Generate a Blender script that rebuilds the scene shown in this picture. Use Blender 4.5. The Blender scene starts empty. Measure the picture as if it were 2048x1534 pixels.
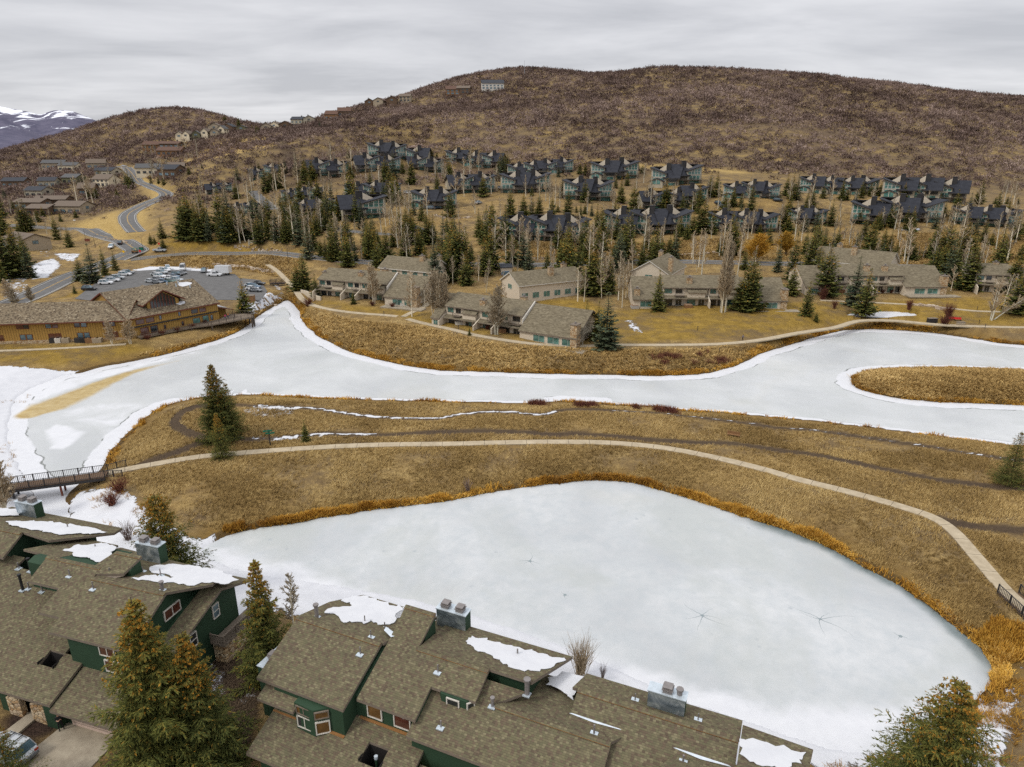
import bpy, math, random
import numpy as np
from mathutils import Vector, Matrix
random.seed(7); rng = np.random.default_rng(7)
R = math.radians
SC = bpy.context.scene
COL = SC.collection

# ------------------------------------------------------------------ camera
F = 1365.0; PITCH = R(19.0); CAMZ = 50.0
cd = bpy.data.cameras.new("camera"); cam = bpy.data.objects.new("camera", cd); COL.objects.link(cam)
cd.sensor_width = 36; cd.lens = F / 2048 * 36; cd.clip_start = 1; cd.clip_end = 20000
cam.location = (0, 0, CAMZ); cam.rotation_euler = (R(90) - PITCH, 0, 0)
SC.camera = cam

# ------------------------------------------------------------------ sky and sun
SUN_EL, SUN_AZ = R(48), R(-120)          # azimuth measured from +Y towards +X
world = bpy.data.worlds.new("World"); SC.world = world; world.use_nodes = True
nt = world.node_tree; nt.nodes.clear()
def wn(t, **k):
    n = nt.nodes.new(t)
    for a, b in k.items(): setattr(n, a, b)
    return n
out = wn('ShaderNodeOutputWorld'); bg = wn('ShaderNodeBackground'); bg.inputs[1].default_value = 0.1
sky = wn('ShaderNodeTexSky', sky_type='NISHITA', sun_disc=False, sun_elevation=SUN_EL, sun_rotation=SUN_AZ)
tc = wn('ShaderNodeTexCoord'); sep = wn('ShaderNodeSeparateXYZ'); nt.links.new(tc.outputs['Generated'], sep.inputs[0])
# cloud deck: direction projected on a flat layer overhead (x/z', y/z')
def wm(op, a, b=None, clamp=False):
    n = wn('ShaderNodeMath', operation=op); n.use_clamp = clamp
    for i, v in enumerate((a, b)):
        if v is None: continue
        if isinstance(v, (int, float)): n.inputs[i].default_value = v
        else: nt.links.new(v, n.inputs[i])
    return n.outputs[0]
zz = wm('MAXIMUM', wm('ADD', sep.outputs[2], 0.10), 0.03)
cb = wn('ShaderNodeCombineXYZ')
nt.links.new(wm('DIVIDE', sep.outputs[0], zz), cb.inputs[0]); nt.links.new(wm('DIVIDE', sep.outputs[1], zz), cb.inputs[1])
mp = wn('ShaderNodeMapping'); mp.inputs['Scale'].default_value = (0.75, 1.15, 1); mp.inputs['Rotation'].default_value = (0, 0, R(-8))
nt.links.new(cb.outputs[0], mp.inputs[0])
n1 = wn('ShaderNodeTexNoise'); n1.inputs['Scale'].default_value = 0.9; n1.inputs['Detail'].default_value = 8; n1.inputs['Roughness'].default_value = .56; n1.inputs['Distortion'].default_value = .3
nt.links.new(mp.outputs[0], n1.inputs[0])
rp = wn('ShaderNodeValToRGB'); nt.links.new(n1.outputs[0], rp.inputs[0])
CL = 10.0
rp.color_ramp.elements[0].position = .34; rp.color_ramp.elements[0].color = (.49, .495, .525, 1)
rp.color_ramp.elements[1].position = .66; rp.color_ramp.elements[1].color = (.70, .70, .725, 1)
# brighter overhead, as under a real overcast
el = wm('MAXIMUM', sep.outputs[2], 0.0)
gain = wm('MULTIPLY', wm('ADD', 1.0, wm('MULTIPLY', wm('SUBTRACT', el, 0.22, True), 1.9)), CL)
vm = wn('ShaderNodeVectorMath', operation='SCALE'); nt.links.new(rp.outputs[0], vm.inputs[0]); nt.links.new(gain, vm.inputs['Scale'])
mx = wn('ShaderNodeMix', data_type='RGBA'); mx.inputs[0].default_value = .93
nt.links.new(sky.outputs[0], mx.inputs[6]); nt.links.new(vm.outputs[0], mx.inputs[7])
nt.links.new(mx.outputs[2], bg.inputs[0]); nt.links.new(bg.outputs[0], out.inputs[0])

sd = bpy.data.lights.new("sun", 'SUN'); sun = bpy.data.objects.new("sun", sd); COL.objects.link(sun)
sd.energy = 1.5; sd.angle = R(10); sd.color = (1, .95, .87)
sdir = Vector((math.sin(SUN_AZ) * math.cos(SUN_EL), math.cos(SUN_AZ) * math.cos(SUN_EL), math.sin(SUN_EL)))
sun.rotation_euler = sdir.to_track_quat('Z', 'Y').to_euler(); sun.location = (-60, -40, 120)
SC.view_settings.view_transform = 'Standard'; SC.view_settings.look = 'None'
SC.view_settings.exposure = 0.2; SC.view_settings.gamma = 1
SC.render.use_simplify = False
SC.cycles.max_bounces = 5; SC.cycles.diffuse_bounces = 3; SC.cycles.glossy_bounces = 2; SC.cycles.transmission_bounces = 2
SC.cycles.use_adaptive_sampling = True; SC.cycles.adaptive_threshold = 0.02
SC.cycles.caustics_reflective = False; SC.cycles.caustics_refractive = False
SC.cycles.use_denoising = False

# ------------------------------------------------------------------ pixel (of the 2048x1534 photo) <-> world
SP, CP = math.sin(PITCH), math.cos(PITCH)
def ray(px, py):
    u = (np.asarray(px, float) - 1024) / F; v = (np.asarray(py, float) - 767) / F
    return np.stack([u, CP - v * SP, -SP - v * CP], -1)
def Wp(px, py, z=0.):                       # point of a pixel's ray at height z
    d = ray(px, py); return d * ((np.asarray(z) - CAMZ) / d[..., 2])[..., None] + np.array([0, 0, CAMZ])
def Dp(px, py, dep): return ray(px, py) * np.asarray(dep, float)[..., None] + np.array([0, 0, CAMZ])
def proj(p):
    x, y, z = p[..., 0], p[..., 1], p[..., 2] - CAMZ
    zc = y * CP - z * SP; return 1024 + F * x / zc, 767 - F * (y * SP + z * CP) / zc, zc
def depth_of(p): return p[1] * CP - (p[2] - CAMZ) * SP

# ------------------------------------------------------------------ materials
MATS = {}
class G:
    """small node-graph helper"""
    def __init__(s, name):
        s.m = bpy.data.materials.new(name); s.m.use_nodes = True; s.t = s.m.node_tree
        s.b = s.t.nodes['Principled BSDF']; MATS[name] = s.m
    def n(s, t, **k):
        n = s.t.nodes.new(t)
        for a, b in k.items(): setattr(n, a, b)
        return n
    def put(s, v, sock):
        if isinstance(v, (int, float)): sock.default_value = v
        elif isinstance(v, tuple): sock.default_value = v if len(v) != 3 or sock.type != 'RGBA' else v + (1,)
        else: s.t.links.new(v, sock)
    def co(s, k='Object'): return s.n('ShaderNodeTexCoord').outputs[k]
    def pos(s): return s.n('ShaderNodeNewGeometry').outputs['Position']
    def scale(s, v, sc):
        n = s.n('ShaderNodeMapping'); s.put(v, n.inputs[0]); n.inputs['Scale'].default_value = sc; return n.outputs[0]
    def noise(s, v, sc, det=3, ro=.5, dist=0., o=0):
        n = s.n('ShaderNodeTexNoise'); s.put(v, n.inputs['Vector']); n.inputs['Scale'].default_value = sc
        n.inputs['Detail'].default_value = det; n.inputs['Roughness'].default_value = ro; n.inputs['Distortion'].default_value = dist
        return n.outputs[o]
    def white(s, v, o=0):
        n = s.n('ShaderNodeTexWhiteNoise', noise_dimensions='3D'); s.put(v, n.inputs['Vector']); return n.outputs[o]
    def vor(s, v, sc, feature='F1', o='Distance'):
        n = s.n('ShaderNodeTexVoronoi', feature=feature); s.put(v, n.inputs['Vector']); n.inputs['Scale'].default_value = sc; return n.outputs[o]
    def m(s, *a): pass
    def math(s, op, a, b=0., c=None, clamp=False):
        n = s.n('ShaderNodeMath', operation=op); n.use_clamp = clamp; s.put(a, n.inputs[0]); s.put(b, n.inputs[1])
        if c is not None: s.put(c, n.inputs[2])
        return n.outputs[0]
    def ramp(s, v, stops, interp='LINEAR'):
        n = s.n('ShaderNodeValToRGB'); s.put(v, n.inputs[0]); cr = n.color_ramp; cr.interpolation = interp
        while len(cr.elements) < len(stops): cr.elements.new(.5)
        for e, (p, c) in zip(cr.elements, stops):
            e.position = p; e.color = (c, c, c, 1) if isinstance(c, (int, float)) else tuple(c) + (1,)
        return n.outputs[0]
    def step(s, v, a, b):
        n = s.n('ShaderNodeMapRange'); n.interpolation_type = 'SMOOTHSTEP'; s.put(v, n.inputs[0])
        n.inputs[1].default_value = a; n.inputs[2].default_value = b; return n.outputs[0]
    def mix(s, f, a, b, mode='MIX'):
        n = s.n('ShaderNodeMix', data_type='RGBA', blend_type=mode); s.put(f, n.inputs[0]); s.put(a, n.inputs[6]); s.put(b, n.inputs[7]); return n.outputs[2]
    def attr(s, name, o='Color'): return s.n('ShaderNodeAttribute', attribute_name=name).outputs[o]
    def sep(s, v): return s.n_sep(v)
    def n_sep(s, v):
        n = s.n('ShaderNodeSeparateXYZ'); s.put(v, n.inputs[0]); return n.outputs
    def comb(s, x, y, z=0.):
        n = s.n('ShaderNodeCombineXYZ'); s.put(x, n.inputs[0]); s.put(y, n.inputs[1]); s.put(z, n.inputs[2]); return n.outputs[0]
    def bump(s, h, st=.5, d=.05):
        n = s.n('ShaderNodeBump'); n.inputs['Strength'].default_value = st; n.inputs['Distance'].default_value = d
        s.put(h, n.inputs['Height']); s.t.links.new(n.outputs[0], s.b.inputs['Normal'])
    def fin(s, col, rough=.8, metal=0., spec=.3):
        s.put(col, s.b.inputs['Base Color']); s.put(rough, s.b.inputs['Roughness']); s.put(metal, s.b.inputs['Metallic'])
        s.b.inputs['Specular IOR Level'].default_value = spec; return s.m
def plain(name, col, rough=.7, metal=0., var=.12, sc=3., spec=.3):
    g = G(name); v = g.noise(g.co(), sc, 4)
    c = g.mix(1., tuple(col), g.ramp(v, [(.3, 1 - var), (.7, 1 + var)]), 'MULTIPLY'); return g.fin(c, rough, metal, spec)

# ------------------------------------------------------------------ mesh helpers
def np_mesh(name, V, Fc, mats, uv=None, midx=None, attrs=None, smooth=False):
    """V (n,3), Fc (m,k) faces all with k corners"""
    V = np.asarray(V, np.float32); Fc = np.asarray(Fc, np.int32); k = Fc.shape[1]; m = len(Fc)
    me = bpy.data.meshes.new(name); me.vertices.add(len(V)); me.vertices.foreach_set('co', V.ravel())
    me.loops.add(m * k); me.loops.foreach_set('vertex_index', Fc.ravel())
    me.polygons.add(m); me.polygons.foreach_set('loop_start', np.arange(0, m * k, k, dtype=np.int32))
    for mt in mats: me.materials.append(mt)
    if midx is not None: me.polygons.foreach_set('material_index', np.asarray(midx, np.int32))
    if attrs:
        for n, a in attrs.items():
            a = np.asarray(a, np.float32)
            if a.ndim == 1: at = me.attributes.new(n, 'FLOAT', 'POINT'); at.data.foreach_set('value', a)
            else: at = me.attributes.new(n, 'FLOAT_COLOR', 'POINT'); at.data.foreach_set('color', a.ravel())
    if uv is not None:
        l = me.uv_layers.new(name='UVMap'); l.data.foreach_set('uv', np.asarray(uv, np.float32).ravel())
    me.update(); me.validate()
    if smooth: me.polygons.foreach_set('use_smooth', np.ones(m, bool))
    return me
def link(name, data, parent=None, loc=None, rz=None, **props):
    o = bpy.data.objects.new(name, data); COL.objects.link(o)
    if parent is not None: o.parent = parent
    if loc is not None: o.location = loc
    if rz is not None: o.rotation_euler = (0, 0, rz)
    for k, v in props.items(): o[k] = v
    return o
def thing(name, label, cat, loc, rz=0., group=None):
    o = link(name, None, None, loc, rz, label=label, category=cat)
    if group: o['group'] = group
    o.empty_display_size = .3
    return o

class MB:
    """collects polygons, metre UVs along/up each face; .out() links ONE mesh object"""
    def __init__(s, o=(0, 0, 0)): s.v = []; s.f = []; s.mi = []; s.uv = []; s.o = Vector(o)
    def poly(s, pts, mi=0):
        pts = [Vector(p) - s.o for p in pts]; b = len(s.v); s.v += [tuple(p) for p in pts]; s.f.append(tuple(range(b, b + len(pts)))); s.mi.append(mi)
        n = Vector((0, 0, 0))
        for i in range(len(pts)):
            a, c = pts[i], pts[(i + 1) % len(pts)]
            n += Vector(((a.y - c.y) * (a.z + c.z), (a.z - c.z) * (a.x + c.x), (a.x - c.x) * (a.y + c.y)))
        if n.length < 1e-9: n = Vector((0, 0, 1))
        n.normalize()
        if abs(n.z) > .995: u, w = Vector((1, 0, 0)), Vector((0, 1, 0))
        else: u = Vector((0, 0, 1)).cross(n).normalized(); w = n.cross(u)
        s.uv += [(p.dot(u), p.dot(w)) for p in pts]
        return s
    def prism(s, top, h, mi=0, side=None, bot=None):
        """polygon + a copy moved by vector h, joined by sides. top counter-clockwise seen from outside"""
        side = mi if side is None else side; bot = side if bot is None else bot
        h = Vector(h); t = [Vector(p) for p in top]; q = [p + h for p in t]; s.poly(t, mi); s.poly(q[::-1], bot)
        for i in range(len(t)):
            j = (i + 1) % len(t); s.poly([t[i], q[i], q[j], t[j]], side)
        return s
    def slab(s, top, th=.22, mi=0, side=1, bot=None): return s.prism(top, (0, 0, -th), mi, side, bot)
    def box(s, x0, x1, y0, y1, z0, z1, mi=0, top=None, side=None):
        side = mi if side is None else side
        s.prism([(x0, y0, z1), (x1, y0, z1), (x1, y1, z1), (x0, y1, z1)], (0, 0, z0 - z1), mi if top is None else top, side); return s
    def obox(s, c, ax, hx, hy, z0, z1, mi=0):
        c = Vector(c[:2]); a = Vector(ax[:2]).normalized(); b = Vector((-a.y, a.x))
        P = [c - a * hx - b * hy, c + a * hx - b * hy, c + a * hx + b * hy, c - a * hx + b * hy]
        s.prism([(p.x, p.y, z1) for p in P], (0, 0, z0 - z1), mi); return s
    def tube(s, a, b, r, r2=None, n=6, mi=0, cap=True):
        a, b = Vector(a), Vector(b); r2 = r if r2 is None else r2; d = (b - a).normalized(); u = d.orthogonal().normalized(); w = d.cross(u)
        A = [a + (u * math.cos(t) + w * math.sin(t)) * r for t in [2 * math.pi * i / n for i in range(n)]]
        B = [b + (u * math.cos(t) + w * math.sin(t)) * r2 for t in [2 * math.pi * i / n for i in range(n)]]
        for i in range(n): s.poly([A[i], A[(i + 1) % n], B[(i + 1) % n], B[i]], mi)
        if cap: s.poly(B, mi); s.poly(A[::-1], mi)
        return s
    def mesh(s, name, mats):
        me = bpy.data.meshes.new(name); me.from_pydata(s.v, [], s.f)
        for m in mats: me.materials.append(m if not isinstance(m, str) else MATS[m])
        me.polygons.foreach_set('material_index', s.mi)
        l = me.uv_layers.new(name='UVMap'); l.data.foreach_set('uv', [c for p in s.uv for c in p]); me.update(); return me
    def out(s, name, mats, parent=None, **kw):
        if not s.f: return None
        if isinstance(mats, str): mats = [mats]
        return link(name, s.mesh(name, mats), parent, **kw)
def copy_tree(o, parent=None):
    c = o.copy(); COL.objects.link(c)
    if parent is not None: c.parent = parent
    for ch in list(o.children): copy_tree(ch, c)
    return c

# ------------------------------------------------------------------ 2D geometry
def in_poly(P, Q):
    x, y = P[..., 0], P[..., 1]; r = np.zeros(x.shape, bool)
    for i in range(len(Q)):
        x0, y0 = Q[i]; x1, y1 = Q[(i + 1) % len(Q)]
        c = ((y0 > y) != (y1 > y)) & (x < (x1 - x0) * (y - y0) / ((y1 - y0) or 1e-9) + x0); r ^= c
    return r
def seg_dist(P, Q, closed=True, want=False):
    d = np.full(P.shape[:-1], 1e9); tt = np.zeros(P.shape[:-1]); acc = 0.
    n = len(Q) if closed else len(Q) - 1
    for i in range(n):
        a, b = np.array(Q[i][:2], float), np.array(Q[(i + 1) % len(Q)][:2], float); ab = b - a; L2 = ab @ ab + 1e-9
        t = np.clip(((P - a) @ ab) / L2, 0, 1); e = np.linalg.norm(P - a - t[..., None] * ab, axis=-1)
        k = e < d; d = np.where(k, e, d); tt = np.where(k, acc + t * math.sqrt(L2), tt); acc += math.sqrt(L2)
    return (d, tt) if want else d
def smooth_line(P, n=6, closed=False):
    """Catmull-Rom through the points"""
    P = [np.array(p, float) for p in P]; o = []; N = len(P)
    for i in range(N if closed else N - 1):
        p0 = P[(i - 1) % N] if closed or i > 0 else P[0]; p1 = P[i]; p2 = P[(i + 1) % N]; p3 = P[(i + 2) % N] if closed or i + 2 < N else P[-1]
        for k in range(n):
            t = k / n; o.append(.5 * ((2 * p1) + (-p0 + p2) * t + (2 * p0 - 5 * p1 + 4 * p2 - p3) * t * t + (-p0 + 3 * p1 - 3 * p2 + p3) * t ** 3))
    if not closed: o.append(P[-1])
    return np.array(o)
def sst(x, a, b):
    t = np.clip((x - a) / (b - a), 0, 1); return t * t * (3 - 2 * t)
def vnoise(x, y, seed=0):
    """cheap smooth value noise, numpy"""
    xi, yi = np.floor(x).astype(np.int64), np.floor(y).astype(np.int64); fx, fy = x - xi, y - yi
    def h(a, b):
        n = (a * 374761393 + b * 668265263 + seed * 974711) & 0x7fffffff; n = (n ^ (n >> 13)) * 1274126177 & 0x7fffffff
        return ((n ^ (n >> 16)) & 0xffff) / 65535.
    u, v = fx * fx * (3 - 2 * fx), fy * fy * (3 - 2 * fy)
    return (h(xi, yi) * (1 - u) + h(xi + 1, yi) * u) * (1 - v) + (h(xi, yi + 1) * (1 - u) + h(xi + 1, yi + 1) * u) * v
def fbm(x, y, sc, seed=0, o=4):
    r = 0; a = .5; t = 0
    for i in range(o): r = r + a * vnoise(x / sc, y / sc, seed + i * 17); t += a; a *= .5; sc *= .5
    return r / t
# ================================================================== terrain
CZ = [ # pixel x, pixel y, ground height there
(300,1500,3),(700,1500,3),(1200,1500,3),(100,1450,3),(1700,1520,1.6),(2040,1450,2.2),(1024,1700,3),(100,1700,3),(1900,1700,2.5),
(1024,920,2),(600,960,2),(1400,960,2.2),(1800,1080,2.2),(2000,1000,2.2),(400,900,2),(700,850,1.6),(1300,850,1.6),(1800,900,1.6),(2300,1000,2),
(0,720,2),(150,720,2),(0,690,2.5),(250,685,2.5),(430,650,2.5),(20,950,1.5),(-200,900,2),(-200,700,3),(230,1010,1.4),
(640,640,2),(900,700,2),(1200,720,1.5),(1500,650,3),(1300,640,3),(1300,615,3.5),(900,640,3),(1000,680,2.5),(700,600,4),(630,590,4),(800,540,6),
(1050,600,4),(1100,560,6),(1500,615,4),(1700,600,4),(1900,590,4.5),(2040,610,4.5),(1700,650,2.5),(2000,660,2.5),(1700,560,6),(2300,650,3),(2400,600,5),
(1100,527,8),(1250,524,8.3),(1400,522,8.5),(1600,527,8.5),(2000,530,8.5),(2300,530,9),(1050,485,12.5),(1250,476,12.5),(1400,475,13),(1500,470,13),(1630,455,15),(1800,448,17),(1980,457,15),
(730,445,17.5),(1150,402,24),(1050,388,26),(870,415,21),(740,398,24),(620,400,23),(950,382,27),(1350,415,21),
(1080,355,33),(1230,360,32),(1350,372,30),(1500,400,26),(1680,392,26),(1850,402,24.5),(950,335,37),(757,345,35),(790,320,41),(850,340,36),(655,352,33),
(525,355,30),(480,432,17),(435,388,23),
(600,512,8),(520,505,7.5),(420,507,6.5),(330,512,5.5),(270,515,5),(210,487,5.5),(150,465,6),(60,590,3),(150,548,3.5),(0,520,5),(300,560,3.5),(450,560,3.5),(560,560,3),(500,600,2.8),
(575,545,4),(-200,560,5),(500,480,10),(650,480,11),(900,480,12),(800,500,9),
]
CDp = [ # pixel x, pixel y, distance along the view axis
(1400,330,450),(1100,312,470),(1250,322,455),(1600,342,440),(1700,360,430),(2040,385,430),(2300,380,430),(800,300,490),(920,300,500),(700,312,480),(600,330,450),
(2040,300,560),(2048,230,740),(2048,195,840),(2300,215,850),(2300,300,560),(1750,165,850),(1600,150,850),(1200,250,570),(1500,250,560),(1800,285,540),(900,250,600),(700,270,580),
(1300,190,700),(1000,210,720),(1600,200,680),(1850,220,680),(1950,195,790),(1320,137,860),(1200,149,870),(1460,139,850),(1400,164,770),
(700,219,850),(760,208,880),(830,187,950),(900,174,1000),(960,163,1050),(1040,155,1080),(1130,158,1000),(900,200,800),(800,225,740),(620,243,800),
(520,263,760),(450,241,870),(370,229,900),(280,242,930),(200,268,950),(120,291,980),(60,310,1000),(0,329,1000),(-300,350,1000),
(370,270,700),(200,300,760),(450,280,640),(300,320,600),(100,338,700),(0,356,700),(-300,375,700),(0,380,540),(0,430,420),(0,480,335),(-300,450,400),
(100,450,380),(150,400,470),(100,370,560),(350,400,420),(350,450,340),(420,480,300),(480,440,330),(550,470,300),(620,430,350),(520,380,430),(450,330,500),(570,300,540),
(245,335,620),(275,362,540),(330,388,470),(258,432,385),(285,462,335),(215,440,372),(560,280,620),(380,300,640),
]
cpts = [Wp(x, y, z) for x, y, z in CZ] + [Dp(x, y, d) for x, y, d in CDp]
crest = [(2300,215,850),(2048,195,840),(1750,165,850),(1600,150,850),(1460,139,850),(1320,137,860),(1200,149,870),(1040,155,1080),(900,174,1000),(760,208,880),(620,243,800),(520,263,760),(370,229,900),(200,268,950),(60,310,1000),(-300,350,1000)]
for x, y, d in crest:                       # the far side of the ridge falls away
    p = Dp(x, y, d); q = Dp(x, y, d * 1.22); q[2] = p[2] - 45; cpts.append(q)
    q = Dp(x, y, d * 1.7); q[2] = min(p[2] - 90, 10); cpts.append(q)
cpts += [np.array(p, float) for p in [(0, 15, 3), (-90, 20, 3), (90, 20, 3), (-200, 60, 3), (200, 60, 3), (-350, 150, 5), (350, 150, 6), (-260, 100, 4), (260, 100, 4)]]
CPT = np.array(cpts)
def tps_fit(P, z, lam=6.):
    n = len(P); d = np.linalg.norm(P[:, None] - P[None], axis=-1) / 100
    K = np.where(d > 0, d * d * np.log(d + 1e-12), 0) + np.eye(n) * lam * 1e-3
    A = np.zeros((n + 3, n + 3)); A[:n, :n] = K; A[:n, n] = 1; A[:n, n + 1:] = P / 100; A[n:, :n] = A[:n, n:].T
    return np.linalg.solve(A, np.concatenate([z, np.zeros(3)]))
TW = tps_fit(CPT[:, :2], CPT[:, 2])
def tps_eval(P):
    out = np.full(len(P), TW[-3]) + P[:, 0] / 100 * TW[-2] + P[:, 1] / 100 * TW[-1]
    for c, w in zip(CPT[:, :2], TW[:-3]):
        d2 = ((P - c) ** 2).sum(1) / 1e4; out += w * .5 * d2 * np.log(d2 + 1e-12)
    return out
GX0, GX1, GY0, GY1, GS = -1500, 1500, -20, 1900, 5.
gx = np.arange(GX0, GX1 + GS, GS); gy = np.arange(GY0, GY1 + GS, GS)
XX, YY = np.meshgrid(gx, gy); ZB = tps_eval(np.stack([XX.ravel(), YY.ravel()], 1)).reshape(XX.shape)
ZB = np.clip(ZB, -60, 230)
far = sst(np.abs(XX), 900, 1400); ZB = ZB * (1 - far) + 10 * far
def bil(Zg, x, y, x0=GX0, y0=GY0, s=GS):
    fx = np.clip((x - x0) / s, 0, Zg.shape[1] - 1.001); fy = np.clip((y - y0) / s, 0, Zg.shape[0] - 1.001)
    i, j = fx.astype(int), fy.astype(int); u, v = fx - i, fy - j
    return (Zg[j, i] * (1 - u) + Zg[j, i + 1] * u) * (1 - v) + (Zg[j + 1, i] * (1 - u) + Zg[j + 1, i + 1] * u) * v

# ---------------- water outlines (shorelines at z = 0)
LAKE_PX = [(165,745),(125,752),(90,765),(55,780),(28,805),(15,850),(22,900),(45,945),(62,985),(75,1010),(88,1040),(60,1085),(-60,1120),(-60,1170),(60,1160),(115,1100),(135,1048),
(138,1012),(130,1000),(140,985),(158,968),(200,940),(222,903),(252,870),(290,835),(330,812),(390,797),(440,792),(520,790),(640,795),(760,800),(900,803),(1040,806),(1150,803),(1290,812),(1370,820),(1450,825),(1560,835),(1700,850),(1800,862),(1900,875),(2020,890),(2048,893),(2300,935),
(2500,900),(2500,690),(2300,690),(2048,690),(1960,680),(1880,668),(1780,660),(1700,660),(1640,672),(1580,690),(1530,705),(1480,728),(1430,743),(1380,750),(1300,752),(1200,750),(1100,748),(1000,745),(900,742),(820,733),(760,720),(700,703),(650,680),(615,655),(603,640),(600,625),(590,612),(576,601),
(560,607),(545,615),(520,630),(490,655),(450,675),(400,690),(340,707),(270,722),(200,735)]
ISL_PX = [(1703,762),(1712,750),(1740,742),(1800,738),(1900,737),(2048,742),(2250,750),(2300,790),(2250,835),(2048,812),(1980,808),(1900,805),(1800,797),(1740,785),(1712,775)]
POND_PX = [(430,1083),(470,1066),(540,1053),(620,1041),(720,1023),(820,1011),(900,1001),(960,989),(1020,979),(1100,968),(1200,961),(1270,967),(1340,986),(1400,1004),(1480,1031),(1560,1056),(1620,1079),(1680,1106),(1730,1136),(1790,1166),(1850,1206),(1900,1246),(1950,1286),(1968,1305),(1988,1338),(1980,1355),(1982,1372),(1960,1392),(1930,1420),(1860,1470),(1780,1503),(1700,1505),(1620,1488),(1500,1445),(1350,1395),(1150,1305),(950,1235),(800,1195),(640,1168),(520,1150),(430,1122),(405,1100)]
SMALL_PX = [(1692,632),(1705,626),(1740,622),(1790,623),(1830,627),(1838,631),(1820,635),(1760,635),(1715,634)]
def world2(px, z=0.): return Wp(np.array([p[0] for p in px]), np.array([p[1] for p in px]), z)[:, :2]
rough_rng = np.random.default_rng(3)
def wiggle(Q, amp=.5, n=5, closed=True):
    S = smooth_line(Q, n, closed); return S + rough_rng.normal(0, amp, S.shape) * np.clip(np.linalg.norm(np.roll(S, 1, 0) - S, axis=1), 0, 2)[:, None] * .5
LAKE = wiggle(world2(LAKE_PX), .18); ISL = wiggle(world2(ISL_PX), .18); POND = wiggle(world2(POND_PX), .14); SMALL = wiggle(world2(SMALL_PX, 2.2), .1)
def shore(P):
    """signed distance to water, negative on the ice; also which water"""
    out = np.full(P.shape[:-1], 99.); near = (P[..., 1] < 330)
    Q = P[near]
    dl = seg_dist(Q, LAKE); di = seg_dist(Q, ISL); dp = seg_dist(Q, POND)
    il = in_poly(Q, LAKE); ii = in_poly(Q, ISL); ip = in_poly(Q, POND)
    sl = np.where(il, -dl, dl); si = np.where(ii, -di, di); s1 = np.maximum(sl, -si); sp = np.where(ip, -dp, dp)
    out[near] = np.minimum(s1, sp); return out
def shape_z(P, zb, s, fine=True):
    rise = .25 * sst(s, -.3, .5) + (zb - .25) * sst(s, .2, 9) ** .8
    if fine: rise = rise + np.where(s > .5, (fbm(P[..., 0], P[..., 1], 5, 5) - .5) * .5 * sst(s, .5, 4) * (1 - sst(P[..., 1], 250, 500)), 0)
    return np.where(s < 0, -1.2 * sst(-s, -.2, 2.0), np.maximum(rise, .02 * s)) if True else zb

# ---------------- roads and paths: px lines turned into world lines once the base ground exists
def hit(px, py):
    """where a pixel's ray meets the base ground"""
    d = ray(px, py); a = np.concatenate([np.arange(30, 300, 1.), np.arange(300, 1600, 2.)])
    p = d[None] * a[:, None] + np.array([0, 0, CAMZ]); z = bil(ZB, p[:, 0], p[:, 1]); b = p[:, 2] < z
    if not b.any(): return None
    i = max(int(np.argmax(b)), 1); lo, hi = a[i - 1], a[i]
    for _ in range(14):
        m = (lo + hi) / 2; q = d * m + np.array([0, 0, CAMZ])
        if q[2] < bil(ZB, q[0:1], q[1:2])[0]: hi = m
        else: lo = m
    return d * hi + np.array([0, 0, CAMZ])
def line_w(px, n=5):
    P = [hit(*p) for p in px]; P = [p for p in P if p is not None]; S = smooth_line([p[:2] for p in P], n)
    seg = np.linalg.norm(np.diff(S, axis=0), axis=1); c = np.concatenate([[0], np.cumsum(seg)]); N = max(int(c[-1] / 1.2), 4)
    t = np.linspace(0, c[-1], N); S = np.stack([np.interp(t, c, S[:, 0]), np.interp(t, c, S[:, 1])], 1)
    z = bil(ZB, S[:, 0], S[:, 1]); k = 9; zp = np.pad(z, k, mode='edge'); z = np.convolve(zp, np.ones(2 * k + 1) / (2 * k + 1), 'valid')
    return np.column_stack([S, z])
PATHS = {
 'main': ([(215,947),(300,930),(400,913),(520,903),(640,895),(760,890),(900,888),(1020,885),(1120,884),(1220,886),(1320,895),(1420,913),(1520,937),(1600,960),(1700,985),(1800,1013),(1870,1037),(1910,1065),(1945,1105),(1975,1140),(2005,1175),(2045,1212),(2110,1265)], 1.75),
 'north': ([(535,528),(560,548),(585,572),(607,600),(650,617),(720,627),(790,632),(840,645),(900,658),(960,672),(1060,687),(1160,692),(1240,690),(1340,690),(1440,688),(1520,680),(1600,665),(1670,655),(1720,641),(1790,641),(1860,648),(1960,653),(2060,655),(2200,656)], 2.0),
 'upper': ([(1640,600),(1690,603),(1760,606),(1850,611),(1900,617),(1960,623),(2060,624)], 1.8),
 'spur': ([(806,635),(822,626),(850,612),(862,600)], 1.8),
 'west': ([(-120,704),(0,702),(120,697),(200,692),(252,688)], 1.6)}
ROADS = {
 'valley': ([(-150,680),(-40,630),(60,592),(150,550),(215,527),(250,512),(272,500),(258,490),(225,478),(190,467),(150,460),(80,455),(-40,450)], 10.),
 'parkway': ([(262,520),(300,515),(340,511),(420,507),(520,506),(600,512),(700,522),(850,529),(1040,530),(1180,527),(1300,523),(1450,525),(1560,528),(1700,530),(2060,536)], 8.5),
 'hill': ([(242,332),(258,340),(268,352),(282,366),(305,375),(328,384),(331,392),(308,402),(280,414),(258,428),(255,440),(262,452),(274,464)], 8.5),
 'court': ([(640,450),(690,462),(760,468),(800,470)], 6.),
 'estate': ([(505,380),(530,405),(545,420)], 6.)}
PL = {k: (line_w(v[0]), v[1]) for k, v in PATHS.items()}; RL = {k: (line_w(v[0]), v[1]) for k, v in ROADS.items()}
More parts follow.
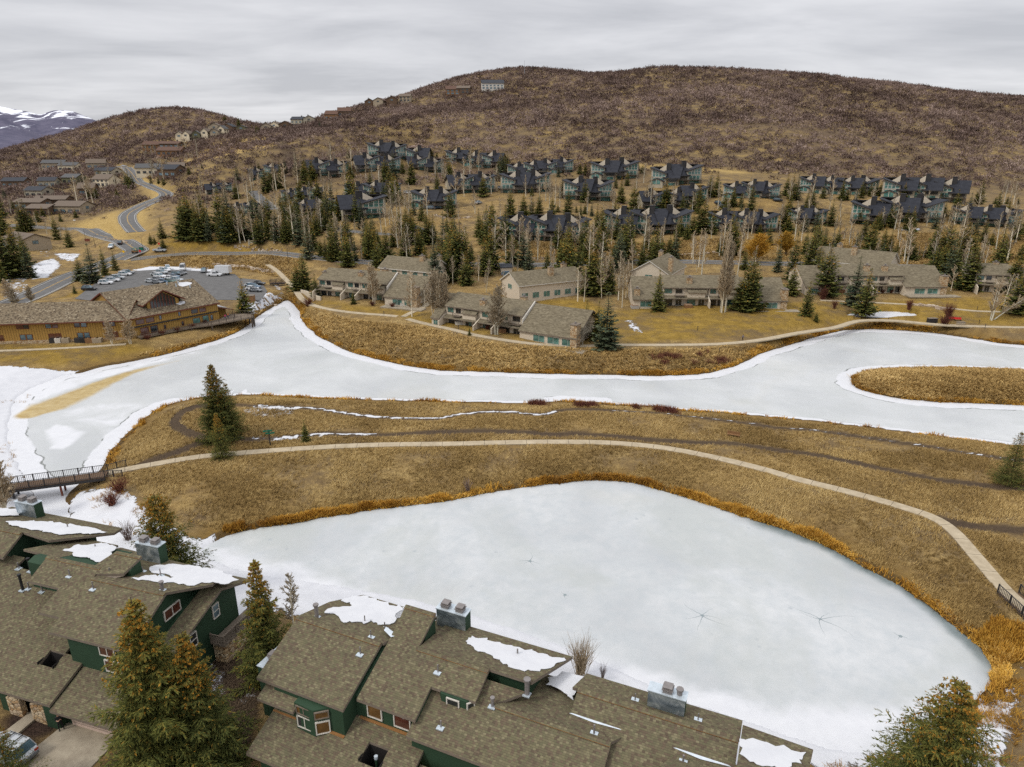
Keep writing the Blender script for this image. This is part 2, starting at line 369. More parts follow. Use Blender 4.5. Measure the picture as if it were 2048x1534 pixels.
LOT_PX = [(150,600),(185,572),(212,553),(250,545),(330,540),(420,543),(470,547),(478,556),(520,562),(535,585),(520,604),(440,604),(330,606),(200,606)]
LOT = np.array([hit(*p)[:2] for p in LOT_PX]); LOTZ = 3.4
def ground_mod(P, z):
    """flatten the ground under roads and paths"""
    out = z.copy()
    for (L, w) in list(RL.values()) + list(PL.values()):
        lo, hi = L[:, :2].min(0) - 14, L[:, :2].max(0) + 14
        k = (P[..., 0] > lo[0]) & (P[..., 0] < hi[0]) & (P[..., 1] > lo[1]) & (P[..., 1] < hi[1])
        if not k.any(): continue
        Q = P[k]; d, t = seg_dist(Q, L, False, True); acc = np.concatenate([[0], np.cumsum(np.linalg.norm(np.diff(L[:, :2], axis=0), axis=1))])
        zl = np.interp(t, acc, L[:, 2]); f = 1 - sst(d, w * .5 + .6, w * .5 + (6 if w > 3 else 2.2))
        out[k] = out[k] * (1 - f) + (zl - .06) * f
    d = seg_dist(P, LOT); i = in_poly(P, LOT); f = np.where(i, 1, 1 - sst(d, 1, 7)); out = out * (1 - f) + (LOTZ - .06) * f
    return out

# ---------------- fan-shaped ground sheet
ys = [22.]
while ys[-1] < 1500: ys.append(ys[-1] * 1.0065 + .02)
while ys[-1] < 7000: ys.append(ys[-1] * 1.06)
ys = np.array(ys); tn = np.sinh(np.linspace(-1, 1, 760) * 1.2) / math.sinh(1.2) * 1.15
TX = ys[:, None] * tn[None] + np.sign(tn)[None] * 18 * np.abs(tn)[None]; TY = np.repeat(ys[:, None], len(tn), 1)
TP = np.stack([TX, TY], -1)
ZT = bil(ZB, TX, TY); S_ = shore(TP); 
ZT = shape_z(TP, ZT, S_)
hillr = sst(TY, 380, 650); ZT = ZT + hillr * (fbm(TX, TY, 60, 11) - .5) * 3.5 * (1 - sst(TY, 1500, 2000))
ZT = np.where(TY > 1800, ZT * 0 + np.interp(TY, [1800, 3000], [0, -60]) * 1.0, ZT)
mod = TY < 720
ZT[mod.any(1)] = np.where(mod[mod.any(1)], ZT[mod.any(1)] + sst(S_[mod.any(1)], .3, 3.5) * (ground_mod(TP[mod.any(1)], ZT[mod.any(1)]) - ZT[mod.any(1)]), ZT[mod.any(1)])
ss = np.where(in_poly(TP, SMALL), -seg_dist(TP, SMALL), 9.) ; ZT = np.where(ss < 0, np.minimum(ZT, 2.2 - .5 * sst(-ss, 0, 1)), ZT)
nr, ncol = TX.shape
idx = np.arange(nr * ncol).reshape(nr, ncol)
FQ = np.stack([idx[:-1, :-1], idx[:-1, 1:], idx[1:, 1:], idx[1:, :-1]], -1).reshape(-1, 4)

# fine ground lookup used to stand things on
HX0, HY0, HS = -420., 20., 1.25
hx = np.arange(HX0, 421, HS); hy = np.arange(HY0, 760, HS); HX, HY = np.meshgrid(hx, hy); HP = np.stack([HX, HY], -1)
HZ = bil(ZB, HX, HY); HSH = shore(HP); HZ = shape_z(HP, HZ, HSH); HZ = HZ + sst(HY, 380, 650) * (fbm(HX, HY, 60, 11) - .5) * 3.5
HZ = HZ + sst(HSH, .3, 3.5) * (ground_mod(HP, HZ) - HZ)
def gz(x, y):
    x = np.atleast_1d(np.asarray(x, float)); y = np.atleast_1d(np.asarray(y, float))
    a = bil(HZ, x, y, HX0, HY0, HS); b = bil(ZB, x, y) + sst(y, 380, 650) * (fbm(x, y, 60, 11) - .5) * 3.5
    return np.where((np.abs(x) < 418) & (y < 757), a, b)
def gz1(x, y): return float(gz(x, y)[0])
def hit2(px, py):
    """pixel -> point on the finished ground"""
    d = ray(px, py); a = np.concatenate([np.arange(30, 300, .8), np.arange(300, 1600, 1.6)])
    p = d[None] * a[:, None] + np.array([0, 0, CAMZ]); z = np.maximum(gz(p[:, 0], p[:, 1]), 0.); b = p[:, 2] < z
    if not b.any(): return None
    i = int(np.argmax(b)); q = p[i]; return np.array([q[0], q[1], float(z[i])])

# ---------------- surface cover masks painted per vertex from world outlines
def wpoly(px): return np.array([hit2(*p)[:2] for p in px])
def soft(P, Q, w=1.5):
    lo, hi = Q.min(0) - w * 3, Q.max(0) + w * 3; out = np.zeros(P.shape[:-1])
    k = (P[..., 0] > lo[0]) & (P[..., 0] < hi[0]) & (P[..., 1] > lo[1]) & (P[..., 1] < hi[1])
    if k.any():
        p = P[k]; d = seg_dist(p, Q); d = np.where(in_poly(p, Q), d, -d); out[k] = sst(d, -w, w)
    return out
def band(P, L, w, soft_=.5):
    lo, hi = L[:, :2].min(0) - w * 3 - 3, L[:, :2].max(0) + w * 3 + 3; out = np.zeros(P.shape[:-1])
    k = (P[..., 0] > lo[0]) & (P[..., 0] < hi[0]) & (P[..., 1] > lo[1]) & (P[..., 1] < hi[1])
    if k.any(): out[k] = 1 - sst(seg_dist(P[k], L, False), w * .5, w * .5 + soft_)
    return out
SNOW_PX = [ # (outline, strength)
 ([(-60,728),(60,735),(110,742),(160,742),(120,760),(60,790),(30,850),(50,950),(80,1010),(90,1045),(-60,1080)], .97),
 ([(140,1000),(160,985),(200,975),(235,972),(265,990),(290,1010),(310,1040),(380,1080),(440,1075),(420,1110),(520,1160),(560,1230),(440,1260),(300,1140),(200,1100),(120,1060)], .86),
 ([(400,1290),(450,1235),(500,1195),(540,1200),(520,1260),(480,1300),(440,1330),(420,1370)], .70), ([(405,1330),(450,1310),(470,1400),(450,1470),(410,1400)], .66), ([(455,1400),(520,1375),(525,1400),(480,1450)], .72),
 ([(1450,1430),(1700,1490),(1860,1440),(1960,1380),(2000,1340),(2048,1340),(2048,1534),(2000,1700),(1500,1600),(1400,1500)], .62),
 ([(380,1085),(640,1120),(1350,1345),(1620,1430),(1760,1450),(1760,1530),(1400,1520),(1100,1440),(640,1270),(520,1200)], .99),
 ([(560,1150),(700,1190),(620,1260),(560,1240)], .8),
 ([(480,820),(520,808),(560,810),(600,818),(590,832),(540,838),(490,838)], .62),
 ([(440,876),(490,868),(560,872),(640,870),(700,872),(690,880),(560,884),(460,884)], .52), ([(1245,640),(1262,640),(1285,655),(1290,668),(1262,664)], .6),
 ([(60,530),(110,515),(125,530),(100,556),(60,560)], .72), ([(100,505),(165,508),(150,525),(118,520)], .65), ([(0,540),(60,545),(60,600),(0,600)], .5), ([(20,470),(60,465),(110,500),(100,520),(60,500)], .4),
 ([(262,540),(300,533),(400,533),(440,540),(420,545),(330,541),(280,545)], .95), ([(478,604),(505,590),(540,585),(565,590),(570,602),(540,615),(500,640),(475,630)], .62), ([(540,545),(560,570),(575,600),(560,600),(545,575)], .55),
 ([(1850,435),(1790,445),(1850,450),(1880,445)], .3), ([(1780,458),(1840,459),(1838,463),(1785,462)], .8), ([(1200,560),(1240,560),(1230,580),(1190,590)], .5), ([(1895,600),(1920,598),(1918,606)], .5)]
LAWN_PX = [[(1180,630),(1300,612),(1600,605),(1900,596),(2100,600),(2100,655),(1960,650),(1790,638),(1720,638),(1600,660),(1500,676),(1300,685),(1200,685)],
 [(610,596),(700,610),(850,625),(1000,668),(1100,684),(1000,676),(860,650),(790,630),(700,624),(620,606)], [(-80,688),(250,690),(320,700),(200,725),(100,735),(-80,722)],
 [(340,470),(480,495),(600,500),(600,506),(420,503),(330,507),(320,490)],[(110,598),(170,575),(235,560),(260,575),(200,590)],
 [(1000,600),(1170,690),(1260,640),(1180,600)]]
MULCH_PX = [[(400,1250),(520,1240),(560,1320),(520,1420),(480,1560),(380,1700),(300,1650),(330,1500)], [(0,1440),(60,1405),(140,1440),(110,1480),(60,1500),(0,1480)], [(200,1540),(240,1500),(300,1600),(260,1700)]]
TRAIL = {
 'loop': [(430,876),(398,873),(368,862),(350,848),(356,830),(380,818),(410,810),(470,810),(560,814),(620,816),(680,825),(760,835),(870,838),(930,828),(1000,824),(1080,830),(1120,820),(1180,818),(1300,822),(1380,832),(1460,842),(1560,855),(1640,862),(1760,880),(1900,900),(2010,918),(2060,922)],
 'mid': [(430,876),(520,878),(600,872),(650,868),(760,870),(850,865),(940,862),(1040,865),(1100,870),(1160,868),(1220,872),(1300,880),(1400,886),(1460,886),(1560,900),(1640,912),(1700,925),(1780,940),(1880,960),(1960,970),(2060,977)],
 'link': [(430,876),(400,886),(350,905),(300,922),(265,937)], 'east': [(1870,1037),(1960,1055),(2060,1062)]}
TRL = {k: line_w(v) for k, v in TRAIL.items()}
GOLD_PX = [[(1140,322),(1240,325),(1400,336),(1490,344),(1490,348),(1390,342),(1230,331)], [(380,296),(470,282),(560,270),(560,280),(480,292),(410,304)], [(290,290),(350,280),(400,292),(340,300)], [(240,330),(290,345),(340,385),(300,420),(290,465),(250,470),(240,430),(300,395),(260,360)],
 [(300,345),(440,300),(560,285),(540,295),(430,318)], [(140,455),(240,420),(260,470),(300,490),(240,485)]]
TRK_PX = [(545,275),(560,285),(575,300),(582,318)]
def masks(P, s):
    A = np.zeros(P.shape[:-1] + (4,), np.float32); B = A.copy()
    y = P[..., 1]
    for q, w in SNOW_PX: A[..., 0] = np.maximum(A[..., 0], w * soft(P, wpoly(q), 2.0))
    tr = band(P, TRL['loop'], 1.0, .8)
    for k in ('mid', 'link', 'east'): tr = np.maximum(tr, band(P, TRL[k], 1.5, .8))
    lp = TRL['loop']; lw = lp[:int(len(lp) * .17)]; tr = np.maximum(tr, band(P, lw, 2.2, .8))
    tr = np.maximum(tr, .8 * band(P, line_w(TRK_PX), 6, 3)); A[..., 1] = tr
    i0, i1 = int(len(lp) * .24), int(len(lp) * .55); A[..., 0] = np.maximum(A[..., 0], .75 * band(P, lp[i0:i1] + np.array([0, .25, 0]), .5, .5))
    mp_ = TRL['mid']; A[..., 0] = np.maximum(A[..., 0], .7 * band(P, mp_[int(len(mp_) * .09):int(len(mp_) * .22)] + np.array([0, .3, 0]), .6, .5))
    A[..., 0] = np.maximum(A[..., 0], .55 * band(P, lp[int(len(lp) * .6):] + np.array([0, .3, 0]), .4, .5))
    for q in LAWN_PX: A[..., 2] = np.maximum(A[..., 2], soft(P, wpoly(q), 2.5))
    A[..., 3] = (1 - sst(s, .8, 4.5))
    for q in MULCH_PX: B[..., 0] = np.maximum(B[..., 0], soft(P, wpoly(q), 1.))
    for q in GOLD_PX: B[..., 1] = np.maximum(B[..., 1], soft(P, wpoly(q), 7.))
    B[..., 2] = sst(y, 330, 470)                      # hillside
    B[..., 3] = 1
    return A, B
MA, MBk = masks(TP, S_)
def scrub_density(x, y):
    """0..1 how much scrub covers the hillside at a place"""
    P = np.stack([x, y], -1); n = fbm(x, y, 45, 31, 4); d = .55 + .45 * sst(n, .37, .52)
    up = sst(gz(x, y), 55, 100)
    for q in GOLD_PX: d = d * (1 - .85 * soft(P, wpoly(q), 9))
    d = np.maximum(d, .80 * up); d = np.maximum(d, .9 * (x < -180) * (y > 560)); dx = sst(y - 420 - np.abs(x) * .05 + (x < -120) * 60, 0, 40)
    return np.maximum(d * dx, .035 * (y > 285) * (y < 430))

# ---------------- ground material
g = G('ground'); P = g.pos(); a = g.attr('cover'); b = g.attr('cover_b')
sa = g.n('ShaderNodeSeparateColor'); g.put(a, sa.inputs[0]); sb = g.n('ShaderNodeSeparateColor'); g.put(b, sb.inputs[0]); aa = g.attr('cover', 'Alpha')
nL = g.noise(P, .045, 5, .6); nM = g.noise(P, .35, 5, .65); nF = g.noise(P, 2.4, 4, .7); nS = g.noise(P, .9, 6, .7, .4)
mead = g.ramp(nM, [(.25, (.14, .090, .036)), (.45, (.28, .188, .074)), (.6, (.40, .28, .112)), (.8, (.52, .39, .17))])
mead = g.mix(g.ramp(nF, [(.35, 0.), (.7, .75)]), mead, (.085, .055, .024))
mead = g.mix(g.ramp(nL, [(.4, 0.), (.65, .5)]), mead, (.28, .175, .055))
lawn = g.ramp(nM, [(.25, (.16, .100, .020)), (.5, (.265, .165, .030)), (.75, (.37, .24, .05))]); lawn = g.mix(g.ramp(nF, [(.3, 0.), (.8, .45)]), lawn, (.13, .095, .026))
hill = g.ramp(g.noise(P, .09, 6, .65), [(.3, (.10, .068, .040)), (.5, (.20, .137, .058)), (.74, (.38, .26, .082))]); hill = g.mix(g.ramp(nF, [(.3, 0.), (.8, .5)]), hill, (.085, .062, .035))
hill = g.mix(g.ramp(g.noise(P, .02, 4, .6), [(.45, 0.), (.6, .6)]), hill, (.095, .064, .045))
c = g.mix(sb.outputs[2], mead, hill); c = g.mix(sa.outputs[2], c, lawn)
c = g.mix(g.math('MULTIPLY', g.ramp(g.noise(P, .12, 6, .7), [(.46, 0.), (.62, .7)]), g.math('SUBTRACT', 1., sb.outputs[0])), c, (.12, .085, .05)); c = g.mix(sb.outputs[1], c, g.ramp(nS, [(.3, (.27, .175, .055)), (.7, (.46, .33, .125))]))
shore_shade = g.step(aa, .93, 1.); reedc = g.ramp(nF, [(.3, (.085, .048, .014)), (.7, (.26, .155, .035))]); c = g.mix(g.math('MULTIPLY', aa, .75), c, reedc); c = g.mix(g.math('MULTIPLY', shore_shade, .6), c, (.035, .022, .012))  # dark line at the water's edge: undercut shade at the reed foot, painted in
mul = g.ramp(g.noise(P, 6, 3, .8), [(.35, (.018, .011, .008)), (.7, (.065, .040, .028))]); c = g.mix(sb.outputs[0], c, mul)
dirt = g.ramp(nF, [(.3, (.038, .026, .018)), (.7, (.085, .058, .038))]); c = g.mix(g.math('MULTIPLY', sa.outputs[1], .9), c, dirt)
sn = g.math('ADD', sa.outputs[0], g.math('MULTIPLY', g.math('SUBTRACT', g.noise(g.scale(P, (1, .8, 1)), .55, 7, .68, .8), .5), 1.5))
snf = g.math('MULTIPLY', g.step(sn, .50, .58), g.step(sa.outputs[0], .02, .2))
snowc = g.mix(g.noise(P, .6, 5, .6), (.47, .48, .505), (.62, .625, .64)); c = g.mix(snf, c, snowc)
g.bump(g.math('MULTIPLY', g.math('ADD', nF, g.math('MULTIPLY', nS, 1.2)), g.math('SUBTRACT', 1., g.math('MULTIPLY', snf, .85))), 1., .32)
g.fin(c, .9, 0., .15)
ALL = np.stack([TX, TY, ZT], -1).reshape(-1, 3)
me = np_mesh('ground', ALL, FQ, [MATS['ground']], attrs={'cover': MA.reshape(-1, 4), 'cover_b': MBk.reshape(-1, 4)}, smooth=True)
link('ground', me, kind='structure')

# ---------------- ice
def ice_mat(name, pond):
    g = G(name); P = g.pos(); sh = g.attr('shore', 'Fac'); st = g.attr('stain', 'Fac'); sw = g.attr('snowy', 'Fac')
    n1 = g.noise(P, .05, 6, .6, .5); n2 = g.noise(P, .5, 6, .7, .3); n3 = g.noise(P, 5, 4, .7)
    ice = g.ramp(n1, [(.3, (.37, .385, .392)), (.5, (.445, .46, .463)), (.7, (.52, .532, .534))])
    ice = g.mix(g.ramp(n2, [(.3, .55), (.62, 0.)]), ice, (.34, .375, .39)) if pond else g.mix(g.ramp(n2, [(.3, .25), (.6, 0.)]), ice, (.42, .435, .41))
    ice = g.mix(g.ramp(g.noise(P, .03, 4, .5, .5), [(.55, 0.), (.72, .35)]), ice, (.47, .44, .34))
    pt = g.ramp(g.noise(g.scale(P, (1, .7, 1)), .055, 5, .6, .5), [(.50, 0.), (.62, 1.)])
    ice = g.mix(g.math('MULTIPLY', pt, .55 if pond else .3), ice, (.36, .38, .36))
    hs = g.ramp(g.vor(P, .45), [(.05, .5), (.16, 0.)]); hm = g.ramp(g.noise(P, .05, 2), [(.52, 0.), (.6, 1.)]); ice = g.mix(g.math('MULTIPLY', g.math('MULTIPLY', hs, hm), 1. if pond else .3), ice, (.27, .30, .32))
    snow = g.mix(g.noise(P, .7, 5, .6), (.50, .51, .535), (.62, .628, .64))
    f = g.math('ADD', sw, g.math('MULTIPLY', g.math('SUBTRACT', g.noise(P, .16, 6, .6, .6), .5), .8)); f = g.step(f, .4, .75)
    c = g.mix(f, ice, snow)
    # the broken white rim and the crack that runs along it
    d = g.math('ADD', sh, g.math('MULTIPLY', g.math('SUBTRACT', g.noise(P, .14, 5, .6), .5), 3.2))
    if not pond:
        c = g.mix(g.math('SUBTRACT', 1., g.step(d, 2.9, 3.5)), c, snow)
        crk = g.math('MULTIPLY', g.step(d, 3.05, 3.2), g.math('SUBTRACT', 1., g.step(d, 3.3, 3.45))); crk = g.math('MULTIPLY', crk, g.step(g.noise(P, .10, 4, .6), .48, .54))
        c = g.mix(crk, c, (.16, .17, .16))
    else:
        dk = g.math('MULTIPLY', g.math('SUBTRACT', 1., g.step(d, .4, 2.2)), g.attr('melt', 'Fac')); c = g.mix(dk, c, (.14, .17, .17))
    ys_ = g.math('ADD', st, g.math('MULTIPLY', g.math('SUBTRACT', g.noise(P, .25, 6, .65, .4), .5), .5))
    c = g.mix(g.math('MULTIPLY', g.step(ys_, .30, .75), g.step(st, .02, .25)), c, g.ramp(n2, [(.3, (.30, .20, .055)), (.7, (.46, .36, .17))]))
    g.bump(g.math('ADD', n3, g.math('MULTIPLY', n2, 2.)), .25, .05); g.fin(c, g.mix(f, (.38, .38, .38), (.75, .75, .75)), 0., .35)
ice_mat('lake ice', False); ice_mat('pond ice', True)
STAIN_PX = [(60,828),(100,812),(150,792),(210,765),(260,745),(320,730),(370,718)]
ST = line_w([(x, y) for x, y in STAIN_PX]); ST = np.column_stack([world2(STAIN_PX), np.zeros(len(STAIN_PX))])
def ice_sheet(name, poly, mat, pond):
    lo, hi = poly.min(0) - 3, poly.max(0) + 3
    k = (TX > lo[0]) & (TX < hi[0]) & (TY > lo[1]) & (TY < hi[1])
    d = np.full(TX.shape, 99.); q = TP[k]; dd = seg_dist(q, poly); d[k] = np.where(in_poly(q, poly), -dd, dd)
    s = np.where(d < 50, S_, 99); keep = (d < 1.6).ravel(); fk = keep[FQ].any(1); fc = FQ[fk]; u, inv = np.unique(fc, return_inverse=True)
    V = np.stack([TX.ravel()[u], TY.ravel()[u], np.zeros(len(u))], 1); P2 = V[:, :2]
    shd = np.clip(-S_.ravel()[u], 0, 60)
    if not pond:
        so = seg_dist(P2, world2([(390,797),(520,790),(760,800),(1040,806),(1290,812),(1560,835),(1800,862),(2048,893),(2300,935)]), False); shd = np.where(so < shd + .8, shd * 2.4, shd)
    stn = np.zeros(len(u)); snw = np.zeros(len(u)); melt = np.zeros(len(u))
    if not pond:
        dd, tt = seg_dist(P2, ST, False, True); w = np.interp(tt / tt.max(), [0, .1, .3, .6, 1], [3.5, 6., 5., 3., 1.2]); stn = (1 - sst(dd / w, .1, 1.35)) * np.interp(tt / tt.max(), [0, .5, 1], [1, .85, .35])
        snw = .75 * soft(P2, world2([(85,860),(110,845),(140,850),(180,862),(160,880),(130,905),(95,900),(85,880)]), 2.)
        snw = np.maximum(snw, .7 * soft(P2, world2([(20,790),(60,770),(200,740),(400,700),(440,690),(400,705),(200,760),(90,800),(40,850),(20,900)]), 3.))
        snw = np.maximum(snw, .55 * soft(P2, world2([(60,830),(200,800),(330,800),(290,830),(230,880),(190,930),(150,940),(190,890),(180,860),(110,840)]), 4.))
        snw = np.where(P2[:, 0] > 40, .12, np.maximum(snw, .22))
    else:
        snw = .95 * soft(P2, world2([(405,1090),(520,1110),(640,1140),(760,1185),(900,1225),(1050,1262),(1200,1310),(1400,1365),(1600,1400),(1800,1405),(1960,1390),(1980,1360),(1700,1560),(1400,1500),(900,1350),(500,1250)]), 6.)
        snw = np.maximum(snw, .25 * soft(P2, world2([(420,1085),(700,1060),(900,1050),(1200,1180),(900,1230),(600,1150)]), 8.)); snw = np.maximum(snw, .12)
        melt = soft(P2, world2([(1500,1020),(1700,1080),(1850,1180),(2000,1290),(2000,1345),(1930,1330),(1800,1220),(1650,1120),(1500,1060)]), 3.)
    me = np_mesh(name, V, inv.reshape(fc.shape), [MATS[mat]], attrs={'shore': shd, 'stain': stn, 'snowy': snw, 'melt': melt})
    link(name, me, kind='structure')
ice_sheet('lake_water', LAKE, 'lake ice', False); ice_sheet('pond_water', POND, 'pond ice', True)
m = MB(); m.poly([(x, y, 2.2) for x, y in smooth_line(world2(SMALL_PX, 2.2) * 1.0, 3, True)][::-1]); 
n_ = m.out('water_hazard_water', 'lake ice', kind='structure')
# star-shaped thaw cracks in the pond ice
plain('crack ice', (.20, .24, .25), .4)
def star(px, py, rays, n):
    m = MB(); c = Wp(px, py, .006)
    for k in range(rays):
        a = 6.283 * k / rays + random.uniform(-.4, .4); L = n * random.uniform(.5, 1.2); p = np.array(c[:2]); w = .05
        for s in range(7):
            q = p + np.array([math.cos(a), math.sin(a)]) * L / 7; a += random.uniform(-.35, .35); w2 = w * .72; nn = np.array([-math.sin(a), math.cos(a)])
            m.poly([(*(p - nn * w), .006), (*(q - nn * w2), .006), (*(q + nn * w2), .006), (*(p + nn * w), .006)]); p, w = q, w2
    m.poly([(c[0] + .2 * math.cos(t) * random.uniform(.7, 1.3), c[1] + .2 * math.sin(t) * random.uniform(.7, 1.3), .012) for t in np.linspace(0, 6, 9)])
    m.out('ice_surface', 'crack ice', kind='structure')
for a in [(1405,1231,6,3.6),(1640,1238,6,3.4),(1800,1272,3,1.),(1060,1122,5,2.),(1130,1190,3,1.)]: star(*a)

# ---------------- paths, roads
def strip(L, w, z, u=None):
    d = np.gradient(L[:, :2], axis=0); d /= np.linalg.norm(d, axis=1)[:, None] + 1e-9; n = np.stack([-d[:, 1], d[:, 0]], 1)
    return np.column_stack([L[:, :2] + n * w / 2, L[:, 2] + z]), np.column_stack([L[:, :2] - n * w / 2, L[:, 2] + z])
def ribbon(m, L, w, z, th=.15, mi=0, off=0.):
    if off:
        d = np.gradient(L[:, :2], axis=0); d /= np.linalg.norm(d, axis=1)[:, None] + 1e-9; L = L.copy(); L[:, 0] += -d[:, 1] * off; L[:, 1] += d[:, 0] * off
    l, r = strip(L, w, z)
    for i in range(len(L) - 1):
        m.poly([l[i], r[i], r[i + 1], l[i + 1]], mi)
        if th:
            m.poly([l[i + 1], l[i + 1] - [0, 0, th], l[i] - [0, 0, th], l[i]], mi); m.poly([r[i], r[i] - [0, 0, th], r[i + 1] - [0, 0, th], r[i + 1]], mi)
g = G('path concrete'); P = g.pos(); c = g.ramp(g.noise(P, .8, 6, .65), [(.3, (.30, .245, .165)), (.7, (.44, .37, .26))]); c = g.mix(g.ramp(g.noise(P, 6, 4, .7), [(.5, 0.), (.75, .3)]), c, (.2, .155, .10))
g.fin(c, .9, 0., .2)
g = G('asphalt'); P = g.pos(); c = g.ramp(g.noise(P, .5, 6, .7), [(.3, (.085, .083, .080)), (.7, (.135, .132, .128))]); c = g.mix(g.ramp(g.vor(P, .35, 'DISTANCE_TO_EDGE'), [(.0, .5), (.03, 0.)]), c, (.05, .05, .05)); g.fin(c, .85, 0., .25)
plain('kerb', (.26, .235, .195), .9); plain('joint', (.10, .075, .05), .9); plain('yellow paint', (.50, .30, .05), .7); plain('white paint', (.6, .6, .58), .7)
for k, (L, w) in PL.items():
    m = MB(); ribbon(m, L, w, .07, .3)
    d = np.gradient(L[:, :2], axis=0); d /= np.linalg.norm(d, axis=1)[:, None]
    if depth_of(np.array([*L[len(L) // 2, :2], 0])) < 150:
        for i in range(2, len(L) - 1, 3):
            a = L[i]; nn = np.array([-d[i, 1], d[i, 0]]); t = d[i] * .03
            m.poly([(*(a[:2] + nn * w / 2 - t), a[2] + .078), (*(a[:2] - nn * w / 2 - t), a[2] + .078), (*(a[:2] - nn * w / 2 + t), a[2] + .078), (*(a[:2] + nn * w / 2 + t), a[2] + .078)], 1)
    m.out('path', ['path concrete', 'joint'], kind='structure')
for k, (L, w) in RL.items():
    m = MB(); ribbon(m, L, w, .06, .4); ribbon(m, L, .35, .20, .3, 2, w / 2 + .17); ribbon(m, L, .35, .20, .3, 2, -w / 2 - .17)
    if w > 8: ribbon(m, L, .13, .066, 0, 1, .16); ribbon(m, L, .13, .066, 0, 1, -.16); ribbon(m, L, .13, .066, 0, 3, w / 2 - .7); ribbon(m, L, .13, .066, 0, 3, -w / 2 + .7)
    m.out('road', ['asphalt', 'yellow paint', 'kerb', 'white paint'], kind='structure')
m = MB(); m.poly([(x, y, LOTZ + .05) for x, y in LOT[::-1]]); m.out('parking_road', 'asphalt', kind='structure')

# ---------------- far snow-streaked mountains (5 km off)
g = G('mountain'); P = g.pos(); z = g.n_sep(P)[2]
n = g.noise(g.scale(P, (1., .35, 1.6)), .0045, 8, .66, 1.2); rock = g.ramp(g.noise(P, .012, 6, .7), [(.3, (.060, .060, .095)), (.7, (.13, .12, .165))])  # rock tinted blue: distance haze is painted into its colour
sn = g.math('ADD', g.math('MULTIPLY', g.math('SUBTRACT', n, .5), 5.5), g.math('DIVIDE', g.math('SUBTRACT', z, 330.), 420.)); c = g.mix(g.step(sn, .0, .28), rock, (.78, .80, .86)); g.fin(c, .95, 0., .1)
def ridge_mesh(name, prof, dep, back, foot_py, seed):
    """prof: skyline px points; real relief 'back' metres deep"""
    xs = np.linspace(prof[0][0], prof[-1][0], 150); ysk = np.interp(xs, [p[0] for p in prof], [p[1] for p in prof]); K = 40; V = np.zeros((K * 2, len(xs), 3))
    for j in range(K * 2):
        t = j / (K - 1) if j < K else 1 + (j - K + 1) / K
        if t <= 1:
            py = foot_py + (ysk - foot_py) * t; d = dep * (1 - .28 * (1 - t)); V[j] = Dp(xs, py, np.full(len(xs), d))
        else: V[j] = Dp(xs, ysk, np.full(len(xs), dep * (1 + .3 * (t - 1)))); V[j, :, 2] -= (t - 1) * back
    amp = fbm(V[..., 0], V[..., 1] * .6, 420, seed, 5) - .5; V[..., 2] += amp * 130 * np.minimum(1, np.abs(np.arange(K * 2) - K + 1) / 10.)[:, None]
    id_ = np.arange(K * 2 * len(xs)).reshape(K * 2, -1); q = np.stack([id_[:-1, :-1], id_[:-1, 1:], id_[1:, 1:], id_[1:, :-1]], -1).reshape(-1, 4)
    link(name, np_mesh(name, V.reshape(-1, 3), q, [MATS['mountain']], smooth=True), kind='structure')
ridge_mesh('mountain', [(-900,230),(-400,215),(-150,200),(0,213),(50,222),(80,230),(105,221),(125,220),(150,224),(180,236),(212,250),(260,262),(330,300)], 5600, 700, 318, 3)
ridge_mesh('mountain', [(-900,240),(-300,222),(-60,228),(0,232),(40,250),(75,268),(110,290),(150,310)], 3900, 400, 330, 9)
# ================================================================== building materials
def shingle(name, cols, u=.34, v=.19, dark=.35):
    g = G(name); uv = g.n_sep(g.co('UV')); row = g.math('FLOOR', g.math('DIVIDE', uv[1], v)); off = g.math('MULTIPLY', g.math('MODULO', row, 2.), .5)
    jit = g.white(g.comb(row, 3., 1.)); uu = g.math('ADD', g.math('DIVIDE', uv[0], u), g.math('ADD', off, jit)); ci = g.math('FLOOR', uu)
    w = g.white(g.comb(ci, row, 0.)); c = g.ramp(w, cols)
    fv = g.math('FRACT', g.math('DIVIDE', uv[1], v)); fu = g.math('FRACT', uu); edge = g.math('MAXIMUM', g.math('SUBTRACT', 1., g.step(fv, 0., .22)), g.math('MULTIPLY', g.math('SUBTRACT', 1., g.step(fu, 0., .12)), .7))
    c = g.mix(g.math('MULTIPLY', edge, dark), c, (.03, .026, .02)); st = g.noise(g.co('UV'), .35, 5, .6); c = g.mix(g.ramp(st, [(.5, 0.), (.8, .3)]), c, (.06, .052, .04))
    g.bump(g.math('ADD', fv, w), .5, .03); g.fin(c, .95, 0., .12)
shingle('shingle', [(0., (.084, .064, .044)), (.2, (.122, .092, .062)), (.4, (.108, .100, .058)), (.6, (.142, .124, .072)), (.75, (.100, .086, .054)), (.92, (.158, .138, .082)), (1., (.18, .158, .095))], .22, .165, .6)
shingle('beige shingle', [(0., (.115, .095, .062)), (.5, (.155, .130, .086)), (1., (.20, .17, .115))], .6, .25, .3)
shingle('shake', [(0., (.07, .052, .036)), (.3, (.14, .108, .070)), (.6, (.21, .168, .112)), (.85, (.16, .12, .075)), (1., (.31, .26, .18))], .35, .34, .6)
g = G('dark roof'); uv = g.n_sep(g.co('UV')); f = g.math('FRACT', g.math('DIVIDE', uv[0], .6)); c = g.mix(g.ramp(g.noise(g.co('UV'), .7, 4, .6), [(.3, 0.), (.7, 1.)]), (.012, .013, .018), (.026, .028, .036)); c = g.mix(g.math('LESS_THAN', f, .1), c, (.012, .013, .018)); g.fin(c, .7, 0., .2)
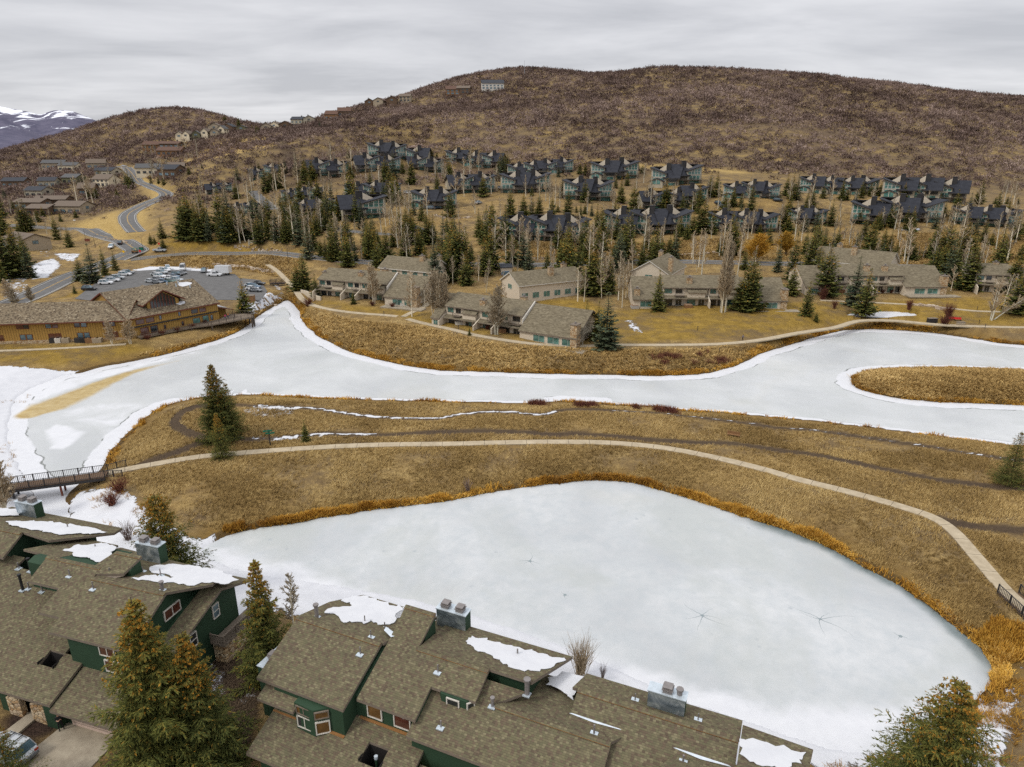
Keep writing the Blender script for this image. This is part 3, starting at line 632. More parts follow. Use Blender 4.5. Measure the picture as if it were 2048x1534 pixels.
def siding(name, col, pitch=.2, vertical=False, dark=.4, rough=.75, gap=.12):
    g = G(name); uv = g.n_sep(g.co('UV')); f = g.math('FRACT', g.math('DIVIDE', uv[0 if vertical else 1], pitch)); c = g.mix(g.noise(g.co('UV'), 1.2, 5, .6), tuple(k * .82 for k in col), tuple(min(1, k * 1.15) for k in col))
    c = g.mix(g.math('MULTIPLY', g.math('LESS_THAN', f, gap), dark), c, tuple(k * .25 for k in col)); g.bump(f, .4, .03); c = g.mix(1., c, g.ramp(g.n('ShaderNodeObjectInfo').outputs['Random'], [(0., .84), (1., 1.14)]) if name == 'grey siding' else (1., 1., 1.), 'MULTIPLY'); g.fin(c, rough, 0., .25)
siding('green siding', (.022, .050, .026), .17); siding('grey siding', (.36, .32, .24), .25); siding('ochre board', (.34, .20, .052), .62, True, .75, .85, .16); siding('deck board', (.16, .125, .09), .15)
siding('brown siding', (.12, .075, .045), .3); siding('tan siding', (.33, .27, .19), .3)
plain('stucco', (.52, .45, .35), .9, var=.08); plain('white trim', (.52, .49, .43), .6); plain('brown trim', (.085, .066, .050), .7); plain('taupe trim', (.155, .125, .095), .7); plain('red trim', (.12, .035, .02), .7)
plain('dark trim', (.030, .028, .028), .6); plain('black metal', (.018, .018, .018), .45); plain('pink door', (.52, .40, .33), .7, var=.05); plain('dark inside', (.012, .010, .009), .9)
plain('rust metal', (.16, .05, .03), .7); plain('orange shingle trim', (.25, .12, .04), .8)
g = G('stone'); P = g.co(); v = g.vor(g.scale(P, (1, 1, 1.5)), 2.2, 'F1', 'Color'); e = g.vor(g.scale(P, (1, 1, 1.5)), 2.2, 'DISTANCE_TO_EDGE'); s0 = g.n_sep(v)
c = g.ramp(s0[0], [(0., (.30, .17, .075)), (.4, (.44, .31, .17)), (.7, (.52, .42, .28)), (1., (.36, .26, .17))]); c = g.mix(g.math('LESS_THAN', e, .045), c, (.07, .05, .03)); g.bump(e, .6, .1); g.fin(c, .85)
g = G('galvanised'); c = g.ramp(g.noise(g.co(), 1.1, 4, .6, .8), [(.35, (.16, .20, .23)), (.5, (.30, .36, .40)), (.68, (.62, .68, .72))]); g.fin(c, .32, .75, .5)
plain('light metal', (.50, .56, .60), .4, .4); plain('cap metal', (.22, .20, .19), .5, .4); plain('lead flashing', (.55, .60, .64), .45, .2)
def glass(name, col, rough=.08):
    g = G(name); c = g.ramp(g.noise(g.co(), .5, 2), [(.35, tuple(k * .5 for k in col)), (.65, tuple(k * 1.4 for k in col))]); g.fin(c, rough, 0., .8)
glass('teal glass', (.07, .16, .14)); glass('dark glass', (.02, .025, .028)); glass('amber glass', (.14, .07, .02)); glass('blue glass', (.10, .16, .19)); glass('red glass', (.10, .035, .022))
g = G('snow'); P = g.pos(); g.bump(g.noise(P, 3, 5, .6), .35, .08); g.fin(g.mix(g.noise(P, .8, 4), (.50, .51, .535), (.62, .628, .64)), .8, 0., .2)
g = G('drive concrete'); P = g.pos(); c = g.ramp(g.noise(P, .9, 6, .7), [(.3, (.20, .165, .12)), (.7, (.33, .285, .21))]); g.fin(c, .9)
plain('terracotta', (.30, .11, .07), .8)
plain('spa shell', (.35, .33, .30), .5); plain('spa lid', (.24, .15, .09), .7); plain('picnic wood', (.42, .18, .09), .7)

WC = {}
def window(parent, o, ang, w, h, fr='taupe trim', gl='dark glass', div=1, sub=True, t=.09, name='window', cross=0):
    """a framed window; o = lower left corner seen from outside, ang = direction of its width"""
    key = (round(w, 2), round(h, 2), fr, gl, div, t, cross)
    if key not in WC:
        a = MB(); p = .07
        a.box(0, t, -p, .06, 0, h); a.box(w - t, w, -p, .06, 0, h); a.box(t, w - t, -p, .06, 0, t); a.box(t, w - t, -p, .06, h - t, h)
        for i in range(1, div): a.box(w * i / div - t * .4, w * i / div + t * .4, -p * .8, .05, t, h - t)
        if cross: a.box(t, w - t, -p * .7, .045, h * .5 - .04, h * .5 + .04)
        b = MB(); b.box(t * .5, w - t * .5, -.012, .03, t * .5, h - t * .5)
        if sub: WC[key] = (a.mesh('window_frame', [fr]), b.mesh('pane', [gl]))
        else:
            n = len(a.f); a.box(t * .5, w - t * .5, -.012, .03, t * .5, h - t * .5, 1); WC[key] = (a.mesh('window', [fr, gl]), None)
    f, p = WC[key]; ob = link(name, f, parent, o, ang)
    if p: link('pane', p, ob)
    return ob
# ================================================================== green townhouses in the foreground
def orient(pts):
    n = 0
    for i in range(len(pts)):
        a, b = pts[i], pts[(i + 1) % len(pts)]; n += a[0] * b[1] - b[0] * a[1]
    return pts if n > 0 else pts[::-1]
class Frame:
    """local frame of a block: s along the ridges, t towards the pond"""
    def __init__(f, yaw, o): f.yaw = R(yaw); f.o = o; c, s = math.cos(f.yaw), math.sin(f.yaw); f.e1 = np.array([c, s]); f.e2 = np.array([-s, c])
    def world(f, s, t, z=0): p = f.e1 * s + f.e2 * t; return (float(p[0]), float(p[1]), z)
    def loc(f, s, t, z): return (s - f.o[0], t - f.o[1], z - f.o[2])
    def mb(f): return MB(f.o)
    def on(f, px, py, t0, z0, k):
        d = ray(px, py); a = (z0 - k * t0 - CAMZ) / (d[2] - k * (d[:2] @ f.e2)); p = d * a
        return (float(p[:2] @ f.e1), float(p[:2] @ f.e2), float(CAMZ + p[2]))
def roofs(fr, root, polys, mats=('shingle', 'taupe trim'), th=.26):
    for pts in polys:
        m = fr.mb(); m.slab(orient(pts), th, 0, 1); m.out('roof', list(mats), root)
def profile_wall(fr, root, s0, s1, prof, mat='green siding'):
    """prof: (t, z) outline, extruded along s"""
    m = fr.mb(); a = [(s1, t, z) for t, z in prof]; n = 0
    for i in range(len(prof)): n += prof[i][0] * prof[(i + 1) % len(prof)][1] - prof[(i + 1) % len(prof)][0] * prof[i][1]
    if n < 0: a = a[::-1]
    m.prism(a, (s0 - s1, 0, 0), 0); return m.out('wall', mat, root)
def vent_pipe(fr, root, px, py, pl, r=.07, h=.55, mat='cap metal', flash=True):
    s, t, z = fr.on(px, py, *pl); m = fr.mb()
    if flash: m.box(s - .28, s + .28, t - .3, t + .22, z - .06, z + .03, 1)
    m.tube((s, t, z - .1), (s, t, z + h), r, n=8, mi=0)
    if r > .1: m.tube((s, t, z + h - .02), (s, t, z + h + .12), r * 1.45, n=8, mi=0)
    m.out('vent_pipe', [mat, 'light metal'], root)
def chimney(fr, root, s0, s1, t0, t1, zb, zt, caps=2, front='galvanised', side='green siding'):
    m = fr.mb(); m.prism([(s0, t0, zb), (s1, t0, zb), (s1, t0, zt), (s0, t0, zt)], (0, t1 - t0, 0), 0, 1)
    m.box(s0 - .06, s1 + .06, t0 - .06, t1 + .06, zt, zt + .07, 2)
    if front == 'galvanised':                                  # pyramid-folded flashing at the foot
        c = (s0 + s1) / 2; m.poly([(s0, t0 - .02, zb + .55), (s0 + .1, t0 - .5, zb + .2), (c, t0 - .02, zb + .5)], 2); m.poly([(c, t0 - .02, zb + .5), (s0 + .1, t0 - .5, zb + .2), (s1 - .1, t0 - .5, zb + .2)], 2); m.poly([(c, t0 - .02, zb + .5), (s1 - .1, t0 - .5, zb + .2), (s1, t0 - .02, zb + .55)], 2)
    ch = m.out('chimney', [front, side, 'light metal'], root)
    for k in range(caps):
        c = s0 + (s1 - s0) * (k + .5) / caps; tt = (t0 + t1) / 2; q = fr.mb()
        q.box(c - .33, c + .33, tt - .33, tt + .33, zt + .07, zt + .30); q.box(c - .40, c + .40, tt - .40, tt + .40, zt + .33, zt + .38); q.box(c - .28, c + .28, tt - .28, tt + .28, zt + .38, zt + .50); q.box(c - .34, c + .34, tt - .34, tt + .34, zt + .52, zt + .57)
        q.out('chimney_cap', 'cap metal', ch)
def roof_snow(fr, name, px, pl, n=5, seed=1, th=.05, lab=''):
    r = np.random.default_rng(seed); P = [fr.on(x, y, *pl)[:2] for x, y in px]; S = []
    for i in range(len(P)):
        a, b = np.array(P[i]), np.array(P[(i + 1) % len(P)]); L = np.linalg.norm(b - a); k = max(2, int(L / .25))
        for j in range(k):
            q = a + (b - a) * j / k; S.append(q + (r.normal(0, .05, 2) + np.array([vnoise(np.array(q[0] * 2.2), np.array(q[1] * 2.2), seed) - .5, vnoise(np.array(q[0] * 2.2), np.array(q[1] * 2.2), seed + 9) - .5]) * .55) * (j > 0))
    S = [tuple(q) for q in S]; t0, z0, kk = pl; a = sum(S[i][0] * S[(i + 1) % len(S)][1] - S[(i + 1) % len(S)][0] * S[i][1] for i in range(len(S)))
    if a < 0: S = S[::-1]
    o = (S[0][0], S[0][1], z0); top = [Vector((s, t, z0 + kk * (t - t0) + th)) for s, t in S]
    m = MB(o); m.prism(top, (0, 0, -th + .01), 0); me = m.mesh(name, ['snow']); ob = link(name, me, None, fr.world(o[0], o[1], o[2]), fr.yaw); ob['kind'] = 'stuff'
def rail(m, a, b, z0, h, mi=0, gap=.14, post=1.8):
    a, b = Vector(a), Vector(b); L = (b - a).length; d = (b - a) / L
    m.obox((a + b) / 2, d, L / 2, .05, z0 + h - .06, z0 + h, mi); m.obox((a + b) / 2, d, L / 2, .03, z0 + .08, z0 + .14, mi)
    k = 0
    while k * gap < L: p = a + d * k * gap; m.obox(p, d, .02, .02, z0 + .14, z0 + h - .06, mi); k += 1
    k = 0
    while k * post <= L + .01: p = a + d * min(k * post, L); m.obox(p, d, .06, .06, z0, z0 + h + .05, mi); k += 1

# ---- centre block
fc = Frame(-23.5, (-18, 36, 3)); root = thing('green_townhouse', 'long green sided townhouse block with staggered brown shingle roofs beside the pond', 'townhouse', fc.world(-18, 36, 3), fc.yaw)
GC = root
FP = (36.8, 10.6, .4); GP = (28.9, 6.0, .4); UP1 = (37.6, 12, .377); UP2 = (38.4, 12, .41); BK = (38.4, 12, -.24); B3 = (36.8, 10.6, -.24); R3 = (40.1, 11.3, .4)
roofs(fc, root, [
 [(-36.3, 32.2, 9.96), (-27.9, 32.2, 9.96), (-27.9, 37.6, 12), (-36.4, 37.6, 12)],
 [(-36.4, 37.62, 12), (-27.75, 37.62, 12), (-27.3, 39.9, 11.52), (-26.2, 43.7, 10.72), (-34.1, 43.7, 10.72), (-35.8, 41.0, 11.288)],
 [(-27.6, 33.5, 9.99), (-22.4, 33.5, 9.99), (-22.4, 35.95, 11.0), (-18.6, 35.95, 11.0), (-18.6, 38.4, 12), (-24.9, 38.4, 12), (-24.9, 41.3, 13.2), (-27.8, 41.3, 13.2), (-27.6, 38.4, 12)],
 [(-24.88, 38.42, 12), (-15.1, 38.42, 12), (-13.8, 42.9, 10.92), (-13.6, 43.7, 10.72), (-24.88, 43.7, 10.72)],
 [(-26.2, 41.5, 11.0), (-24.9, 41.5, 11.0), (-24.9, 43.7, 10.5), (-26.2, 43.7, 10.5)],
 [(-22.8, 32.8, 9.0), (-8.4, 32.8, 9.0), (-8.4, 36.8, 10.6), (-17.3, 36.8, 10.6), (-15.4, 38.2, 11.16), (-22.8, 38.2, 11.16)],
 [(-17.3, 36.82, 10.6), (-8.4, 36.82, 10.6), (-7.6, 38.2, 10.27), (-12.0, 42.6, 9.2), (-15.6, 42.6, 9.2), (-16.4, 39.0, 10.07)],
 [(-12.0, 30.5, 7.46), (-.2, 30.5, 7.46), (-.2, 40.1, 11.3), (-11.9, 40.1, 11.3)],
 [(-12.4, 40.12, 11.1), (-.15, 40.12, 11.1), (-.15, 42.6, 10.5), (-12.0, 42.6, 10.5)],
 [(-.1, 36.8, 12.2), (4.0, 36.8, 12.2), (4.55, 41.2, 11.15), (-.1, 41.6, 11.05)], [(-.1, 31, 9.9), (4., 31, 9.9), (4., 36.78, 12.2), (-.1, 36.78, 12.2)],
 [(-4.8, 31, 8.6), (3., 31, 8.6), (3., 36.2, 10.72), (-4.8, 36.2, 10.72)], [(-4.8, 36.22, 10.72), (3., 36.22, 10.72), (3., 38.0, 10.35), (-4.0, 38.0, 10.35)],
 [(-34.9, 28.9, 6.0), (-25.95, 28.9, 6.0), (-25.95, 34.2, 8.12), (-34.9, 32.6, 7.48)], [(-25.94, 28.9, 6.0), (-24.2, 28.9, 6.0), (-24.2, 31.1, 6.88), (-25.94, 31.1, 6.88)], [(-25.94, 32.5, 7.44), (-24.2, 32.5, 7.44), (-24.2, 34.2, 8.12), (-25.94, 34.2, 8.12)],
 [(-24.19, 28.9, 6.0), (-21.6, 28.9, 6.0), (-21.6, 34.2, 8.12), (-24.19, 34.2, 8.12)], [(-21.55, 28.9, 5.55), (-12, 28.9, 5.55), (-12, 32.6, 7.0), (-21.55, 32.6, 7.0)],
 [(-35.6, 31.3, 8.95), (-32.0, 31.3, 8.95), (-32.0, 32.6, 9.45), (-35.6, 32.6, 9.45)]])
profile_wall(fc, root, -34.6, -28.0, [(32.25, 2.5), (32.25, 9.72), (37.6, 11.7), (43.2, 10.5), (43.2, 2.5)])
profile_wall(fc, root, -27.95, -22.5, [(33.85, 2.5), (33.85, 9.85), (38.4, 11.7), (43.2, 10.5), (43.2, 2.5)])
profile_wall(fc, root, -22.45, -18.9, [(36.3, 2.5), (36.3, 10.85), (38.4, 11.7), (43.2, 10.5), (43.2, 2.5)])
profile_wall(fc, root, -18.85, -15.5, [(38.9, 2.5), (38.9, 11.55), (43.0, 10.6), (43.0, 2.5)])
profile_wall(fc, root, -27.7, -24.95, [(39.5, 11.6), (39.5, 12.15), (41.2, 12.9), (41.2, 10.9)])
profile_wall(fc, root, -22.6, -8.6, [(33.2, 2.5), (33.2, 8.85), (36.8, 10.3), (42.2, 9.0), (42.2, 2.5)])
profile_wall(fc, root, -11.9, -.45, [(31.2, 2.5), (31.2, 7.4), (40.0, 10.95), (42.2, 10.3), (42.2, 2.5)])
profile_wall(fc, root, 0, 3.8, [(31.6, 1.5), (31.6, 9.7), (36.8, 11.8), (40.8, 10.85), (40.8, 1.5)])
profile_wall(fc, root, -34.3, -26.3, [(29.6, 2.5), (29.6, 5.95), (32.2, 7.0), (32.2, 2.5)])
m = fc.mb(); m.box(-26.0, -24.15, 31.05, 31.12, 3, 6.7); m.box(-26.0, -24.15, 32.5, 32.57, 3, 7.2); m.box(-26.02, -25.95, 31.1, 32.5, 3, 7.1); m.box(-24.2, -24.13, 31.1, 32.5, 3, 7.1); m.out('light_well', 'dark inside', root)
m = fc.mb(); m.tube((-24.9, 31.8, 4), (-24.9, 31.8, 6.9), .09, n=8, mi=0); m.tube((-24.9, 31.8, 6.9), (-24.9, 31.8, 7.15), .15, n=8, mi=1); m.out('lamp_post', ['green siding', 'light metal'], root)
# bay on the left unit, windows
m = fc.mb(); m.prism([(-32.1, 31.62, 7.0), (-30.2, 31.5, 7.0), (-29.2, 32.3, 7.0), (-32.1, 32.3, 7.0)], (0, 0, 2.6), 0); m.out('bay_wall', 'green siding', root)
A0 = 0.
def win(f_, root, s, t, z, w, h, **k): return window(root, f_.loc(s, t, z), 0., w, h, **k)
win(fc, root, -31.95, 31.60, 7.35, 1.45, 1.15, div=2, fr='white trim', gl='dark glass'); win(fc, root, -31.95, 31.60, 8.65, 1.45, .8, div=2, fr='taupe trim', gl='amber glass')
window(root, fc.loc(-30.12, 31.48, 7.3), math.atan2(.8, 1.), 1.1, 1.2, 'white trim', 'amber glass'); window(root, fc.loc(-30.12, 31.48, 8.75), math.atan2(.8, 1.), 1.1, .7, 'taupe trim', 'amber glass')
win(fc, root, -26.9, 33.8, 8.35, 1.35, 1.3, fr='white trim', gl='amber glass'); win(fc, root, -24.5, 33.8, 8.35, 1.5, 1.35, fr='white trim', gl='red glass')
m = fc.mb(); m.prism([(-21.4, 35.75, 9.95), (-19.3, 35.75, 9.95), (-18.8, 36.3, 9.95), (-21.9, 36.3, 9.95)], (0, 0, .95), 0); m.out('bay_wall', 'green siding', root)
win(fc, root, -20.95, 35.72, 10.02, 1.1, .75, fr='white trim'); window(root, fc.loc(-19.25, 35.74, 10.02), math.atan2(.55, .5), .65, .75, 'white trim')
for q in [(-34.9, -32.3, 32.05, 32.25, 7.2, 7.32), (-29.4, -28.0, 32.05, 32.25, 7.25, 7.37), (-27.6, -22.6, 33.65, 33.85, 7.95, 8.07), (-21.9, -18.8, 35.6, 35.75, 9.75, 9.87)]: m = fc.mb(); m.box(*q); m.out('wall_flashing', 'orange shingle trim', root)
# ridge caps
for s0, s1, t, z in [(-36.4, -27.9, 37.5, 12.03), (-24.9, -18.6, 38.3, 12.03), (-27.8, -24.9, 41.2, 13.2), (-17.3, -8.4, 36.7, 10.64), (-11.9, -.2, 39.95, 11.3)]:
    m = fc.mb(); m.slab([(s0, t - .28, z - .08), (s1, t - .28, z - .08), (s1, t, z + .04), (s0, t, z + .04)], .05, 0, 1); m.out('ridge_cap', ['shingle', 'orange shingle trim'], root)
chimney(fc, root, -25.7, -22.9, 42.7, 43.7, 9.5, 12.45); chimney(fc, root, -6.8, -4.1, 40.7, 41.6, 9.5, 12.4, 1)
m = fc.mb(); m.tube((-4.6, 41.15, 12.4), (-4.6, 41.15, 12.85), .2, n=10); m.tube((-4.6, 41.15, 12.85), (-4.6, 41.15, 12.98), .27, n=10); m.out('chimney_cap', 'cap metal', root)
chimney(fc, root, -38.7, -37.5, 34.6, 37.2, 2.5, 8.3, 1, 'green siding')
for px, py, pl, r, h in [(634, 1234, (37.6, 12, -.24), .17, 1.2), (721, 1308, UP1, .06, .7), (730, 1245, (37.6, 12, -.24), .05, .7), (770, 1258, (37.6, 12, -.24), .05, .7), (742, 1275, (37.6, 12, -.24), .05, .7), (876, 1344, UP2, .06, .7), (882, 1454, FP, .06, .6), (1035, 1308, BK, .07, .5), (985, 1412, FP, .13, .7), (1054, 1388, (38.4, 11, .0), .2, 1.3), (1188, 1467, B3, .07, .8), (1366, 1524, (36.22, 10.72, -.24), .07, .6), (1270, 1400, (40.1, 11.1, -.24), .05, .6), (1396, 1440, (40.1, 11.1, -.24), .05, .6)]: vent_pipe(fc, root, px, py, pl, r, h)
def flash_fold(fr, root, px, pl):
    P = [fr.on(x, y, *pl) for x, y in px]; m = fr.mb(); u = Vector((0, 0, .09)); a, b, c, d = [Vector(p) + u for p in P]; m.poly([a, d, b]); m.poly([b, d, c]); m.out('roof_flashing', 'lead flashing', root)
flash_fold(fc, root, [(1138, 1428), (1193, 1429), (1243, 1462), (1187, 1447)], (37.8, 10.42, .1)); flash_fold(fc, root, [(1346, 1497), (1408, 1503), (1463, 1536), (1400, 1520)], (37.9, 10.42, .1)); flash_fold(fc, root, [(768, 1262), (772, 1255), (797, 1272), (782, 1276)], (38.6, 12.0, -.1))
roof_snow(fc, 'roof_snow', [(728, 1192), (860, 1232), (806, 1215), (783, 1248), (755, 1250), (742, 1240), (735, 1246), (700, 1243), (688, 1246), (672, 1230), (649, 1225), (665, 1216), (700, 1214), (700, 1205), (682, 1202), (700, 1196)], (37.62, 12.04, -.2105), seed=4, th=.07)
roof_snow(fc, 'roof_snow', [(944, 1272), (1000, 1285), (1060, 1300), (1132, 1321), (1108, 1333), (1080, 1343), (1040, 1340), (1000, 1322), (985, 1312), (970, 1305), (950, 1300), (934, 1288), (937, 1276)], (38.4, 12.02, -.238), seed=5)
roof_snow(fc, 'roof_snow', [(1125, 1343), (1160, 1352), (1230, 1372), (1160, 1372), (1147, 1401), (1128, 1386), (1108, 1374), (1092, 1370), (1098, 1358)], (36.82, 10.4, -.12), seed=6)
roof_snow(fc, 'roof_snow', [(1479, 1478), (1520, 1482), (1612, 1505), (1604, 1520), (1560, 1540), (1500, 1524), (1479, 1508)], (38.5, 11.82, -.24), seed=7)

# ---- left block
fl = Frame(-17, (-50, 38, 3)); root = thing('green_townhouse', 'green townhouse block with snowy back roofs, garage and stone balcony at lower left', 'townhouse', fl.world(-50, 38, 3), fl.yaw)
GL = root
UP = (40.8, 12, .4); GPl = (32.25, 5.5, .4); BKl = (40.8, 12, -.24)
roofs(fl, root, [
 [(-53.5, 35.5, 9.88), (-44.7, 35.5, 9.88), (-45.2, 40.8, 12), (-53.6, 40.8, 12)],
 [(-53.6, 40.82, 12), (-45.2, 40.82, 12), (-42.9, 43.9, 11.26), (-43.6, 46.4, 10.66), (-57.4, 47.4, 10.42), (-60.0, 42.4, 11.62), (-53.6, 42.4, 11.62)],
 [(-59.8, 39.15, 11.35), (-56.0, 39.15, 11.35), (-56.0, 36.8, 10.4), (-53.52, 36.8, 10.4), (-53.55, 41.7, 12.35), (-53.4, 43.6, 13.1), (-50.4, 43.6, 13.1), (-50.9, 41.7, 12.25), (-53.54, 41.1, 12.12), (-53.55, 41.85, 12.4), (-60.2, 41.85, 12.4)],
 [(-64.4, 42.5, 11.9), (-59.6, 42.3, 11.95), (-57.6, 47.3, 10.72), (-62.3, 47.3, 10.72)],
 [(-45.3, 38.5, 7.6), (-43.1, 38.5, 7.6), (-42.6, 44.6, 10.35), (-44.6, 44.6, 10.35)], [(-44.6, 44.62, 10.35), (-42.6, 44.62, 10.35), (-41.6, 47.6, 9.6), (-44, 47.6, 9.6)],
 [(-76, 32.25, 5.5), (-54.75, 32.25, 5.5), (-54.75, 42.4, 9.56), (-66, 42.4, 9.56), (-66, 43.5, 10), (-76, 43.5, 10)], [(-54.74, 32.25, 5.5), (-53.1, 32.25, 5.5), (-53.1, 34.88, 6.55), (-54.74, 34.88, 6.55)], [(-54.74, 36.15, 7.06), (-53.1, 36.15, 7.06), (-53.1, 38.5, 8), (-54.74, 38.5, 8)], [(-53.09, 32.25, 5.5), (-50.75, 32.25, 5.5), (-50.75, 36.2, 7.08), (-53.09, 36.2, 7.08)],
 [(-50.7, 32.1, 5.1), (-43.7, 32.1, 5.1), (-43.7, 36, 6.66), (-50.7, 36, 6.66)],
 [(-74, 41.9, 10.85), (-66.7, 41.9, 10.85), (-67.3, 44.8, 12), (-74, 44.8, 12)],
 [(-76, 44.82, 12), (-67.3, 44.82, 12), (-63.0, 44.2, 12.15), (-59.4, 48.6, 11.1), (-60, 50.2, 10.7), (-76, 50.2, 10.7)],
 [(-46.9, 36.6, 8.1), (-45.6, 36.6, 8.1), (-45.6, 37.9, 8.5), (-46.9, 37.9, 8.5)]])
profile_wall(fl, root, -51.8, -45.5, [(35.8, 2.5), (35.8, 9.7), (40.8, 11.7), (46.0, 10.5), (46.0, 2.5)])
profile_wall(fl, root, -55.2, -51.85, [(38.4, 2.5), (38.4, 10.8), (41.0, 11.8), (46.6, 10.4), (46.6, 2.5)])
profile_wall(fl, root, -62.0, -55.25, [(41.0, 2.5), (41.0, 11.85), (41.8, 12.1), (46.8, 10.6), (46.8, 2.5)])
profile_wall(fl, root, -53.3, -50.6, [(42.2, 11.5), (42.2, 12.25), (43.5, 12.8), (43.5, 11.0)])
profile_wall(fl, root, -45.45, -43.4, [(39.2, 2.5), (39.2, 7.7), (44.6, 10.05), (47.2, 9.4), (47.2, 2.5)])
profile_wall(fl, root, -75, -67.6, [(43.3, 2.5), (43.3, 11.1), (44.8, 11.7), (49.8, 10.5), (49.8, 2.5)]); profile_wall(fl, root, -67.55, -63.6, [(46., 2.5), (46., 11.6), (49.8, 10.55), (49.8, 2.5)])
profile_wall(fl, root, -51.7, -44.3, [(33.0, 2.5), (33.0, 5.2), (35.7, 6.3), (35.7, 2.5)]); profile_wall(fl, root, -75, -55.6, [(33.6, 2.5), (33.6, 5.7), (40, 8.3), (40, 2.5)])
m = fl.mb(); m.box(-54.8, -53.05, 36.1, 36.2, 3, 6.9); m.box(-54.8, -53.05, 34.8, 34.87, 3, 6.4); m.box(-54.84, -54.76, 34.8, 36.2, 3, 6.8); m.box(-53.1, -53.02, 34.8, 36.2, 3, 6.8); m.out('light_well', 'dark inside', root)
m = fl.mb(); m.box(-49.6, -44.6, 32.94, 33.02, 2.95, 5.0); 
for k in range(1, 4): m.box(-49.6, -44.6, 32.92, 32.94, 2.95 + k * .5, 2.97 + k * .5, 1)
m.out('garage_door', ['pink door', 'taupe trim'], root); m = fl.mb(); m.box(-60.2, -57.3, 33.5, 33.6, 2.95, 5.1); m.out('garage_door', 'pink door', root)
for q in [(-51.7, -50.2, 32.3, 33.0, 2.9, 5.05), (-57.2, -56.3, 32.6, 33.5, 2.9, 5.3)]: m = fl.mb(); m.box(*q); m.out('garage_post', 'green siding', root)
for s0, s1 in ((-56.1, -54.6), (-53.4, -51.75)):
    m = fl.mb(); m.box(s0, s1, 32.4, 32.9, 2.9, 4.75); m.out('stone_pier', 'stone', root)
m = fl.mb(); m.box(-44.25, -43.8, 32.3, 33.0, 2.9, 4.9); m.out('stone_pier', 'stone', root)
win(fl, root, -48.2, 35.72, 8.55, 1.7, 1.05, div=2, fr='white trim', gl='red glass'); win(fl, root, -47.9, 35.72, 6.9, 1.75, 1.25, div=2, fr='white trim', gl='red glass'); win(fl, root, -54.9, 38.35, 9.7, .9, .8, fr='white trim', gl='blue glass'); win(fl, root, -53.9, 36.9, 8.9, .9, 1., fr='white trim')
for t, z, w, h, gl, dv in [(40.3, 9.1, 2.0, 1.1, 'red glass', 2)]: window(root, fl.loc(-45.44, t, z), R(90), w, h, 'white trim', gl, dv)
window(root, fl.loc(-43.34, 40.6, 6.3), R(90), .9, 1.5, 'white trim', 'dark glass', cross=1); window(root, fl.loc(-43.34, 43.8, 7.2), R(90), .9, 1.5, 'white trim', 'blue glass', cross=1)
chimney(fl, root, -53.4, -50.6, 45.7, 46.7, 9.5, 12.7); chimney(fl, root, -72.9, -70.1, 48.5, 49.5, 9.5, 12.75)
m = fl.mb(); m.box(-43.3, -41.7, 42.9, 48.4, 5.1, 5.3); rail(m, (-41.75, 42.95), (-41.75, 48.4), 5.3, 1.0, 0, .11); rail(m, (-43.2, 42.95), (-41.75, 42.95), 5.3, 1.0, 0, .11); rail(m, (-43.2, 48.4), (-41.75, 48.4), 5.3, 1.0, 0, .11); m.out('balcony', 'taupe trim', root)
m = fl.mb(); m.box(-43.3, -42.0, 43.2, 48.2, 1.5, 5.1); m.out('stone_wall', 'stone', root)
for s0, s1, t, z in [(-53.6, -45.2, 40.7, 12.03), (-60.2, -53.55, 41.75, 12.4), (-53.4, -50.4, 43.5, 13.1), (-74, -67.3, 44.7, 12.03)]:
    m = fl.mb(); m.slab([(s0, t - .28, z - .08), (s1, t - .28, z - .08), (s1, t, z + .04), (s0, t, z + .04)], .05, 0, 1); m.out('ridge_cap', ['shingle', 'orange shingle trim'], root)
for px, py, pl, r, h in [(62, 1142, GPl, .12, 1.4), (46, 1180, GPl, .13, 1.7), (38, 1137, GPl, .07, .7), (58, 1177, GPl, .07, .7), (85, 1183, GPl, .07, .7), (140, 1152, (41.8, 12.35, .4), .06, .7), (187, 1178, UP, .06, .8), (221, 1150, BKl, .06, .8), (325, 1180, BKl, .16, .8), (322, 1152, BKl, .05, .8), (192, 1099, BKl, .06, .6), (136, 1056, (44.8, 12, -.24), .06, .5), (286, 1143, BKl, .05, .5)]: vent_pipe(fl, root, px, py, pl, r, h, 'black metal' if r > .11 and px < 100 else 'cap metal')
roof_snow(fl, 'roof_snow', [(12, 1043), (60, 1042), (68, 1041), (100, 1043), (160, 1052), (215, 1064), (170, 1068), (120, 1070), (90, 1064), (70, 1060), (40, 1055), (22, 1050)], (44.82, 12.05, -.21), seed=11)
roof_snow(fl, 'roof_snow', [(0, 1016), (36, 1019), (38, 1032), (0, 1031), (-30, 1030), (-30, 1015)], (44.82, 12.05, -.21), seed=12)
roof_snow(fl, 'roof_snow', [(127, 1100), (150, 1091), (205, 1087), (233, 1095), (210, 1124), (190, 1123), (175, 1115), (146, 1112), (147, 1106)], (42.3, 11.97, -.235), seed=13)
roof_snow(fl, 'roof_snow', [(299, 1136), (320, 1130), (345, 1128), (400, 1133), (440, 1142), (478, 1160), (450, 1169), (420, 1166), (404, 1165), (380, 1172), (372, 1170), (340, 1165), (310, 1164), (262, 1157), (285, 1153), (312, 1150), (325, 1154), (348, 1154), (340, 1151), (318, 1148), (300, 1142)], (40.82, 12.04, -.24), seed=14)

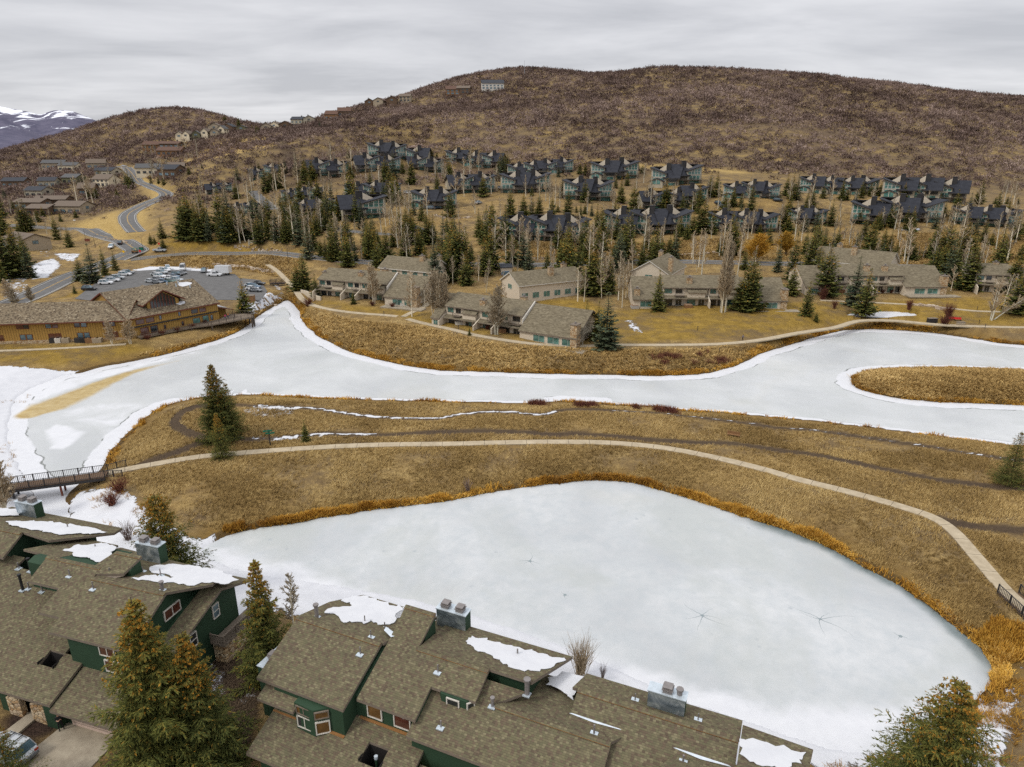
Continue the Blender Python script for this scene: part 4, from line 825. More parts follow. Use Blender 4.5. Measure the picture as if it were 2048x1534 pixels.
# ---- driveway, street, small garden things by the left block
m = MB(); Q = [fl.world(*p) for p in ((-50.3, 33.0), (-44.6, 33.0), (-44.4, 28.0), (-50.6, 28.8))]; m.slab(orient([(x, y, 3.12) for x, y, z in Q]), .3, 0, 0); m.out('driveway_path', 'drive concrete', kind='structure')
m = MB(); Q = [fl.world(*p) for p in ((-54.4, 33.0), (-53.3, 33.0), (-53.2, 29.2), (-54.6, 29.2))]; m.slab(orient([(x, y, 3.12) for x, y, z in Q]), .3, 0, 0); m.out('entry_path', 'drive concrete', kind='structure')
m = MB(); Q = [fl.world(*p) for p in ((-75, 29.0), (-50.3, 28.9), (-44, 27.6), (-30, 22), (-30, 16), (-75, 14))]; m.slab(orient([(x, y, 3.09) for x, y, z in Q]), .3, 0, 0); m.out('street_road', 'asphalt', kind='structure')
# ================================================================== landmarks used to word the labels of plants and cars
LM = []                                   # (px, py, phrase)
def lm(px, py, ph): LM.append((px, py, ph))
lm(330, 1350, 'the lower left green townhouse'); lm(560, 1330, 'the gap between the green townhouses'); lm(850, 1400, 'the long green townhouse')

# ================================================================== beige townhouses across the water
def beige(label, a, b, D=12., segs=None, side='R', hR=8.7, group='beige townhouses beyond the path', zoff=0.):
    """a, b: pixels of the two front ground corners. segs: (kind, x0, x1) along the front, 0..1"""
    A, B = hit2(*a), hit2(*b); L = float(np.linalg.norm(B[:2] - A[:2])); yaw = math.atan2(B[1] - A[1], B[0] - A[0]); z0 = float(min(A[2], B[2])) + zoff
    root = thing('beige_townhouse', label, 'townhouse', (A[0], A[1], z0), yaw, group)
    rm = ['beige shingle', 'taupe trim']; k = (hR - 5.3) / (D / 2 - .0); zb = -2.5
    for kind, f0, f1 in segs:
        x0, x1 = f0 * L, f1 * L; w = x1 - x0
        if kind == 'two':                                   # two storeys, porch roof in front
            h = hR; e = 6.2
            m = MB(); m.slab([(x0, -.7, e - .3), (x1, -.7, e - .3), (x1, D / 2, h), (x0, D / 2, h)], .28, 0, 1); m.out('roof', rm, root)
            m = MB(); m.slab([(x0, D / 2 + .02, h), (x1, D / 2 + .02, h), (x1, D + .8, e - .3), (x0, D + .8, e - .3)], .28, 0, 1); m.out('roof', rm, root)
            m = MB(); m.prism([(x0 + .1, 0, zb), (x0 + .1, 0, e - .3), (x0 + .1, D / 2, h - .35), (x0 + .1, D, e - .3), (x0 + .1, D, zb)][::-1], (w - .2, 0, 0), 0); m.out('wall', 'stucco', root)
            m = MB(); m.slab([(x0 + .2, -1.9, 2.75), (x1 - .2, -1.9, 2.75), (x1 - .2, -.02, 3.35), (x0 + .2, -.02, 3.35)], .22, 0, 1); m.out('porch_roof', rm, root)
            n = max(1, round(w / 6.)); u = w / n
            for i in range(n):
                c = x0 + u * i
                window(root, (c + .6, 0, 4.0), 0, min(2.4, u * .35), 1.4, 'taupe trim', ('teal glass', 'dark glass')[i % 2], 2, False, .07); window(root, (c + u * .58, 0, 4.0), 0, u * .3, 1.4, 'taupe trim', ('dark glass', 'teal glass')[i % 2], 2, False, .07)
                window(root, (c + .8, 0, .15), 0, u * .36, 2.1, 'taupe trim', ('dark glass', 'teal glass', 'teal glass')[i % 3], 2, False, .07); window(root, (c + u * .6, 0, .15), 0, u * .28, 2.1, 'white trim', 'dark glass', 2, False, .07)
                
                if i % 2 == 0: m = MB(); m.box(c - .14, c + .14, -3.8, -.02, zb, 2.1, 0); m.prism([(c + .14, -3.8, 2.1), (c + .14, -.02, 3.7), (c + .14, -.02, 2.1)], (-.28, 0, 0), 0); m.out('partition_wall', 'stucco', root)
                if i % 3 == 1: m = MB(); m.slab([(c + .5, -1.6, 4.6), (c + u * .9, -1.6, 4.6), (c + u * .9, 1.5, 6.5), (c + .5, 1.5, 6.5)], .2, 0, 1); m.prism([(c + .6, -1.2, 2.9), (c + u * .85, -1.2, 2.9), (c + u * .85, -1.2, 4.6), (c + .6, -1.2, 4.6)], (0, 1.2, 0), 2); m.out('bay_wall', rm + ['stucco'], root)
                if i % 2 == 0: m = MB(); m.box(c + u * .55, c + u * .95, -1.5, -.05, 3.3, 3.42); rail(m, (c + u * .55, -1.5), (c + u * .95, -1.5), 3.4, .95, 0, .22, 3.); m.out('balcony', 'taupe trim', root)
        elif kind in ('slide', 'slideR'):                   # long roof sweeping down to one storey
            h = hR - .5
            m = MB(); m.slab([(x0, -3.6, 2.7), (x1, -3.6, 2.7), (x1, D / 2, h), (x0, D / 2, h)], .28, 0, 1); m.out('roof', rm, root)
            m = MB(); m.slab([(x0, D / 2 + .02, h), (x1, D / 2 + .02, h), (x1, D, 5), (x0, D, 5)], .28, 0, 1); m.out('roof', rm, root)
            m = MB(); m.prism([(x0 + .2, -3.1, zb), (x0 + .2, -3.1, 2.55), (x0 + .2, D / 2, h - .35), (x0 + .2, D - .4, 4.8), (x0 + .2, D - .4, zb)][::-1], (w - .4 - (1.6 if kind == 'slideR' else 0), 0, 0), 0); m.out('wall', 'stucco', root)
            for q in range(max(1, int(w / 5))): window(root, (x0 + w * .25 + q * 4.2, -3.1, .3), 0, min(3.4, w * .5), 1.8, 'white trim', 'teal glass', 2, False, .07)
            if kind == 'slideR':                            # stone stack and open balcony on the gable end
                m = MB(); m.box(x1 - 2.0, x1 - .2, -3.4, -1.0, zb, 6.0); m.box(x1 - 2.1, x1 - .1, -3.5, -.9, 6.0, 6.2, 1); st = m.out('stone_chimney', ['stone', 'taupe trim'], root)
                m = MB(); m.tube((x1 - 1.1, -2.2, 6.1), (x1 - 1.1, -2.2, 6.7), .22, n=8); m.out('chimney_cap', 'cap metal', st)
                m = MB(); m.box(x1 - 1.7, x1 - .1, .5, 5.5, 2.8, 2.95); rail(m, (x1 - .15, .5), (x1 - .15, 5.5), 2.95, 1.0, 0, .25, 2.5); m.box(x1 - .35, x1 - .1, .4, .65, zb, 5.2); m.out('balcony', 'grey siding', root)
                m = MB(); m.box(x0 + .5, x1 + 3, -6.5, -3.2, -.35, .06); m.out('patio', 'drive concrete', root)
        elif kind == 'cheek':                               # white raked end wall between the roofs
            m = MB(); m.prism([(x0 + .05, -.8, 5.2), (x0 + .05, D / 2, hR + .05), (x0 + .05, D / 2, hR - 1.6), (x0 + .05, -.8, 3.2)][::-1], (.3, 0, 0), 0); m.out('gable_wall', 'white trim', root)
    return root, L, D
def bchim(root, x, y, zt, zb=4., w=1.7, d=1.3):
    m = MB(); m.box(x - w / 2, x + w / 2, y - d / 2, y + d / 2, zb, zt); m.box(x - w / 2 - .1, x + w / 2 + .1, y - d / 2 - .1, y + d / 2 + .1, zt, zt + .15, 1); c = m.out('stone_chimney', ['stone', 'taupe trim'], root)
    m = MB(); m.tube((x, y, zt + .1), (x, y, zt + .55), .25, n=8); m.box(x - .35, x + .35, y - .3, y + .3, zt + .5, zt + .62); m.out('chimney_cap', 'cap metal', c)
def bsky(root, x, y, z): m = MB(); m.box(x - .6, x + .6, y - .5, y + .5, z - .2, z + .1); m.box(x - .5, x + .5, y - .4, y + .4, z + .1, z + .14, 1); m.out('skylight', ['white trim', 'blue glass'], root)
rt, L, D = beige('beige townhouse left of the others, spruce at its end, by the path fork', (640, 592), (846, 612), segs=[('two', 0, .42), ('two', .42, .68), ('cheek', .68, .7), ('slideR', .69, 1.)]); bchim(rt, L * .38, 3, 8.4); bchim(rt, L * .55, 7, 9.2, 6); bchim(rt, 0.2, 3.5, 7.5); bsky(rt, L * .62, 4, 7.0); lm(740, 575, 'the leftmost beige townhouse')
rt, L, D = beige('beige townhouse nearest the path with a tall stone chimney beside its patio', (888, 645), (1165, 692), segs=[('slide', -.05, .02), ('two', .02, .42), ('two', .42, .60), ('cheek', .60, .62), ('slideR', .61, 1.)]); bchim(rt, L * .28, 2, 8.2); bchim(rt, L * .52, 6.5, 9.4, 6); bsky(rt, L * .57, 4, 7.0); lm(1020, 640, 'the beige townhouse nearest the path')
rt, L, D = beige('beige townhouse behind the broad lawn, picnic table on its right patio', (1262, 612), (1567, 614), segs=[('slide', 0, .2), ('two', .2, .50), ('two', .5, .72), ('slideR', .70, 1.)]); bchim(rt, L * .03, -1.5, 5.6, -2); bchim(rt, L * .38, 2, 8.6); lm(1400, 580, 'the beige townhouse behind the broad lawn')
rt, L, D = beige('beige townhouse with two stone chimneys behind the small frozen pond', (1600, 585), (1880, 587), segs=[('slide', 0, .16), ('two', .16, .48), ('two', .48, .72), ('slideR', .70, 1.)]); bchim(rt, L * .47, 2.2, 8.8); bchim(rt, L * .60, 2.2, 8.6); bsky(rt, L * .25, 3, 6.6); lm(1740, 560, 'the beige townhouse by the small pond')
rt, L, D = beige('beige townhouse cut by the right edge with teal windows', (1945, 583), (2110, 590), segs=[('two', .0, .45), ('slide', .45, 1.)]); bchim(rt, L * .3, 6, 9., 6); lm(2000, 565, 'the rightmost beige townhouse')
def ghouse(label, cx, cy, w, d, h, e, yaw, wall='stucco', roof='beige shingle', chim=((.3, .4),), group=None, name='gabled_house', wins=True, glass_='teal glass', cat='house', trim='white trim', z=None, stone=True, facing=False):
    """gabled house, ridge along local x"""
    p = hit2(cx, cy); root = thing(name, label, cat, (p[0], p[1], p[2] if z is None else z), R(yaw), group); zb = -3
    for s in (-1, 1):
        m = MB(); q = [(-w / 2 - .5, s * (d / 2 + .6), e - .2), (w / 2 + .5, s * (d / 2 + .6), e - .2), (w / 2 + .5, s * .01, h), (-w / 2 - .5, s * .01, h)]; m.slab(orient(q), .3, 0, 1); m.out('roof', [roof, trim], root)
    m = MB(); m.prism([(-w / 2, -d / 2, zb), (-w / 2, -d / 2, e - .1), (-w / 2, 0, h - .35), (-w / 2, d / 2, e - .1), (-w / 2, d / 2, zb)][::-1], (w, 0, 0), 0); m.out('wall', wall, root)
    if wins:
        n = max(1, int(w / 4))
        for i in range(n):
            x = -w / 2 + w * (i + .2) / n
            window(root, (x, -d / 2, .4), 0, w / n * .6, 1.9, trim, glass_, 2, False, .08)
            if e > 5: window(root, (x, -d / 2, 3.3), 0, w / n * .5, 1.5, trim, glass_, 2, False, .08)
        for s in (-1, 1):
            if s > 0: window(root, (w / 2, -1.5, e - 2.2), R(90), 2.6, 1.6, trim, glass_, 2, False, .08)
            else: window(root, (-w / 2, 1.5, e - 2.2), R(-90), 2.6, 1.6, trim, glass_, 2, False, .08)
    for fx, fy in chim:
        if stone: bchim(root, fx * w, fy * d, h + 1.0, e - 1)
        else: m = MB(); m.box(fx * w - .6, fx * w + .6, fy * d - .5, fy * d + .5, e - 1, h + 1.1); m.out('chimney', trim, root)
    return root
ghouse('beige gabled house half hidden behind the leftmost beige townhouse', 830, 563, 22, 11, 8.5, 5.2, -28, chim=((.2, -.1), (.42, .2)), group='beige gabled houses'); lm(830, 530, 'the half hidden beige gabled house')
ghouse('beige gabled house with orange stone chimneys above the parked blue car', 1085, 588, 24, 12, 8.2, 5.0, 28, chim=((.05, -.25), (.36, .1)), group='beige gabled houses'); lm(1085, 565, 'the gabled house with orange chimneys')
ghouse('beige gabled house just above the townhouse on the broad lawn', 1315, 566, 21, 13, 9.0, 5.0, 62, chim=((.3, .1), (-.3, -.45)), group='beige gabled houses'); lm(1315, 535, 'the gabled house above the broad lawn')
ghouse('beige gabled house with broad stone stacks behind the small pond townhouse', 1705, 552, 25, 13, 9.5, 5.4, -42, chim=((-.25, .1), (.0, -.2)), group='beige gabled houses')

# ================================================================== dark-roofed hillside townhouses
def unit_meshes():
    T = {}; rk = lambda x: 9.9 - max(0, x) * .52
    m = MB(); m.prism([(0, 0, -5), (5.6, 0, -5), (5.6, 0, rk(5.6) - .35), (0, 0, rk(0) - .35)], (0, 11, 0), 0)
    m.prism([(10.2, 1.2, -5), (10.2, 1.2, 5.3), (10.2, 6.6, 9.4), (10.2, 11.2, 6.9), (10.2, 11.2, -5)][::-1], (-4.7, 0, 0), 0); T['wall'] = m.mesh('wall', ['grey siding'])
    m = MB(); m.slab([(-.5, -1.1, 10.1), (5.9, -1.1, rk(5.9) + .2), (5.9, 6.9, rk(5.9) + .2), (-.5, 6.9, 10.1)], .38, 0, 1); m.slab([(4.4, -.6, 4.55), (10.9, -.6, 4.55), (10.9, 7, 10.3), (4.4, 7, 10.3)], .38, 0, 1); m.slab([(-.5, 7.02, 10.3), (10.9, 7.02, 10.3), (10.9, 12, 6.9), (-.5, 12, 6.9)], .38, 0, 1); T['roof'] = m.mesh('roof', ['dark roof', 'dark trim'])
    m = MB(); m.box(5.0, 6.5, 4.6, 6.2, 6.5, 11.9); m.box(4.9, 6.6, 4.5, 6.3, 11.9, 12.05); T['chimney'] = m.mesh('chimney', ['dark trim'])
    m = MB(); m.prism([(2.2, 4.3, 8.6), (4.95, 4.3, 7.4), (4.95, 4.3, 11.3)], (0, 2.2, 0), 0, 1); T['dormer_wall'] = m.mesh('dormer_wall', ['stucco', 'dark roof'])
    m = MB(); xs = [.5, 1.7, 2.9, 4.1, 5.2]
    for a, b in zip(xs[:-1], xs[1:]):
        z0 = 5.2; q = [(a, -.05, z0), (b, -.05, z0), (b, -.05, max(rk(b) - .75, z0 + .1)), (a, -.05, max(rk(a) - .75, z0 + .2))]; m.poly(q, 1)
        m.box(a - .09, a + .09, -.14, 0, z0, rk(a) - .7, 0)
    m.box(.4, 5.3, -.14, 0, 5.05, 5.22, 0); m.prism([(.4, -.14, rk(.4) - .8), (5.3, -.14, rk(5.3) - .8), (5.3, -.14, rk(5.3) - .6), (.4, -.14, rk(.4) - .6)], (0, .14, 0), 0); m.box(.4, 5.2, -.14, 0, 6.5, 6.62, 0); T['gable_window'] = m.mesh('gable_window', ['white trim', 'teal glass'])
    m = MB()
    for i in range(4): m.box(.7 + i * 1.4 - .07, .7 + i * 1.4 + .07, -.12, 0, 2.6, 4.6, 0)
    m.box(.6, 5.0, -.12, 0, 4.5, 4.65, 0); m.box(.6, 5.0, -.05, -.01, 2.5, 4.6, 1); T['sliding_door'] = m.mesh('sliding_door', ['white trim', 'teal glass'])
    m = MB(); m.box(0, .9, -.06, -.01, 0, 1.5, 1); m.box(-.1, 0, -.1, 0, -.1, 1.6, 0); m.box(.9, 1., -.1, 0, -.1, 1.6, 0); m.box(0, .9, -.1, 0, 1.5, 1.6, 0); m.box(0, .9, -.1, 0, -.1, 0, 0); T['window'] = m.mesh('window', ['taupe trim', 'dark glass'])
    m = MB(); m.box(.2, 10.2, -2.0, 1.2, 2.15, 2.4); m.box(.2, 10.2, -2.0, -1.9, 3.25, 3.37)
    for x in np.arange(.25, 10.2, .42): m.box(x, x + .07, -1.98, -1.92, 2.4, 3.25)
    for x in (.4, 5.3, 9.9): m.box(x, x + .3, -1.9, -1.6, -5, 2.15)
    T['balcony'] = m.mesh('balcony', ['brown trim'])
    for q, nm in [((6., 9.6, 1.12, 1.19, 2.5, 4.5), 'a'), ((6.4, 9.0, 1.12, 1.19, -.1, 1.9), 'b'), ((1.0, 4.6, -.06, -.01, -.1, 1.9), 'c')]: m = MB(); m.box(*q); T['low' + nm] = m.mesh('lower_window', ['dark glass' if nm == 'a' else 'teal glass'])
    m = MB(); m.slab([(-.3, -3.4, 3.0), (2.5, -3.4, 4.6), (2.5, .1, 4.6), (-.3, .1, 3.0)], .25, 0, 1); m.slab([(2.52, -3.4, 4.6), (5.3, -3.4, 3.0), (5.3, .1, 3.0), (2.52, .1, 4.6)], .25, 0, 1)
    m.prism([(.1, -3, -5), (4.9, -3, -5), (4.9, -3, 3.0), (2.5, -3, 4.3), (.1, -3, 3.0)], (0, 2.95, 0), 2); m.poly([(1., -3.05, 1.4), (4., -3.05, 1.4), (4., -3.05, 3.1), (2.5, -3.05, 3.9), (1., -3.05, 3.1)], 3); m.box(2.42, 2.58, -3.1, -3.0, 1.4, 3.8, 4); T['porch'] = m.mesh('porch', ['dark roof', 'dark trim', 'grey siding', 'teal glass', 'white trim'])
    return T
UT = unit_meshes()
ORD = ['first', 'second', 'third', 'fourth', 'fifth', 'sixth', 'seventh', 'eighth', 'ninth', 'tenth', 'eleventh', 'twelfth', 'thirteenth', 'fourteenth', 'fifteenth', 'sixteenth', 'seventeenth', 'eighteenth', 'nineteenth', 'twentieth']
DARK = {'lowest': [(690, 768, 440, 'L', 0), (1000, 1178, 486, 'RRL', 0), (1208, 1382, 474, 'RRL', 0), (1418, 1557, 468, 'RRL', 0), (1580, 1657, 455, 'RL', 0), (1710, 1887, 448, 'RRL', 0), (1912, 2044, 457, 'RRL', 0)],
 'middle': [(412, 460, 390, 'LL', 0), (452, 505, 434, 'RR', 0), (560, 640, 402, 'RRR', 1), (585, 690, 432, 'RLR', 0), (688, 800, 400, 'RRL', 1), (822, 912, 420, 'RL', 1), (903, 990, 388, 'LL', 0), (1002, 1100, 388, 'RL', 0), (1128, 1226, 403, 'RL', 0), (1290, 1415, 418, 'LRL', 0)],
 'upper': [(500, 552, 358, 'LR', 0), (620, 696, 357, 'LL', 0), (715, 800, 347, 'LL', 0), (735, 850, 322, 'RLR', 0), (820, 886, 346, 'LL', 0), (892, 1000, 338, 'RRR', 1), (1015, 1147, 352, 'RRLL', 1), (1183, 1277, 362, 'RL', 1), (1305, 1404, 373, 'RL', 1), (1450, 1562, 398, 'RRL', 1), (1603, 1760, 392, 'RRRL', 1), (1772, 1930, 402, 'RRR', 1)]}
BX = ['lowest', 'middle', 'upper']
for row in BX:
    bl = sorted(DARK[row])
    for bi, (x0, x1, y, pat, porch) in enumerate(bl):
        p = hit2((x0 + x1) / 2, y); dep = depth_of(p); n = len(pat); sp = (x1 - x0) / F * dep / n; sx = sp / 10.6
        ph = f'the {ORD[bi]} {row}-row dark-roofed block'
        root = thing('hillside_townhouse', f'dark-roofed hillside townhouse block of {n} {"unit" if n == 1 else "units"}, {ORD[bi]} from the left in the {row} row', 'townhouse', (p[0], p[1], p[2]), 0., 'dark-roofed townhouses on the hillside')
        lm((x0 + x1) / 2, y - 25, ph)
        az = math.atan2(p[0], p[1])
        for i, t in enumerate(pat):
            xc = (i + .5 - n / 2) * sp; gx_, gy_ = p[0] + xc, p[1] + 3 + (i % 2) * .8; zz_ = gz1(gx_, gy_ - 2) - p[2]; zz_ = max(min(zz_, 2.5), -2.5)
            sc_ = min(max(sx, .72), 1.25); ya = (R(-14) if t == 'R' else R(14)) - az * .6; mirror = 1 if t == 'R' else -1
            M = Matrix.Translation((xc, 3 + (i % 2) * .8, zz_)) @ Matrix.Rotation(ya, 4, 'Z') @ Matrix.Diagonal((mirror * sx * 1.14, sc_, sc_ * .84, 1)) @ Matrix.Translation((-5, 0, 0))
            for nm, me in UT.items():
                if nm == 'porch' and not (porch and i < n - 1): continue
                if nm == 'window':
                    for (wx, wy, wz) in ((6.6, 1.2, 2.9), (8.4, 1.2, 2.9)):
                        o = link('window', me, root); o.matrix_local = M @ Matrix.Translation((wx, wy - .08, wz)) @ Matrix.Diagonal((.75, 1, 1, 1))
                    continue
                if porch and nm in ('balcony',) and i < n - 1: continue
                o = link(me.name.split('.')[0], me, root); o.matrix_local = M

# ================================================================== timber lodge
C0 = hit2(262, 680); A0_ = hit2(8, 688); E0 = hit2(440, 646)
def wing(root, P, Q, D, e, h, mats, hip0=0., hip1=0., zg=2.4, stone=False):
    """one wing, eaves e, ridge h"""
    P, Q = Vector(P[:2]), Vector(Q[:2]); d = (Q - P).normalized(); n = Vector((-d.y, d.x)); L = (Q - P).length
    f = lambda s, t, z: (*(P + d * s + n * t - O.xy), z - O.z)
    m = MB(); m.slab([f(-.6, -.9, e - .15), f(L + .3, -.9, e - .15), f(L - hip1 + .3, D / 2, h), f(hip0 - .6, D / 2, h)], .32, 0, 1); m.out('roof', mats, root)
    m = MB(); m.slab([f(hip0 - .6, D / 2 + .02, h), f(L - hip1 + .3, D / 2 + .02, h), f(L + .3, D + .9, e - .15), f(-.6, D + .9, e - .15)], .32, 0, 1); m.out('roof', mats, root)
    if hip0: m = MB(); m.slab([f(-.62, D + .9, e - .15), f(-.62, -.9, e - .15), f(hip0 - .62, D / 2, h)], .32, 0, 1); m.out('roof', mats, root)
    m = MB(); m.prism([f(0, 0, zg - 2), f(L, 0, zg - 2), f(L, 0, e - .1), f(0, 0, e - .1)], tuple(n * D) + (0,), 0); m.out('wall', 'ochre board', root)
    if not hip1: m = MB(); m.prism([f(L, 0, e - .2), f(L, D, e - .2), f(L, D / 2, h - .35)], tuple(-d * .3) + (0,), 0); m.out('gable_wall', 'ochre board', root)
    return f, d, n, L
O = Vector((float(C0[0]), float(C0[1]), 2.4)); lodge = thing('timber_lodge', 'ochre timber lodge with shake roof, two angled wings and a lakeside deck', 'lodge', tuple(O))
lm(200, 640, 'the timber lodge'); lm(460, 600, 'the right end of the timber lodge')
SM = ['shake', 'red trim']
Aext = A0_[:2] + (A0_[:2] - C0[:2]) * .25
f1, d1, n1, L1 = wing(lodge, Aext, C0[:2], 14, 8.0, 11.6, SM, hip0=0, hip1=0)
f2, d2, n2, L2 = wing(lodge, C0[:2] + 0, E0[:2], 24, 8.2, 13.6, SM, hip1=0)
m = MB(); m.prism([f2(0, 0, 8.0), f2(0, 12, 13.25), f2(0, 24, 8.0)], tuple(d2 * .3) + (0,), 0); m.out('gable_wall', 'ochre board', lodge)
LP1 = Vector(Aext); 
def lwin(P, d, s, z, w=1.45, h=1.5, gl='dark glass'):
    q = Vector(P[:2]) + d * s - O.xy; window(lodge, (q.x, q.y, z - O.z), math.atan2(d.y, d.x), w, h, 'red trim', gl, 1, True, .1)
for i in range(5):
    s = L1 - 6.2 - i * 6.9
    if s < 1: continue
    for k in (0, 1.6): lwin(LP1, d1, s + k, 6.2, gl=('red glass', 'dark glass', 'blue glass')[(i + int(k)) % 3]); lwin(LP1, d1, s + k + .3, 3.3, gl='blue glass' if i % 2 else 'red glass')
m = MB(); q0 = LP1 - O.xy; q1 = Vector(C0[:2]) - O.xy; mid = (q0 + q1) / 2 - Vector((-d1.y, d1.x)) * .12; m.obox(mid, d1, L1 / 2 - .1, .15, -2.4, .75); m.out('stone_base', 'stone', lodge)
LP2 = Vector(C0[:2])
for s, z, w, h, g_ in [(2.0, 6.0, 2.2, 1.3, 'red glass'), (4.6, 6.0, 2.2, 1.3, 'red glass'), (8.2, 6.2, .7, 1.2, 'blue glass'), (13.5, 6.2, .7, 1.2, 'blue glass'), (17.2, 6.1, 2., 1.2, 'dark glass'), (19.6, 6.1, 2., 1.2, 'red glass'), (2.8, 3.1, 2.2, 1.9, 'red glass'), (5.4, 3.1, 2.0, 1.9, 'dark glass'), (9., 3.4, .7, 1.2, 'dark glass'), (14., 3.4, .7, 1.2, 'dark glass'), (17.3, 3.2, 2.2, 1.6, 'teal glass'), (20.2, 3.0, 1.9, 2., 'teal glass'), (22.6, 3.3, .8, 1.5, 'blue glass')]:
    if s + w < L2: lwin(LP2, d2, s, z, w, h, g_)
m = MB(); a = LP2 + d2 * (L2 / 2) - Vector((-d2.y, d2.x)) * .25 - O.xy; m.obox(a, d2, L2 / 2 - .3, .25, 3.0, 3.25); m.out('awning_beam', 'dark trim', lodge)
# big glazed dormer
def lf(s, t, z): q = LP2 + d2 * s + Vector((-d2.y, d2.x)) * t - O.xy; return (q.x, q.y, z - O.z)
s0, s1 = L2 * .26, L2 * .60; sm = (s0 + s1) / 2; t0 = 1.9
m = MB(); m.slab([lf(s0 - 1.6, t0 - .9, 10.5), lf(sm, t0 - .9, 13.9), lf(sm, 12.5, 13.9), lf(s0 - 1.6, 12.5, 10.5)], .32, 0, 1); m.out('roof', SM, lodge); m = MB(); m.slab([lf(sm, t0 - .9, 13.9), lf(s1 + 1.6, t0 - .9, 10.5), lf(s1 + 1.6, 12.5, 10.5), lf(sm, 12.5, 13.9)], .32, 0, 1); m.out('roof', SM, lodge)
m = MB(); m.prism([lf(s0, t0, 8.4), lf(s1, t0, 8.4), lf(s1, t0, 10.7), lf(sm, t0, 13.45), lf(s0, t0, 10.7)], tuple(n2 * 8) + (0,), 0); dw = m.out('dormer_wall', 'ochre board', lodge)
for k in range(8):
    a, b = s0 + .8 + (s1 - s0 - 1.6) * k / 8, s0 + .8 + (s1 - s0 - 1.6) * (k + 1) / 8; hh = lambda s: 10.9 + 2.6 * (1 - abs(s - sm) / ((s1 - s0) / 2)) - .35
    m = MB(); m.poly([lf(a + .1, t0 - .06, 9.0), lf(b - .1, t0 - .06, 9.0), lf(b - .1, t0 - .06, hh(b)), lf(a + .1, t0 - .06, hh(a))], 0); m.prism([lf(a - .09, t0 - .12, 8.9), lf(a + .09, t0 - .12, 8.9), lf(a + .09, t0 - .12, hh(a)), lf(a - .09, t0 - .12, hh(a))], tuple(n2 * .1) + (0,), 1); m.out('gable_window', ['dark glass', 'red trim'], lodge)
m = MB(); m.prism([lf(L2 - 1, 16, 12), lf(L2 + 1.2, 16, 12), lf(L2 + 1.2, 16, 13.2), lf(L2 - 1, 16, 13.2)], tuple(n2 * 1) + (0,), 0)
for (s, t, hh_) in [(L2 * .75, 9.5, .9), (L2 * .80, 10.5, .9), (L2 * .88, 8, .8), (L2 * .9, 14.5, 1.3), (L2 * .68, 11, .8)]: m = MB(); zr = 8.1 + 5.4 * (min(t, 24 - t) + .9) / 12.9; m.tube(lf(s, t, zr - .3), lf(s, t, zr + hh_), .2, n=8); m.out('vent_pipe', 'light metal', lodge)
# side addition at the right end, with snow on its roof
m = MB(); m.slab([lf(L2 - .2, 2, 6.6), lf(L2 + 5.5, 1.2, 4.9), lf(L2 + 5.5, 13, 4.9), lf(L2 - .2, 14, 6.6)], .3, 0, 1); m.out('roof', SM, lodge)
m = MB(); m.prism([lf(L2, 4, .5), lf(L2 + 4.6, 4, .5), lf(L2 + 4.6, 4, 4.8), lf(L2, 4, 6.2)], tuple(n2 * 8.5) + (0,), 0); m.out('wall', 'ochre board', lodge)
S_l = [lf(L2 + .4 + random.uniform(-.1, .1), 5, 6.42 + .05), lf(L2 + 4.6, 3.2, 5.22), lf(L2 + 5.2, 8, 5.04), lf(L2 + 4.4, 12.4, 5.28), lf(L2 + 1, 12.8, 6.3), lf(L2 + .2, 9, 6.54)]
m = MB(); m.slab([Vector(q) + Vector((0, 0, .1)) for q in S_l], .08); o = m.out('roof_snow', 'snow', None, loc=tuple(O)); o['kind'] = 'stuff'
for (a, b) in [((L2 * .86, 12.6), 2.2), ((L2 * .62, 2.4), 1.6)]:
    zf = lambda t: 8.1 + 5.4 * (t + .9) / 12.9 if t < 12 else 8.1 + 5.4 * (24.9 - t) / 12.9; P_ = [(a[0] + b * math.cos(k) * random.uniform(.7, 1.2), min(11.8, a[1] * .8 + b * .5 * math.sin(k) * random.uniform(.7, 1.2))) for k in np.linspace(0, 5.7, 9)]
    m = MB(); m.slab([Vector(lf(s, t, zf(t) + .1)) for s, t in P_], .09); o = m.out('roof_snow', 'snow', None, loc=tuple(O)); o['kind'] = 'stuff'
# deck
def dk(s, t, z): q = LP2 + d2 * s - Vector((-d2.y, d2.x)) * t - O.xy; return (q.x, q.y, z - O.z)
arc = [(L2 + 6.5 + 2.6 * math.cos(a), 2.0 + 3.4 * math.sin(a)) for a in np.linspace(1.4, -1.2, 7)]
dp_ = [(1.5, .05), (1.5, 2.6), (L2 * .6, 2.9), (L2 * .8, 4.6)] + arc + [(L2 + 4.8, -4), (L2 + .1, .05)]
m = MB(); m.slab(orient([dk(s, t, 3.1) for s, t in dp_]), .3, 0, 0); deck = m.out('deck', 'deck board', lodge)
m = MB()
for (a, b) in zip(dp_[1:-2], dp_[2:-1]):
    A, B = Vector(dk(*a, 3.1)), Vector(dk(*b, 3.1)); rail(m, A.xy, B.xy, 3.1 - 2.4, 1.05, 0, .5, 2.2)
m.out('deck_rail', 'brown trim', lodge)
for a in dp_[1:-2]:
    A = dk(*a, 0); m = MB(); m.box(A[0] - .15, A[0] + .15, A[1] - .15, A[1] + .15, -3, .5); m.out('deck_post', 'brown trim', lodge)

